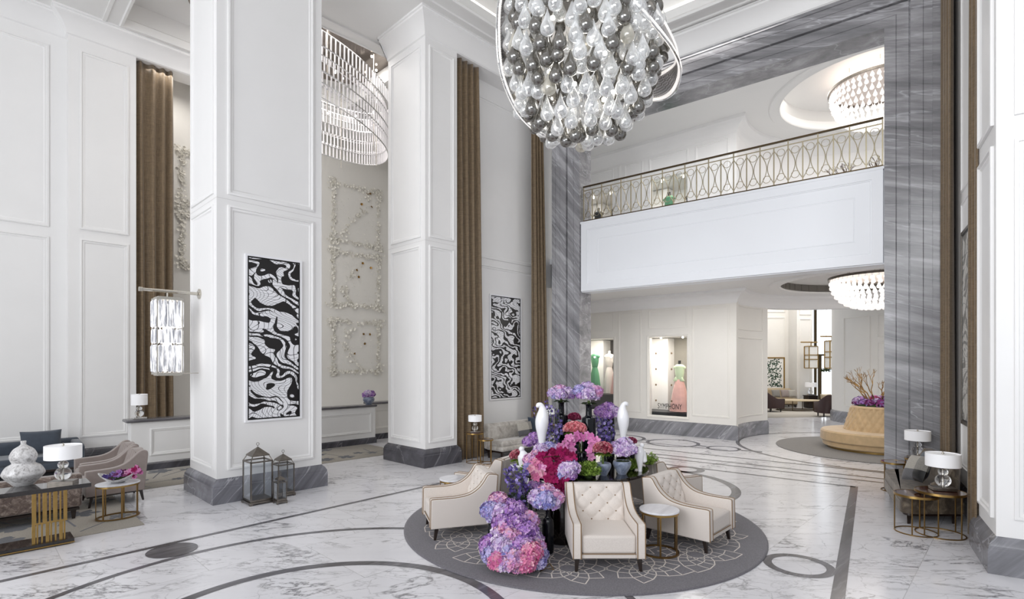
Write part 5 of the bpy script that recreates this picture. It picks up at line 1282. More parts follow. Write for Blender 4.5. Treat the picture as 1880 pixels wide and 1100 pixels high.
p = at(1158, 814, 7.75); vase('drum_vase', 'black vase under the crimson roses behind the bird facing the shops', (p[0], 7.75, TT), [(a * 0.7, b * 0.6) for a, b in DRUM], 'vase_glass', None, 24, 0); rose_ball('small crimson roses behind the lilac hydrangea bowl', 1159, 812, 7.75, 10, 'petal_crimson', TT + 0.16, 24, 0.9)
bowl('white bowl with dusty pink roses beside the short white bird', 950, 7.1, 0.10, 0.07, 'white_gloss'); rose_ball('dusty pink roses next to the short white bird', 951, 838, 7.12, 15, 'petal_dusty', TT + 0.05, 36, 0.75)
# hydrangeas over the left half of the table
def table_hydrangea(label, org, L, stand=None):
    t = thing('hydrangea_bouquet', label, 'flowers', org, 0, GH); heads(t, org, L)
    mb = MB(); mb.lathe([(0.0, 0), (0.07, 0), (0.08, 0.05), (0.06, 0.12), (0.0, 0.14)], 16); mb.build('foliage', M['leaf_dark'], t); return t
p = at(978, 830, 7.55); table_hydrangea('violet hydrangea ball behind the slender bird, towards the silver sofa', (p[0], 7.55, TT), [(972, 812, 7.55, 12, 'petal_violet'), (983, 806, 7.58, 13, 'petal_violet'), (990, 814, 7.55, 10, 'petal_lilac')])
p = at(1000, 838, 6.86); table_hydrangea('pale lilac hydrangea ball crowning the fuchsia orchids', (p[0], 6.92, TT), [(994, 828, 6.9, 14, 'petal_lilac'), (1008, 824, 6.95, 13, 'petal_bluelilac'), (1020, 826, 6.95, 11, 'petal_lilac'), (986, 838, 6.82, 12, 'petal_pinklilac')])
p = at(976, 856, 6.68); table_hydrangea('pink and lilac hydrangea ball between the short bird and the fuchsia orchids', (p[0] + 0.03, 6.72, TT), [(974, 846, 6.66, 13, 'petal_pinklilac'), (985, 852, 6.6, 13, 'petal_rosepink'), (972, 858, 6.6, 11, 'petal_bluelilac'), (994, 862, 6.6, 11, 'petal_pinklilac')])
p = at(1044, 864, 6.48); t = table_hydrangea('violet hydrangea ball hanging over the table rim below the fuchsia orchids', (0.66, 6.66, TT), [(1040, 864, 6.42, 17, 'petal_lilac'), (1050, 860, 6.46, 15, 'petal_lilac'), (1034, 872, 6.4, 12, 'petal_bluelilac'), (1048, 872, 6.4, 11, 'petal_violet')])
# orchids
t = thing('orchid_spray', 'fuchsia orchids tumbling over the front rim of the table', 'flowers', (0.50, 6.68, TT))
def rel(o, *pts): return [tuple(a - b for a, b in zip(at(*q), o)) for q in pts]
o = (0.50, 6.68, TT)
mats = [((997, 842, 6.55), (1012, 832, 6.6), (1028, 838, 6.55)), ((1020, 830, 6.6), (1040, 832, 6.6), (1054, 845, 6.55)), ((1010, 850, 6.48), (1030, 852, 6.45), (1050, 850, 6.5)), ((1008, 862, 6.42), (1022, 868, 6.38), (1030, 880, 6.36)), ((1012, 876, 6.36), (1022, 886, 6.35), (1026, 897, 6.36))]
for i, m_ in enumerate(mats): orchid_spray('blossom', t, rel(o, *m_), 'petal_fuchsia', 13, 0.062, 0.055)
for m_ in (((978, 862, 6.52), (985, 870, 6.46), (995, 872, 6.44)), ((1000, 858, 6.5), (1010, 868, 6.44), (1018, 862, 6.46))): orchid_spray('blossom', t, rel(o, *m_), 'petal_orchid' if m_[0][0] > 990 else 'petal_rosepink', 11, 0.055, 0.05)
mb = MB()
for m_ in mats: mb.tube(bez([(0, 0, 0.0)] + rel(o, m_[0], m_[-1]), 6), 0.004, 5)
mb.lathe([(0, 0), (0.09, 0), (0.12, 0.08), (0.08, 0.16), (0, 0.18)], 14); mb.build('foliage', M['leaf_dark'], t)
o = ((1068 - CX) / F * 7.0, 7.0, TT)
vase('drum_vase', 'dark ribbed vase under the arching pink orchids', (o[0], 7.0, TT), [(0.0, 0), (0.055, 0), (0.06, 0.01), (0.065, 0.24), (0.055, 0.25), (0.05, 0.24), (0, 0.2)], 'vase_glass', None, 20, 0)
t = thing('orchid_spray', 'arching pale pink orchids in the centre of the display', 'flowers', (o[0], 7.0, TT + 0.21)); o = (o[0], 7.0, TT + 0.21)
for m_, n_ in ((((1062, 806, 6.95), (1048, 806, 6.85), (1036, 814, 6.78), (1030, 822, 6.75)), 12), (((1060, 800, 6.95), (1050, 812, 6.85), (1052, 826, 6.8)), 9), (((1070, 800, 6.95), (1084, 800, 6.9), (1092, 812, 6.85), (1084, 826, 6.8), (1086, 842, 6.75)), 18)):
    P = rel(o, *m_); orchid_spray('blossom', t, P, 'petal_orchid', n_, 0.058, 0.03); mb = MB(); mb.tube(bez([(0, 0, -0.08)] + P, 6), 0.004, 5); mb.build('stem', M['stem_green'], t)
# delphinium sprays standing at the back
glass('green_glass', (0.55, 0.66, 0.6, 1), (0.2, 0.26, 0.22, 1), 0.2, 0.3, opac=0.05)
def spray(label, px, Y, base_h, tl, vlab):
    x = (px - CX) / F * Y
    vase('glass_vase', vlab, (x, Y, TT), [(0.0, 0), (0.05, 0), (0.055, 0.01), (0.04, 0.10), (0.055, base_h), (0.048, base_h), (0.035, 0.10), (0, 0.02)], 'green_glass', None, 24, 0)
    t = thing('delphinium_bouquet', label, 'flowers', (x, Y, TT + base_h)); tips = []
    for a, b in tl:
        p = at(a, b, Y + fr_.uniform(-0.12, 0.12)); tips.append((p[0] - x, p[1] - Y, p[2] - TT - base_h))
    spikes('blossom', t, (0, 0, -0.10), tips, 'petal_delphinium', 26, 0.021, 0.05, 0.45)
spray('loose violet delphinium spray behind the slender bird by the silver sofa', 1016, 7.6, 0.18, [(980, 748), (990, 738), (1002, 736), (1012, 745), (1022, 750), (1030, 772), (984, 764), (998, 758), (1010, 768), (1034, 785), (1022, 780), (1004, 780), (992, 775)], 'clear glass vase holding the loose violet delphinium spray')
spray('violet delphiniums under the purple hydrangea near the bird facing the shops', 1108, 7.7, 0.15, [(1096, 768), (1104, 766), (1112, 768), (1120, 772), (1126, 782), (1098, 782), (1108, 784), (1118, 790), (1128, 795), (1102, 792)], 'clear glass vase holding violet delphiniums near the facing bird')
x = (1118 - CX) / F * 7.95; vase('drum_vase', 'black cylinder vase under the purple hydrangea at the back', (x, 7.97, TT), [(a, b * 2.1) for a, b in DRUM], 'vase_glass', None, 32, 0)
t = thing('hydrangea_bouquet', 'deep purple hydrangea ball behind the bird facing the shops', 'flowers', (x, 7.97, TT + 0.58), 0, GH)
heads(t, (x, 7.97, TT + 0.58), [(1104, 756, 7.95, 12, 'petal_violet'), (1116, 751, 8.0, 13, 'petal_violet'), (1127, 757, 7.95, 12, 'petal_lilac'), (1114, 762, 7.9, 12, 'petal_violet')])
mb = MB(); mb.tube([(0, 0, 0), (0, 0, 0.08)], 0.02, 6); mb.build('stem', M['stem_green'], t)
# ferns
def fern(label, px, py, Y, r, n=520):
    x = (px - CX) / F * Y; t = thing('fern', label, 'plant', (x, Y, TT)); leaves('frond', t, (0, 0, r * 0.5), r, 'leaf_green', n, 0.013); mb = MB(); mb.lathe([(0, 0), (r * 0.3, 0), (r * 0.25, r * 0.2), (0, r * 0.22)], 12); mb.build('root', M['leaf_dark'], t)
fern('bright green fern beside the bowl of dusty red roses', 1080, 858, 6.62, 0.165, 1100)
fern('dark green fern behind the squat white bird at the table rim', 1190, 855, 7.45, 0.14)
fern('green fern tuft between the lilac hydrangea bowl and the squat bird', 1160, 858, 7.1, 0.12)
fern('light green tuft below the short white bird', 966, 856, 6.85, 0.09, 260)
fern('green tuft under the violet hydrangea behind the slender bird', 975, 828, 7.5, 0.10, 260)

# bowl of orchids on the oval marble table; purple hydrangea on the low wall
def flower_bowl():
    c = (-5.60, 7.51, 0.49 + 0.0175); 
    mb = MB(); n = 40; prof = [(0.0, 0.0), (0.07, 0.002), (0.13, 0.03), (0.19, 0.075), (0.205, 0.10), (0.195, 0.098), (0.13, 0.045), (0.0, 0.02)]
    vs = []; fs = []; k = len(prof)
    for i, (r, z) in enumerate(prof):
        for j in range(n):
            a = 2 * PI * j / n; w = 1 + 0.10 * math.cos(2 * a); h = z * (1 + 0.45 * math.cos(2 * a)); vs.append((r * w * 1.05 * math.cos(a), r * 0.72 * math.sin(a), h))
    for i in range(k - 1):
        for j in range(n): fs.append([i * n + j, i * n + (j + 1) % n, (i + 1) * n + (j + 1) % n, (i + 1) * n + j])
    mb.add(vs, fs); o = mb.build('bowl', M['gourd_glaze'], sharp=0); o.location = c; o.rotation_euler = (0, 0, R(20)); tag(o, 'white boat-shaped bowl on the oval marble table', 'bowl')
    t = thing('orchid_bouquet', 'magenta and violet orchid heads heaped in the boat-shaped white bowl', 'flowers', (c[0] + 0.03, c[1], c[2] + 0.03), R(20))
    for i in range(7):
        x = -0.13 + 0.055 * i; orchid_spray('blossom', t, [(x, -0.04, 0.055), (x + 0.02, 0.0, 0.085 + 0.012 * i), (x, 0.06, 0.06)], ('petal_delphinium', 'petal_purpleorchid', 'petal_violet', 'petal_purpleorchid', 'petal_orchid', 'petal_fuchsia', 'petal_orchid')[i], 9, 0.036, 0.035)
    mb = MB(); mb.lathe([(0, 0.0), (0.10, 0.02), (0.13, 0.05), (0.0, 0.075)], 16, sy=0.6); mb.build('foliage', M['leaf_dark'], t)
flower_bowl()
wv = LFR.P(on_b(LFR, 4.03, 677), 4.03, 1.06)
vase('bowl', 'round blue-grey vase on the stone-topped low wall between the pillars', wv, [(0.0, 0), (0.07, 0), (0.08, 0.01), (0.15, 0.10), (0.155, 0.16), (0.13, 0.20), (0.12, 0.205), (0.11, 0.195), (0, 0.17)], 'blue_glaze', None, 32, 4)['category'] = 'vase'
t = thing('hydrangea_bouquet', 'purple hydrangea in the round vase on the low wall between the pillars', 'flowers', (wv[0], wv[1], wv[2] + 0.18), 0, GH)
hydrangea('flower_head', t, (-0.05, -0.02, 0.09), 0.11, 'petal_violet', 150); hydrangea('flower_head', t, (0.06, 0.0, 0.10), 0.11, 'petal_violet', 150); hydrangea('flower_head', t, (0.0, -0.06, 0.13), 0.10, 'petal_lilac', 120)
# ------------------------------------------------------------------ chandeliers, lanterns, balustrade, shop windows, round hall, far lounge
DROP = [(0.0005, 0), (0.12, 0.03), (0.205, 0.10), (0.245, 0.20), (0.248, 0.30), (0.21, 0.43), (0.14, 0.61), (0.075, 0.79), (0.032, 0.93), (0.018, 1.0)]
def drop_mesh(name, mat, h, n=16):
    mb = MB(); mb.lathe([(r * h * 1.12, z * h) for r, z in DROP], n); o = mb.build(name, mat, sharp=0); return o
def multi(name, src_prof, h, pts, mat, parent, n=12):
    mb = MB()
    for p in pts: mb.lathe([(r * h * 1.12, z * h) for r, z in src_prof], n, p)
    o = mb.build(name, mat, parent, sharp=0); o['kind'] = 'stuff'; return o
def big_chandelier():
    cx, cy = 0.98, 7.42; top = 10.2; r_ = random.Random(4)
    t = thing('chandelier', 'huge chandelier of clear and smoky glass drops hanging over the flower table', 'chandelier', (cx, cy, 0))
    rows = [(5.27, 0.22), (5.36, 0.42), (5.48, 0.62), (5.62, 0.78), (5.78, 0.90), (5.94, 0.98), (6.10, 1.03), (6.27, 1.06), (6.44, 1.08), (6.62, 1.08), (6.80, 1.06), (6.98, 1.03), (7.16, 1.0), (7.34, 0.95)]
    P = []
    for k, (z, r) in enumerate(rows):
        for rr in ([r, r * 0.62] if k > 2 and k % 2 else [r] if k > 0 else [r, r * 0.3]):
            n = max(3, int(2 * PI * rr / (0.228 if rr == r else 0.42)))
            for j in range(n):
                a = 2 * PI * (j + 0.5 * (k % 2)) / n + r_.uniform(-0.05, 0.05); q = rr * r_.uniform(0.95, 1.03)
                P.append((q * math.cos(a), q * math.sin(a), z + r_.uniform(-0.07, 0.07)))
    h = 0.325
    P.sort(key=lambda p: (p[1] > 0.15, p[2] > 6.75, p[1]))      # the drops facing the camera first
    lit = [P[i] for i in range(len(P))]
    mats = []
    for i in range(len(P)): mats.append('smoke_glass' if r_.random() < 0.40 else ('amber_glass' if r_.random() < 0.12 else 'clear_glass'))
    proto = {}
    for i, (p, m) in enumerate(zip(P[:100], mats)):
        if m not in proto: o = drop_mesh('glass_drop', M[m], h, 20); proto[m] = o
        else: o = proto[m].copy(); COL.objects.link(o)
        o.parent = t; o.location = p
    for m in ('smoke_glass', 'clear_glass', 'amber_glass'):
        multi('glass_drops', DROP, h, [p for p, q in zip(P[100:], mats[100:]) if q == m], M[m], t)
    # cords carrying the drops, and the ceiling plate
    mb = MB()
    for p in P[::3]: mb.tube([(p[0], p[1], p[2] + h), (p[0] * 0.96, p[1] * 0.96, 7.75)], 0.001, 3)
    mb.build('cords', M['vent_grey'], t)
    mb = MB(); mb.lathe([(0, 7.75), (1.12, 7.75), (1.12, 7.83), (0, 7.83)], 64); mb.lathe([(0.02, 7.8), (0.02, top), ], 10)
    for a in range(0, 360, 60): mb.tube([(0.9 * math.cos(R(a)), 0.9 * math.sin(R(a)), 7.8), (0.9 * math.cos(R(a)), 0.9 * math.sin(R(a)), top)], 0.008, 6)
    mb.build('plate', M['nickel'], t)
    mb = MB()
    for a, z, r in ((200, 6.2, 0.5), (250, 5.9, 0.45), (300, 6.3, 0.5), (20, 6.1, 0.5), (120, 6.0, 0.5), (270, 6.75, 0.6), (230, 6.7, 0.7), (310, 5.75, 0.4)):
        MB().lathe([(0.0005, z - 0.035), (0.03, z - 0.015), (0.03, z + 0.015), (0.0005, z + 0.035)], 10, (r * math.cos(R(a)), r * math.sin(R(a)), 0)).build('bulb', M['spot_glow'], t)
    pass
    # two sweeping crystal ribbons
    def ribbon(pts, off):
        E = bez([tuple(a - b for a, b in zip(at(*p), (cx, cy, 0))) for p in pts], 12); n = len(E); off = [Vector(q) for q in bez(off, max(1, (n - 1) // (len(off) - 1)))]
        O = [Vector(E[i]) + off[min(i, len(off) - 1)] for i in range(n)]; E = [Vector(q) for q in E]
        mb = MB(); mb.add([tuple(p) for q in zip(E, O) for p in q], [[2 * i, 2 * i + 1, 2 * i + 3, 2 * i + 2] for i in range(n - 1)]); b = mb.build('crystal_band', M['band_metal'], t, sharp=0, solid=0.012)
        mb = MB()
        for i in range(n - 1):
            ln = (E[i + 1] - E[i]).length; wd = (O[i] - E[i]).length; ku = max(1, round(ln / 0.042)); kv = max(1, round(wd / 0.042)); nrm = (O[i] - E[i]).cross(E[i + 1] - E[i])
            if nrm.length < 1e-6: continue
            nrm.normalize(); uu = (E[i + 1] - E[i]).normalized(); vv = nrm.cross(uu)
            for a in range(ku):
                for c in range(kv):
                    fu = (a + (0.25 if c % 2 else 0.75)) / ku; p = E[i].lerp(E[i + 1], fu).lerp(O[i].lerp(O[i + 1], fu), (c + 0.5) / kv)
                    for sg in (-1, 1): mb.add([tuple(p + nrm * sg * 0.009 + uu * 0.011 * math.cos(q) + vv * 0.011 * math.sin(q)) for q in [PI * k / 3 for k in range(6)]], [[0, 1, 2, 3, 4, 5]])
        mb.build('dots', M['white_gloss'], b, sharp=0)['kind'] = 'stuff'
        mb = MB(); mb.tube([tuple(p) for p in E], 0.011, 8); mb.tube([tuple(p) for p in O], 0.010, 8); mb.build('rim', M['chrome'], b)
        mb = MB()
        for i in range(0, n - 1):
            for s_ in range(2):
                for j in range(1, 15):
                    p = E[i].lerp(O[i], j / 15).lerp(E[i + 1].lerp(O[i + 1], j / 15), s_ * 0.5 + (0.25 if j % 2 else 0)); s = 0.018
                    nrm = (O[i] - E[i]).cross(E[i + 1] - E[i]).normalized()
                    for sg in ((-1, 1) if j in (1, 2, 13, 14) else ()):
                        q = p + nrm * 0.012 * sg; mb.add([tuple(q + Vector(d) * s) for d in ((1, 0, 0), (-1, 0, 0), (0, 1, 0), (0, -1, 0), (0, 0, 1), (0, 0, -1))], [[0, 2, 4], [2, 1, 4], [1, 3, 4], [3, 0, 4], [2, 0, 5], [1, 2, 5], [3, 1, 5], [0, 3, 5]])
        mb.build('beads', M['lit_drop'], b, sharp=0)['kind'] = 'stuff'
    ribbon([(945, -120, 7.0), (918, -20, 6.9), (912, 60, 6.95), (921, 140, 7.15), (955, 212, 7.55), (1005, 252, 8.0), (1050, 262, 8.35)], [(0.1, 0.75, 0.15), (0.16, 0.7, 0.1), (0.2, 0.55, 0.05), (0.06, 0.12, 0.1)])
    ribbon([(1100, -60, 6.55), (1152, -5, 6.5), (1200, 45, 6.6), (1238, 95, 6.85), (1250, 132, 7.2), (1240, 168, 7.7), (1215, 184, 8.15), (1172, 187, 8.5)], [(0.35, 0.3, 0.2), (0.26, 0.3, 0.2), (0.06, 0.32, 0.2), (-0.30, 0.15, 0.36), (-0.30, 0.05, 0.34)])
plain('band_metal', rgb(150, 146, 146), 0.3, 0.5)
def perforated():
    t = NT('perforated'); v = t.n('ShaderNodeTexVoronoi', feature='F1'); v.inputs['Scale'].default_value = 24; v.inputs['Randomness'].default_value = 0.15; t.l(t.coord(), v.inputs['Vector'])
    t.base(t.ramp(v.outputs['Distance'], [(0.0, rgb(250, 250, 252)), (0.40, rgb(246, 246, 250)), (0.46, rgb(112, 108, 108)), (1, rgb(122, 118, 118))])); t.set(rough=0.25, metal=0.3); M['perforated'] = t.mat
perforated()
big_chandelier()

plain('mauve_plate', rgb(206, 196, 190), 0.3)
def dome(label, z0, depth, R0, seed):
    r_ = random.Random(seed); t = thing('dome_chandelier', label, 'chandelier', (RC[0], RC[1], 0)); P = []
    rows = 9; h = 0.17
    for k in range(rows):
        u = k / (rows - 1); r = R0 * math.cos(u * PI / 2 * 0.93) ** 0.8; z = z0 - depth * math.sin(u * PI / 2) ** 1.1 - h * 0.2; n = max(3, int(2 * PI * r / 0.135))
        for j in range(n):
            a = 2 * PI * (j + 0.5 * (k % 2)) / n; P.append((r * math.cos(a), r * math.sin(a), z))
    P.sort(key=lambda p: p[0] * 0.7 + p[1])
    proto = drop_mesh('glass_drop', M['lit_drop'], h, 10); proto.parent = t; proto.location = P[0]
    for p in P[1:100]: o = proto.copy(); COL.objects.link(o); o.location = p
    multi('glass_drops', DROP, h, P[100:], M['lit_drop'], t, 8)
    mb = MB(); mb.lathe([(R0 + 0.03, z0 + 0.1), (R0 + 0.07, z0 + 0.1), (R0 + 0.07, z0 + 0.16), (R0 + 0.03, z0 + 0.16), (R0 + 0.03, z0 + 0.1)], 64); mb.build('rim', M['pewter'], t); MB().lathe([(0, z0 + 0.15), (R0 + 0.04, z0 + 0.15)], 48).build('plate', M['mauve_plate'], t)
    top = 4.88 if z0 < 5 else 9.72
    for a in range(0, 360, 60): MB().tube([(0.7 * R0 * math.cos(R(a)), 0.7 * R0 * math.sin(R(a)), z0 + 0.15), (0.7 * R0 * math.cos(R(a)), 0.7 * R0 * math.sin(R(a)), top)], 0.008, 6).build('rod', M['nickel'], t)
dome('glowing dome of white glass drops over the round camel seat', 4.26, 0.66, 1.02, 3)
dome('glowing dome of white glass drops in the upper gallery ceiling', 9.12, 0.85, 1.02, 5)

def crystal_tiers():
    """stepped oval rings of hanging crystal rods in the niche"""
    b0 = 3.5; aR = on_b(LFR, b0, 704); ra, rb = 2.2, 1.3; ac = aR - ra; c = LFR.p(ac, b0)
    t = thing('crystal_ring_chandelier', 'stepped oval chandelier of crystal rods between the two white pillars', 'chandelier', (c[0], c[1], 0), R(46)); rods = []; r_ = random.Random(2)
    tiers = [(8.06, 0.34, 1.0, 0.0), (8.34, 0.34, 0.97, 0.05), (8.64, 0.34, 1.03, -0.04), (8.92, 0.34, 0.95, 0.05), (9.18, 0.34, 1.04, 0.0)]
    for z, h, k, dx in tiers:
        n = 130; tilt = 0.10
        def pt(a, zz): x, y = ra * k * math.cos(a) + dx, rb * k * math.sin(a); return (x, y, zz - 0.19 * x)
        hb = MB()
        for zz in (z, z + h): hb.tube([pt(2 * PI * i / 90, zz) for i in range(90)], 0.014, 6, True)
        hb.build('hoop', M['chrome'], t)
        for i in range(n): p = pt(2 * PI * (i + 0.5) / n, z); rods.append((p[0], p[1], p[2], h))
    rods.sort(key=lambda p: abs(p[0] - 0.8 * ra) * 0.5 + p[1] * 0.6)
    mb = MB(); mb.box((0, 0, 0.5), (0.026, 0.026, 0.96)); proto = mb.build('crystal_rod', M['rod_crystal'], t)
    for i, p in enumerate(rods[:100]):
        o = proto if i == 0 else proto.copy()
        if i: COL.objects.link(o)
        o.location = p[:3]; o.scale = (1, 1, p[3])
    mb = MB()
    for p in rods[100:]: mb.box((p[0], p[1], p[2] + p[3] / 2), (0.026, 0.026, p[3] * 0.96))
    mb.build('crystal_rods', M['rod_crystal'], t)['kind'] = 'stuff'
    mb = MB(); mb.lathe([(0, 9.98), (1, 9.98), (1, 10.05), (0, 10.05)], 64, sx=ra * 1.12, sy=rb * 1.1); mb.build('plate', M['dark_mirror'], t)
    for i in range(8):
        a = 2 * PI * i / 8; MB().tube([(ra * 0.9 * math.cos(a), rb * 0.9 * math.sin(a), 7.5), (ra * 0.9 * math.cos(a), rb * 0.9 * math.sin(a), 9.98)], 0.01, 6).build('rod', M['nickel'], t)
    mb = MB()
    for i in range(26):
        a = 2 * PI * i / 26; mb.lathe([(0.0005, -0.03), (0.028, -0.01), (0.028, 0.02), (0.0005, 0.03)], 8, (ra * 0.85 * math.cos(a), rb * 0.85 * math.sin(a), 9.9 if i % 2 else 8.9))
    mb.build('bulb', M['spot_glow'], t)
def rodmat():
    t = NT('rod_crystal'); t.base(rgb(226, 222, 224)); t.set(rough=0.1); t.b.inputs['Emission Color'].default_value = (1, 0.97, 0.97, 1); t.b.inputs['Emission Strength'].default_value = 0.18; M['rod_crystal'] = t.mat
rodmat(); plain('dark_mirror', rgb(128, 120, 114), 0.12, 0.8)
crystal_tiers()

# crystal lantern on its bracket on the first pillar
def wall_lantern():
    # plate on the pillar's left face (a = 0.078), arm pointing away from it
    bq = None
    for i in range(200):
        b = 0.1 + i * 0.007; x, y = LFR.p(0.078, b)
        if CX + F * x / y <= 367: bq = b; break
    bq = bq or 0.7
    x, y = LFR.p(0.078, bq); zb = CH - (540 - HZ) * y / F
    t = thing('wall_lantern', 'crystal rod lantern hanging from a bracket on the nearer pillar', 'wall lamp', LFR.P(0.078, bq, 0), R(46))
    mb = MB(); mb.lathe([(0, 0), (0.085, 0), (0.085, 0.02), (0.06, 0.03), (0, 0.03)], 24, (0, 0, zb), M=Matrix.Rotation(R(-90), 3, 'Y')); mb.build('wall_plate', M['nickel'], t)
    mb = MB(); mb.tube([(-0.02, 0, zb), (-0.80, 0, zb)], 0.026, 12); mb.lathe([(0, 0), (0.036, 0.004), (0.036, 0.05), (0, 0.055)], 16, (-0.80, 0, zb), M=Matrix.Rotation(R(-90), 3, 'Y')); mb.build('arm', M['nickel'], t)
    lx = -0.47; w = 0.36; z1 = CH - (552 - HZ) * (y - 0.1) / F; z0 = CH - (687 - HZ) * (y - 0.1) / F
    mb = MB(); mb.tube([(lx, 0, zb), (lx, 0, z1)], 0.012, 8); mb.build('hanger', M['nickel'], t)
    fr = MB(); 
    for z in (z0, z1 - 0.03): fr.box((lx, 0, z + 0.015), (w, w, 0.03)); fr.box((lx, 0, z + (0.04 if z > z0 + 0.1 else -0.008)), (w * 0.86, w * 0.86, 0.02))
    for sx in (-1, 1):
        for sy in (-1, 1): fr.box((lx + sx * (w / 2 - 0.008), sy * (w / 2 - 0.008), (z0 + z1) / 2), (0.014, 0.014, z1 - z0))
    fr.build('cage', M['nickel'], t)
    mb = MB(); mb.tube([(lx + w / 2, 0.0, z0 + 0.015), (-0.02, 0.0, z0 + 0.015)], 0.006, 6); mb.build('stay', M['nickel'], t)
    H = z1 - z0 - 0.06; zz = z0 + 0.03
    mb = MB(); mb.box((lx, 0, zz + H / 2), (w * 0.3, w * 0.3, H * 0.9)); mb.build('lamp_tube', M['lamp_glow'], t)
    for f0, f1, nn in ((0.0, 0.385, 5), (0.40, 0.605, 7), (0.62, 1.0, 5)):
        for side in range(4):
            for i in range(nn):
                s = (w - 0.04) / nn; u = -w / 2 + 0.02 + s * (i + 0.5); x_, y_ = ((u, -w / 2 + 0.006), (w / 2 - 0.006, u), (-u, w / 2 - 0.006), (-w / 2 + 0.006, -u))[side]
                mb = MB(); hh = (f1 - f0) * H; mb.lathe([(0.001, 0), (s * 0.46, 0.02), (s * 0.46, hh - 0.03), (s * 0.2, hh), (0.001, hh)], 6, (lx + x_, y_, zz + f0 * H)); 
                o = mb.build('crystal_rod', M['lit_crystal'], t, sharp=20)
wall_lantern()

# three metal lanterns on the floor by the pillar
def lantern(label, px, py, w, h, bpx=None):
    x, y = G(px, py); a, b = LFR.inv(x, y)
    t = thing('floor_lantern', label, 'lantern', LFR.P(a, b + w * 0.5, 0), R(46), 'metal lanterns at the foot of the pillar'); m = M['pewter']; f = max(0.012, w * 0.06); hb = h * 0.70
    mb = MB(); mb.box((0, 0, 0.035), (w * 1.10, w * 1.10, 0.03)); mb.box((0, 0, 0.065), (w * 1.0, w * 1.0, 0.03))
    for sx in (-1, 1):
        for sy in (-1, 1): mb.box((sx * w * 0.48, sy * w * 0.48, 0.012), (w * 0.14, w * 0.14, 0.024))
    mb.build('base', m, t, bevel=0.003)
    for sx in (-1, 1):
        for sy in (-1, 1):
            mb = MB(); mb.box((sx * (w / 2 - f / 2), sy * (w / 2 - f / 2), 0.07 + hb / 2), (f, f, hb)); mb.tube([(sx * (w / 2 - f / 2), sy * (w / 2 - f / 2), 0.07 + hb), (sx * w * 0.36, sy * w * 0.36, 0.07 + hb + h * 0.09)], f * 0.4, 6); mb.build('post', m, t)
    mb = MB(); zt = 0.07 + hb - f / 2
    for s in (-1, 1): mb.box((0, s * (w / 2 - f / 2), zt), (w, f, f)); mb.box((s * (w / 2 - f / 2), 0, zt), (f, w, f))
    mb.build('top_frame', m, t)
    for s in (-1, 1):
        mb = MB(); mb.box((0, s * (w / 2 - f / 2), 0.07 + hb / 2), (w - 2 * f, 0.003, hb - f)); mb.build('pane', M['pane_glass'], t)
        mb = MB(); mb.box((s * (w / 2 - f / 2), 0, 0.07 + hb / 2), (0.003, w - 2 * f, hb - f)); mb.build('pane', M['pane_glass'], t)
    z = 0.07 + hb + h * 0.085; q = w * 0.39
    mb = MB(); mb.add([(-q, -q, z), (q, -q, z), (q, q, z), (-q, q, z), (-q, -q, z + 0.015), (q, -q, z + 0.015), (q, q, z + 0.015), (-q, q, z + 0.015), (0, 0, z + h * 0.16)], [[0, 3, 2, 1], [0, 1, 5, 4], [1, 2, 6, 5], [2, 3, 7, 6], [3, 0, 4, 7], [4, 5, 8], [5, 6, 8], [6, 7, 8], [7, 4, 8]]); rf = mb.build('roof', m, t, sharp=10)
    zr = z + h * 0.16; mb = MB(); mb.tube([(0.0 + 0.022 * math.sin(R(k)) * (h / 0.9) ** .5, 0, zr + 0.018 + 0.022 * (1 - math.cos(R(k)))) for k in range(0, 360, 24)], 0.004, 5, True); mb.tube([(0, 0, zr - 0.02), (0, 0, zr + 0.022)], 0.005, 5); mb.build('ring', m, rf)
lantern('tallest of the three metal lanterns by the pillar', 481, 926, 0.34, 0.86)
lantern('middle-sized metal lantern by the pillar, partly behind the smallest', 526, 912, 0.27, 0.66)
lantern('smallest metal lantern by the pillar, in front of the other two', 518, 925.5, 0.15, 0.385)

# balustrade on the balcony
def balustrade():
    t = thing('balustrade', 'champagne metal balustrade of pointed ovals and circles along the balcony', 'railing', PFR.P(0.82, 0.16, 5.83), R(PFR.deg))
    L = PO - 0.82 - 0.02; H = 0.93; N = 24; m = M['champagne_metal']; s = L / N
    mb = MB(); mb.box((L / 2, 0, H), (L, 0.06, 0.03)); mb.build('handrail', M['dark_bronze'], t, bevel=0.006)
    mb = MB(); mb.box((L / 2, 0, H - 0.10), (L, 0.02, 0.018)); mb.build('rail', m, t)
    mb = MB(); mb.box((L / 2, 0, 0.05), (L, 0.03, 0.02)); mb.build('bottom_rail', M['dark_bronze'], t)
    z0, z1 = 0.10, H - 0.16
    for i in range(N + 1):
        x = min(max(i * s, 0.012), L - 0.012); mb = MB(); mb.box((x, 0, ((H if i % 2 == 0 else H - 0.1)) / 2), (0.022, 0.022, (H if i % 2 == 0 else H - 0.1))); mb.build('baluster', m, t)
        mb = MB()
        for sg in (-1, 1):
            if (i == 0 and sg < 0) or (i == N and sg > 0): continue
            mb.tube([(x + sg * s * 0.47 * math.sin(PI * k / 14) ** 1.0, 0.012, z0 + (z1 - z0) * k / 14) for k in range(15)], 0.008, 6)
        mb.build('pointed_oval', m, t)
        if i < N:
            for z in (z0 + 0.10, z1 - 0.07):
                mb = MB(); rr = s * 0.27; mb.tube([(x + s / 2 + rr * math.cos(2 * PI * k / 20), -0.012, z + rr * math.sin(2 * PI * k / 20)) for k in range(20)], 0.006, 6, True); mb.build('circle', m, t)
balustrade()

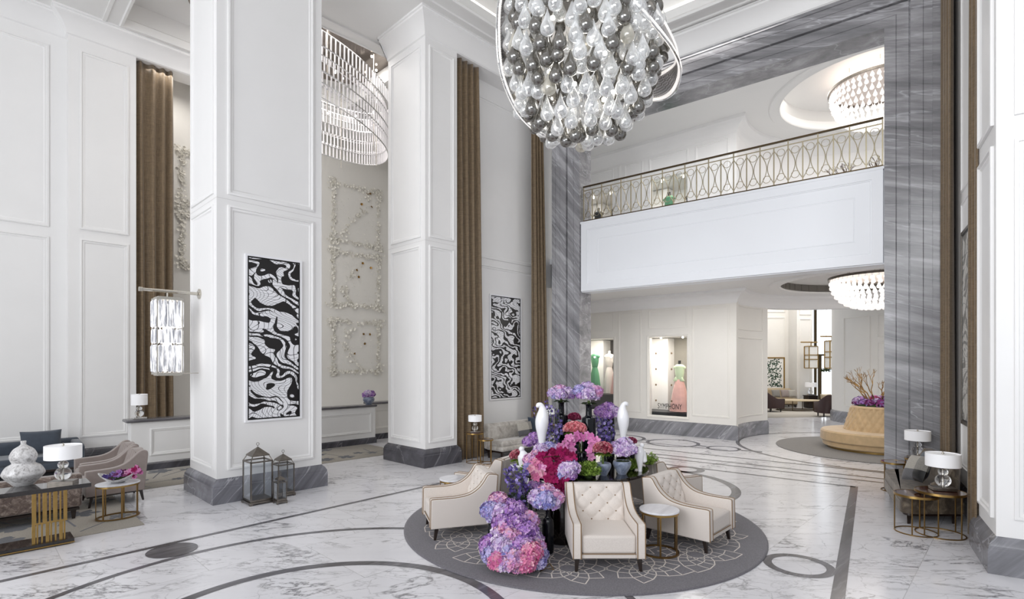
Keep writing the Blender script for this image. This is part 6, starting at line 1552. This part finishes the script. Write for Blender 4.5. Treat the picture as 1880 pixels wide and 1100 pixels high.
# shop windows: recess, glass, mannequins
def dress(name, label, loc, rz, bod, skirt, hgt=1.45, kind=0, wd=1.02):
    t = thing('dress_form', label, 'mannequin', loc, rz, 'mannequins in the shop windows')
    n = 40; sk = [(0.30, 0), (0.29, 0.05), (0.25, 0.35), (0.20, 0.62), (0.14, 0.82), (0.105, 0.90)]
    vs = []; fs = []; P = bez([(a, b) for a, b in sk], 4)
    for r, z in P:
        for j in range(n): a = 2 * PI * j / n; q = wd * r * (1 + (0.07 * math.sin(a * 10)) * (1 - z)); vs.append((q * math.cos(a), q * 0.8 * math.sin(a), z * hgt / 1.45 + 0.02))
    for i in range(len(P) - 1):
        for j in range(n): fs.append([i * n + j, i * n + (j + 1) % n, (i + 1) * n + (j + 1) % n, (i + 1) * n + j])
    mb = MB(); mb.add(vs, fs); mb.build('skirt', skirt, t, sharp=0)
    k = hgt / 1.45
    mb = MB(); mb.lathe(bez([(0.105, 0.90 * k), (0.12, 0.98 * k), (0.145, 1.10 * k), (0.15, 1.2 * k), (0.16, 1.28 * k), (0.12, 1.33 * k), (0.055, 1.35 * k), (0.0, 1.36 * k)], 4), 28, sy=0.7); mb.build('bodice', bod, t, sharp=0)
    mb = MB(); mb.lathe([(0.048, 1.33 * k), (0.042, 1.42 * k), (0.046, 1.45 * k), (0, 1.455 * k)], 16); mb.build('neck', M['black'] if kind == 0 else M['ivory_ceramic'], t)
    mb = MB()
    for s in (-1, 1): mb.lathe([(0.0, 0.0), (0.05, 0.02), (0.055, 0.07), (0.0, 0.11)], 12, (s * 0.155, 0, 1.21 * k), sx=0.8)
    mb.build('shoulder', bod, t, sharp=0)
    if kind == 0:
        mb = MB()
        for s in (-1, 1): mb.lathe([(0.0, 0), (0.10, 0.02), (0.02, 0.14), (0, 0.15)], 10, (s * 0.10, -0.06, 0.86 * k), sy=0.5)
        mb.build('bow', bod, t, sharp=0)
plain('mint_silk', rgb(214, 230, 190), 0.5, sheen=0.3); plain('blush_tulle', rgb(238, 186, 174), 0.7, sheen=0.4, var=0.1, vs=6); plain('dusty_tulle', rgb(196, 160, 152), 0.7, sheen=0.4); plain('ivory_silk', rgb(246, 238, 228), 0.5); plain('green_silk', rgb(96, 160, 118), 0.5); plain('black_cloth', rgb(18, 18, 20), 0.7); plain('window_back_grey', rgb(132, 128, 118), 0.6, var=0.25, vs=40); plain('window_white', rgb(246, 244, 240), 0.5); plain('window_stone', rgb(150, 145, 134), 0.6, var=0.2, vs=60); plain('smoked_back', rgb(74, 70, 66), 0.2)
def shop_box(a0, a1, z0, z1, back_mat, seed, words=None, depth=1.6, lamp=18):
    mb = MB(); mb.fbox(HFR, a0 - 0.5, a1 + 0.5, -depth - 0.05, -depth, z0 - 0.1, z1 + 0.1); struct(mb.build('wall_display', M[back_mat]))
    mb = MB(); mb.fbox(HFR, a0 - 0.50, a0 - 0.43, -depth, -0.16, z0 - 0.1, z1 + 0.1); mb.fbox(HFR, a1 + 0.43, a1 + 0.5, -depth, -0.16, z0 - 0.1, z1 + 0.1); mb.fbox(HFR, a0 - 0.45, a1 + 0.45, -depth, -0.16, z1 + 0.02, z1 + 0.1); mb.fbox(HFR, a1 - 0.12, a1 + 0.45, -depth, -depth + 0.5, z0, z1)
    struct(mb.build('wall_display_side', M['window_white']))
    mb = MB(); mb.fbox(HFR, a0 - 0.43, a1 + 0.43, -depth, -0.165, z0 - 0.1, z0 + 0.10); struct(mb.build('floor_display', M['black']))
    w = struct(MB().fbox(HFR, a0, a1, -0.09, -0.08, z0, z1).build('window_2' if seed == 1 else 'window_%d' % (seed + 1), M['pane_glass']))
    am = (a0 + a1) / 2
    area('display_lamp', HFR.P(am, -0.5, z1 - 0.02), HFR.P(am, -0.6, z0), a1 - a0, 0.5, lamp, (1, 0.93, 0.85))
    mb = MB()
    for i in range(2): mb.lathe([(0, -0.03), (0.03, -0.01), (0.03, 0.02), (0, 0.03)], 12, HFR.P(a0 + 0.25 + i * (a1 - a0 - 0.5), -0.3, z1 - 0.03 if seed != 2 else z1 - 0.62))
    tag(mb.build('window_spots', M['spot_glow']), None, None, None, 'structure')
    return w
w = shop_box(w1a, w1b, WZ0, WZ1, 'window_stone', 1, lamp=34)
HZR = R(139.5 + 180)
am = (w1a + w1b) / 2; zf = WZ0 + 0.101
dress('d', 'mannequin in mint bodice and blush pleated skirt in the lettered shop window', HFR.P(am - 0.16, -0.52, zf), HZR, M['mint_silk'], M['blush_tulle'], 1.62)
dress('d', 'second mannequin in beige bodice behind the mint and blush one', HFR.P(am - 0.44, -1.14, zf), HZR, M['beige_cloth'], M['dusty_tulle'], 1.62)
mb = MB()
for i in range(4):
    for a in (w1b - 0.10, w1b - 0.62, w1a + 0.06):
        q = HFR.P(a, -0.25, WZ0 + 0.45 + i * 0.5); mb.lathe([(0, -0.035), (0.03, -0.01), (0.02, 0.03), (0, 0.035)], 6, q)
tag(mb.build('window_garland', M['piping_brown']), 'strings of small ornaments hanging in the lettered shop window', 'ornament', None, 'stuff')
def lettering(txt, a_left, z, size, b):
    c = bpy.data.curves.new('lettering', 'FONT'); c.body = txt; c.size = size; c.extrude = 0.002; c.align_x = 'LEFT'; c.space_character = 1.05
    o = bpy.data.objects.new('lettering', c); COL.objects.link(o); bpy.context.view_layer.update()
    me = bpy.data.meshes.new_from_object(o.evaluated_get(bpy.context.evaluated_depsgraph_get())); bpy.data.objects.remove(o, do_unlink=True)
    for v in me.vertices: v.co.x *= 0.60
    q = bpy.data.objects.new('lettering', me); COL.objects.link(q); me.materials.append(M['black'])
    q.location = HFR.P(a_left, b, z); q.rotation_euler = (R(90), 0, HZR); return q
lt = lettering('SYMPHONY', w1b - 0.24, WZ0 + 0.22, 0.24, -0.07); lt['kind'] = 'structure'; lt.name = 'trim_8'
w = shop_box(w2a, w2b, WZ0 + 0.05, WZ1, 'smoked_back', 2, lamp=26)
zf = WZ0 + 0.151 + 0.42; mb = MB(); mb.fbox(HFR, w2a - 0.3, w2b + 0.3, -1.08, -0.22, WZ0 + 0.152, zf); tag(mb.build('display_plinth', M['smoked_back']), 'dark glossy plinth in the shop window next to the portal', 'plinth')
for da, db, bo, sk_, lab in ((0.14, -0.5, 'ivory_silk', 'blush_tulle', 'mannequin in blush gown nearest the edge of the shop window by the portal'), (0.58, -0.75, 'ivory_silk', 'ivory_silk', 'mannequin in ivory gown in the shop window by the portal'), (1.02, -0.5, 'green_silk', 'green_silk', 'mannequin in green gown in the shop window by the portal')):
    dress('d', lab, HFR.P(w2a + da, db, zf), HZR, M[bo], M[sk_], 1.5, 1, 0.78)
shop_box(u1a, u1b, 5.95, 8.0, 'window_white', 3, lamp=12); shop_box(u2a, u2b, 5.95, 8.0, 'window_white', 4, lamp=12)
um = (u1a + u1b) / 2
dress('d', 'mannequin in green gown in the upstairs shop window', HFR.P(um + 0.2, -0.5, 6.051), HZR, M['green_silk'], M['green_silk'], 1.6)
dress('d', 'mannequin in black and white in the upstairs shop window', HFR.P(um - 0.42, -0.75, 6.051), HZR, M['black_cloth'], M['ivory_silk'], 1.6)
for da, lab in ((0.22, 'mannequin in black suit nearest the edge of the upstairs window by the portal'), (0.88, 'second black-clad mannequin in the upstairs window by the portal')):
    dress('d', lab, HFR.P(u2a + da, -0.55, 6.051), HZR, M['black_cloth'], M['black_cloth'], 1.6)

# white blossom reliefs on the niche wall
def relief(label, a0, a1, z0, z1, seed, n=520):
    r_ = random.Random(seed); mb = MB(); gb = MB(); b = 6.5
    def put(u, z, s, m=mb):
        for k in range(1):
            p = Vector(LFR.P(u, b - 0.035 - r_.uniform(0, 0.02), z)); nn = Vector((math.sin(R(46)), -math.cos(R(46)), 0)) + Vector((r_.uniform(-0.6, 0.6), r_.uniform(-0.4, 0.4), r_.uniform(-0.6, 0.6)))
            floret(m, p, nn, s, 5, 0.35, r_, 0.4)
    W_, H_ = a1 - a0, z1 - z0
    for i in range(n):
        e = r_.random(); sp = r_.gauss(0, 0.035); c = r_.random()
        if e < 0.27: u, z = a0 + sp, z0 + H_ * r_.random()
        elif e < 0.50: u, z = a1 + sp, z0 + H_ * r_.random()
        elif e < 0.70: u, z = a0 + W_ * r_.random(), z0 + sp
        elif e < 0.86: u, z = a0 + W_ * r_.random(), z1 + sp * 1.2
        else: k = r_.random(); u, z = a0 + W_ * (0.5 + 0.28 * math.sin(k * 4 + seed)) + r_.gauss(0, 0.08), z1 - H_ * k
        if c < 0.3 and e < 0.9: u, z = ((a0, a1)[r_.random() < 0.5] + r_.gauss(0, 0.10), (z0, z1)[r_.random() < 0.5] + r_.gauss(0, 0.10))
        put(u, min(max(z, z0 - 0.11), z1 + 0.11), r_.uniform(0.018, 0.05))
    for i in range(90): put(a0 + W_ * r_.uniform(-0.1, 1.1), z0 + H_ * r_.uniform(0, 1), r_.uniform(0.008, 0.018))
    for i in range(4): put(a0 + W_ * r_.uniform(0.45, 0.85), z0 + H_ * r_.uniform(0.3, 0.95), 0.045, gb)
    t = thing('blossom_relief', label, 'wall art', LFR.P((a0 + a1) / 2, b - 0.01, z0), 0, 'white blossom reliefs on the niche wall')
    inv = Matrix.Translation(-Vector(t.location))
    x = mb.build('blossoms', M['ivory_ceramic'], t, sharp=0); x.data.transform(inv); x['kind'] = 'stuff'
    g = gb.build('gold_blossoms', M['gold_leaf'], t, sharp=0); g.data.transform(inv); g['kind'] = 'stuff'; g['label'] = 'gilded blossoms'
ra0, ra1 = on_b(LFR, 6.5, 611), on_b(LFR, 6.5, 693)
yy = LFR.p((ra0 + ra1) / 2, 6.5)[1]
def zr(py): return CH - (py - HZ) * yy / F
for lab, y0, y1, sd in (('topmost square of white blossoms on the wall between the pillars', 448, 345, 1), ('middle square of white blossoms on the wall between the pillars', 562, 468, 2), ('lowest square of white blossoms on the wall between the pillars', 682, 592, 3)): relief(lab, ra0, ra1, zr(y0), zr(y1), sd)
rb0, rb1 = on_b(LFR, 6.5, 333), on_b(LFR, 6.5, 333) + 1.2
for lab, y0, y1, sd in (('upper square of white blossoms beside the curtain and nearer pillar', 372, 278, 5), ('lower square of white blossoms beside the curtain and nearer pillar', 486, 392, 6)):
    yy = LFR.p(rb0, 6.5)[1]; relief(lab, rb0, rb1, zr(y0), zr(y1), sd)

# round camel seat with planter in the round hall
def banquette():
    t = thing('round_banquette', 'round camel velvet seat with buttoned centre back in the far round hall', 'seat', (RC[0], RC[1], 0.02)); m = M['camel_velvet']
    mb = MB(); mb.lathe([(0, 0.0), (1.10, 0.0), (1.10, 0.07), (0, 0.07)], 72); mb.build('plinth', M['brass'], t)
    mb = MB(); mb.lathe([(0, 0.06), (1.17, 0.06), (1.20, 0.08), (1.21, 0.17), (1.20, 0.19), (0, 0.19)], 72); mb.build('base', m, t)
    mb = MB(); mb.lathe([(0, 0.19), (1.23, 0.19), (1.26, 0.22), (1.25, 0.43), (1.22, 0.465), (1.15, 0.475), (0, 0.48)], 72); mb.build('seat', m, t)
    def bk(u, v):
        a = 2 * PI * u; z = 0.47 + 0.58 * v; r = 0.72 - 0.16 * v; p = u * 26 + v * 2.2; q = u * 26 - v * 2.2
        d = (abs(math.sin(PI * p)) * abs(math.sin(PI * q))) ** 0.5; r += 0.03 * d
        return (r * math.cos(a), r * math.sin(a), z)
    mb = MB(); mb.grid(260, 24, bk, True); mb.build('backrest', m, t, sharp=0)
    mb = MB(); mb.lathe([(0.59, 1.04), (0.57, 1.08), (0.50, 1.09), (0.48, 1.0), (0, 0.98)], 48); mb.build('rim', m, t)
    f = thing('flower_ring', 'purple and crimson flowers planted in the top of the round camel seat', 'flowers', (RC[0], RC[1], 1.02)); r_ = random.Random(9)
    for i in range(30):
        a = r_.uniform(0, 2 * PI); q = 0.44 * math.sqrt(r_.random()) ; hydrangea('flower_head', f, (q * math.cos(a), q * math.sin(a), 0.14 + r_.uniform(0, 0.12)), r_.uniform(0.09, 0.13), r_.choice(['petal_violet', 'petal_purpleorchid', 'petal_orchid', 'petal_crimson', 'petal_lilac', 'petal_purpleorchid']), 60, s=0.034)
    mb = MB(); mb.lathe([(0, -0.02), (0.46, -0.02), (0.4, 0.12), (0, 0.2)], 24); mb.build('foliage', M['leaf_dark'], f)
def branches(label, loc, mat, n, h, seed, spread=0.9):
    r_ = random.Random(seed); mb = MB()
    def grow(p, d, L, r, k):
        q = p + d * L; mid = p + d * L * 0.5 + Vector((r_.uniform(-1, 1), r_.uniform(-1, 1), r_.uniform(-0.5, 0.5))) * L * 0.10
        mb.tube([p, mid, q], [r, r * 0.85, r * 0.7], 6)
        if k > 0:
            for i in range(2 if r_.random() < 0.75 else 3):
                nd = (d + Vector((r_.uniform(-1, 1), r_.uniform(-1, 1), r_.uniform(-0.5, 0.8))) * 0.55).normalized(); grow(q, nd, L * r_.uniform(0.6, 0.85), r * 0.68, k - 1)
    for i in range(n):
        a = 2 * PI * i / n + r_.uniform(-0.3, 0.3); d = Vector((math.cos(a) * spread, math.sin(a) * spread, r_.uniform(0.7, 1.4))).normalized(); grow(Vector((0.1 * math.cos(a), 0.1 * math.sin(a), 0)), d, h * 0.34, 0.022, 4)
    o = mb.build('bare_branches', M[mat], sharp=0); o.location = loc; return tag(o, label, 'branches')
banquette(); branches('bare golden branches rising from the round camel seat', (RC[0], RC[1], 1.15), 'gold_twig', 8, 1.0, 4)
mb = MB(); mb.lathe([(0, 0), (2.31, 0), (2.31, 0.016), (2.28, 0.02), (0, 0.02)], 96); o = mb.build('round_rug', M['rug_taupe'], sharp=20); o.location = (RC[0], RC[1], 0); tag(o, 'round taupe rug under the camel seat in the far hall', 'rug')
pl = PFR.p(6.7, 1.5); pot = vase('planter', 'dark planter behind the balustrade in the upper gallery', (pl[0], pl[1], 4.75), [(0, 0), (0.16, 0), (0.22, 0.9), (0.2, 0.95), (0.18, 0.9), (0, 0.85)], 'dark_wood', None, 24, 0); pot['category'] = 'planter'
branches('dark bare twigs in the planter behind the balustrade', (pl[0], pl[1], 5.6), 'dark_twig', 6, 0.85, 12)

# far lounge
def lounge():
    o = MB().add([(9.8, 21.2, 0.006), (12.2, 21.5, 0.006), (15.5, 26.0, 0.006), (11.2, 26.0, 0.006)], [[0, 1, 2, 3]]).prism([(9.8, 21.2), (12.2, 21.5), (15.5, 22.4), (15.5, 26.0), (11.2, 26.0)], 0, 0.012).build('lounge_carpet', M['sand_rug'], sharp=0); tag(o, 'pale carpet on the floor of the far lounge', 'carpet')
    sofa('sofa', 'beige bench sofa against the back wall of the far lounge', (12.75, 26.35, 0.013), 0, 2.6, 0.8, (M['sand_cloth'], M['sand_cloth']), 0.45, 0.92, None, 0.12, 0.03)
    for i, (x, m, lab) in enumerate(((13.05, 'grey_tweed', 'patterned cushion in the middle of the far lounge sofa'), (13.5, 'mauve_velvet', 'plain mauve cushion beside the patterned one on the far lounge sofa'), (13.85, 'light_tweed', 'pale cushion at the lamp end of the far lounge sofa'))): put_pillow('cushion', 0.42, 0.40, 0.08, M[m], (x, 26.12, 0.70), 0, R(18), lab)
    t = thing('coffee_table', 'oval stone-topped coffee table in the far lounge', 'coffee table', (13.3, 24.6, 0.013))
    mb = MB(); mb.lathe([(0, 0.44), (0.97, 0.44), (1, 0.45), (1, 0.48), (0, 0.49)], 48, sx=1.05, sy=0.6); mb.build('top', M['beige_cloth'], t)
    for a in range(6): x, y = 0.95 * math.cos(R(60 * a)), 0.52 * math.sin(R(60 * a)); mb = MB(); mb.tube([(x, y, 0), (x, y, 0.44)], 0.018, 8); mb.build('leg', M['dark_bronze'], t)
    mb = MB(); mb.tube([(0.97 * math.cos(2 * PI * i / 40), 0.54 * math.sin(2 * PI * i / 40), 0.02) for i in range(40)], 0.018, 6, True); mb.build('base_ring', M['dark_bronze'], t)
    def leather(label, loc, d, seatm='brown_leather'):
        t = thing('leather_armchair', label, 'armchair', loc, facing(*d), 'brown leather armchairs of the far lounge'); m = M['brown_leather']
        pts = bez([(-0.42, -0.38), (-0.44, 0.1), (-0.30, 0.38), (0, 0.44), (0.30, 0.38), (0.44, 0.1), (0.42, -0.38)], 6); n = len(pts); vs = []
        for i, p in enumerate(pts):
            k = min(i, n - 1 - i) / (n / 2); h = 0.60 + 0.32 * min(1, max(0, k - 0.25) / 0.5); q = Vector(p) * 0.84
            vs += [(p[0], p[1], 0.16), (p[0] * 1.03, p[1] * 1.03, h - 0.03), (p[0] * 0.96, p[1] * 0.96, h), (q.x, q.y, h - 0.04), (q.x, q.y, 0.2)]
        mb = MB(); mb.add(vs, [[i * 5 + j, i * 5 + j + 1, i * 5 + 5 + j + 1, i * 5 + 5 + j] for i in range(n - 1) for j in range(4)] + [[0, 1, 2, 3, 4], [n * 5 - 1, n * 5 - 2, n * 5 - 3, n * 5 - 4, n * 5 - 5]]); mb.build('shell', m, t, sharp=60)
        mb = MB(); mb.box((0, -0.03, 0.32), (0.70, 0.70, 0.26)); mb.build('seat', M[seatm], t, bevel=0.05, seg=3)
        for sx in (-1, 1):
            for sy in (-1, 1): taper_leg(sx * 0.30, sy * 0.28, 0.2, 0.026, 0.016).build('leg', M['dark_wood'], t)
        return t
    leather('brown leather armchair cut off by the curved cream wall in the far lounge', (11.75, 24.0, 0.013), (1, 0.25))
    leather('brown leather armchair seen from behind, near the tall window of the far lounge', (12.95, 21.6, 0.013), (0.15, 1), 'sand_cloth')
    leather('dark armchair beyond the coffee table under the lounge lantern', (15.1, 24.4, 0.013), (-1, 0.2))
    put_pillow('cushion', 0.5, 0.42, 0.09, M['beige_cloth'], (13.0, 21.85, 0.72), R(188), R(-10), 'beige cushion leaning in the leather armchair seen from behind')
    t = thing('side_cabinet', 'low dark side cabinet under the table lamp in the far lounge', 'side table', (14.55, 25.75, 0.0))
    mb = MB(); mb.box((0, 0, 0.32), (0.45, 0.45, 0.56)); mb.build('body', M['dark_wood'], t, bevel=0.01); mb = MB(); mb.box((0, 0, 0.62), (0.5, 0.5, 0.04)); mb.build('top', M['dark_wood'], t, bevel=0.005)
    mb = MB(); mb.box((0, 0, 0.02), (0.4, 0.4, 0.04)); mb.build('plinth', M['black'], t)
    table_lamp('small pale drum lamp in the far lounge beside the window pier', (14.55, 25.75, 0.64), G1, 1.3)
    # botanical picture
    t = thing('framed_picture', 'gold-framed print of dark green leaves on the far lounge wall', 'picture', (0, 0, 0)); x0, x1 = (1403 - CX) / F * YB, (1440 - CX) / F * YB; z0, z1 = CH - (715 - HZ) * YB / F, CH - (656 - HZ) * YB / F
    t.location = ((x0 + x1) / 2, YB, z0); w_, h_ = x1 - x0, z1 - z0
    mb = MB(); mb.sweep([(-w_ / 2, 0), (w_ / 2, 0), (w_ / 2, h_), (-w_ / 2, h_)], [(0, 0), (0, 0.06), (-0.06, 0.06), (-0.06, 0)], True, lambda u, v, q: (u, -q, v)); mb.build('frame', M['brass'], t)
    mb = MB(); mb.box((0, -0.02, h_ / 2), (w_ - 0.1, 0.02, h_ - 0.1)); pr = mb.build('print', M['window_white'], t); r_ = random.Random(6); mb = MB()
    for i in range(260):
        k = r_.random(); u = w_ * (0.12 * math.sin(k * 5 + 1) + r_.gauss(0, 0.22)); v = h_ * (0.08 + 0.86 * k); a = r_.uniform(0, 6.3); s = r_.uniform(0.04, 0.075)
        if abs(u) > w_ / 2 - 0.14: continue
        mb.add([(u + s * c * math.cos(a) - s * e * math.sin(a), -0.031 - i * 1e-5, v + s * c * math.sin(a) + s * e * math.cos(a)) for c, e in ((-1, 0), (0, 0.45), (1, 0), (0, -0.45))], [[0, 1, 2, 3]])
    mb.build('leaf', M['leaf_print'], pr, sharp=0)
    # hanging lanterns and plant by the window
    def hang(label, x, y, z0, z1, w):
        t = thing('wall_lantern', label, 'wall lamp', (x, y, 0)); mb = MB()
        for z in (z0, z0 + (z1 - z0) * 0.4, z0 + (z1 - z0) * 0.6, z1): mb.box((0, 0, z), (w, w, 0.04))
        for sx in (-1, 1):
            for sy in (-1, 1): mb.box((sx * w / 2, sy * w / 2, (z0 + z1) / 2), (0.035, 0.035, z1 - z0))
        mb.build('cage', M['brass'], t); mb = MB(); mb.box((0, 0, (z0 + z1) / 2), (w * 0.9, w * 0.9, (z1 - z0) * 0.96)); mb.build('glass', M['window_white'], t)
        mb = MB(); mb.tube([(0, 0, z1), (0, 0, z1 + 0.2)], 0.02, 6); mb.tube([(-0.5, 0, z1 + 0.2), (0.3, 0, z1 + 0.2)], 0.03, 8); mb.tube([(0.3, 0, z1 + 0.2), (0.3, 0.5, z1 + 0.2)], 0.03, 8); mb.build('bracket', M['brass'], t)
    ym = 25.6; hang('glass lantern on the pier beside the tall lounge window', (1489 - CX) / F * ym, ym, CH - (676 - HZ) * ym / F, CH - (636 - HZ) * ym / F, 0.42)
    ym = 23.5; hang('glass lantern half hidden by the curved wall, before the tall lounge window', (1527 - CX) / F * ym, ym, CH - (676 - HZ) * ym / F, CH - (626 - HZ) * ym / F, 0.4)
plain('leaf_print', rgb(48, 74, 56), 0.6)
lounge()
ym = 25.0; t = thing('hanging_plant', 'small round green plant hanging before the tall lounge window', 'plant', ((1517 - CX) / F * ym, ym, 0)); zc = CH - (680 - HZ) * ym / F
leaves('foliage', t, (0, 0, zc), 0.22, 'leaf_dark', 300, 0.03); MB().tube([(0, 0, zc), (0, 0, 7.39)], 0.008, 5).build('cord', M['black'], t)
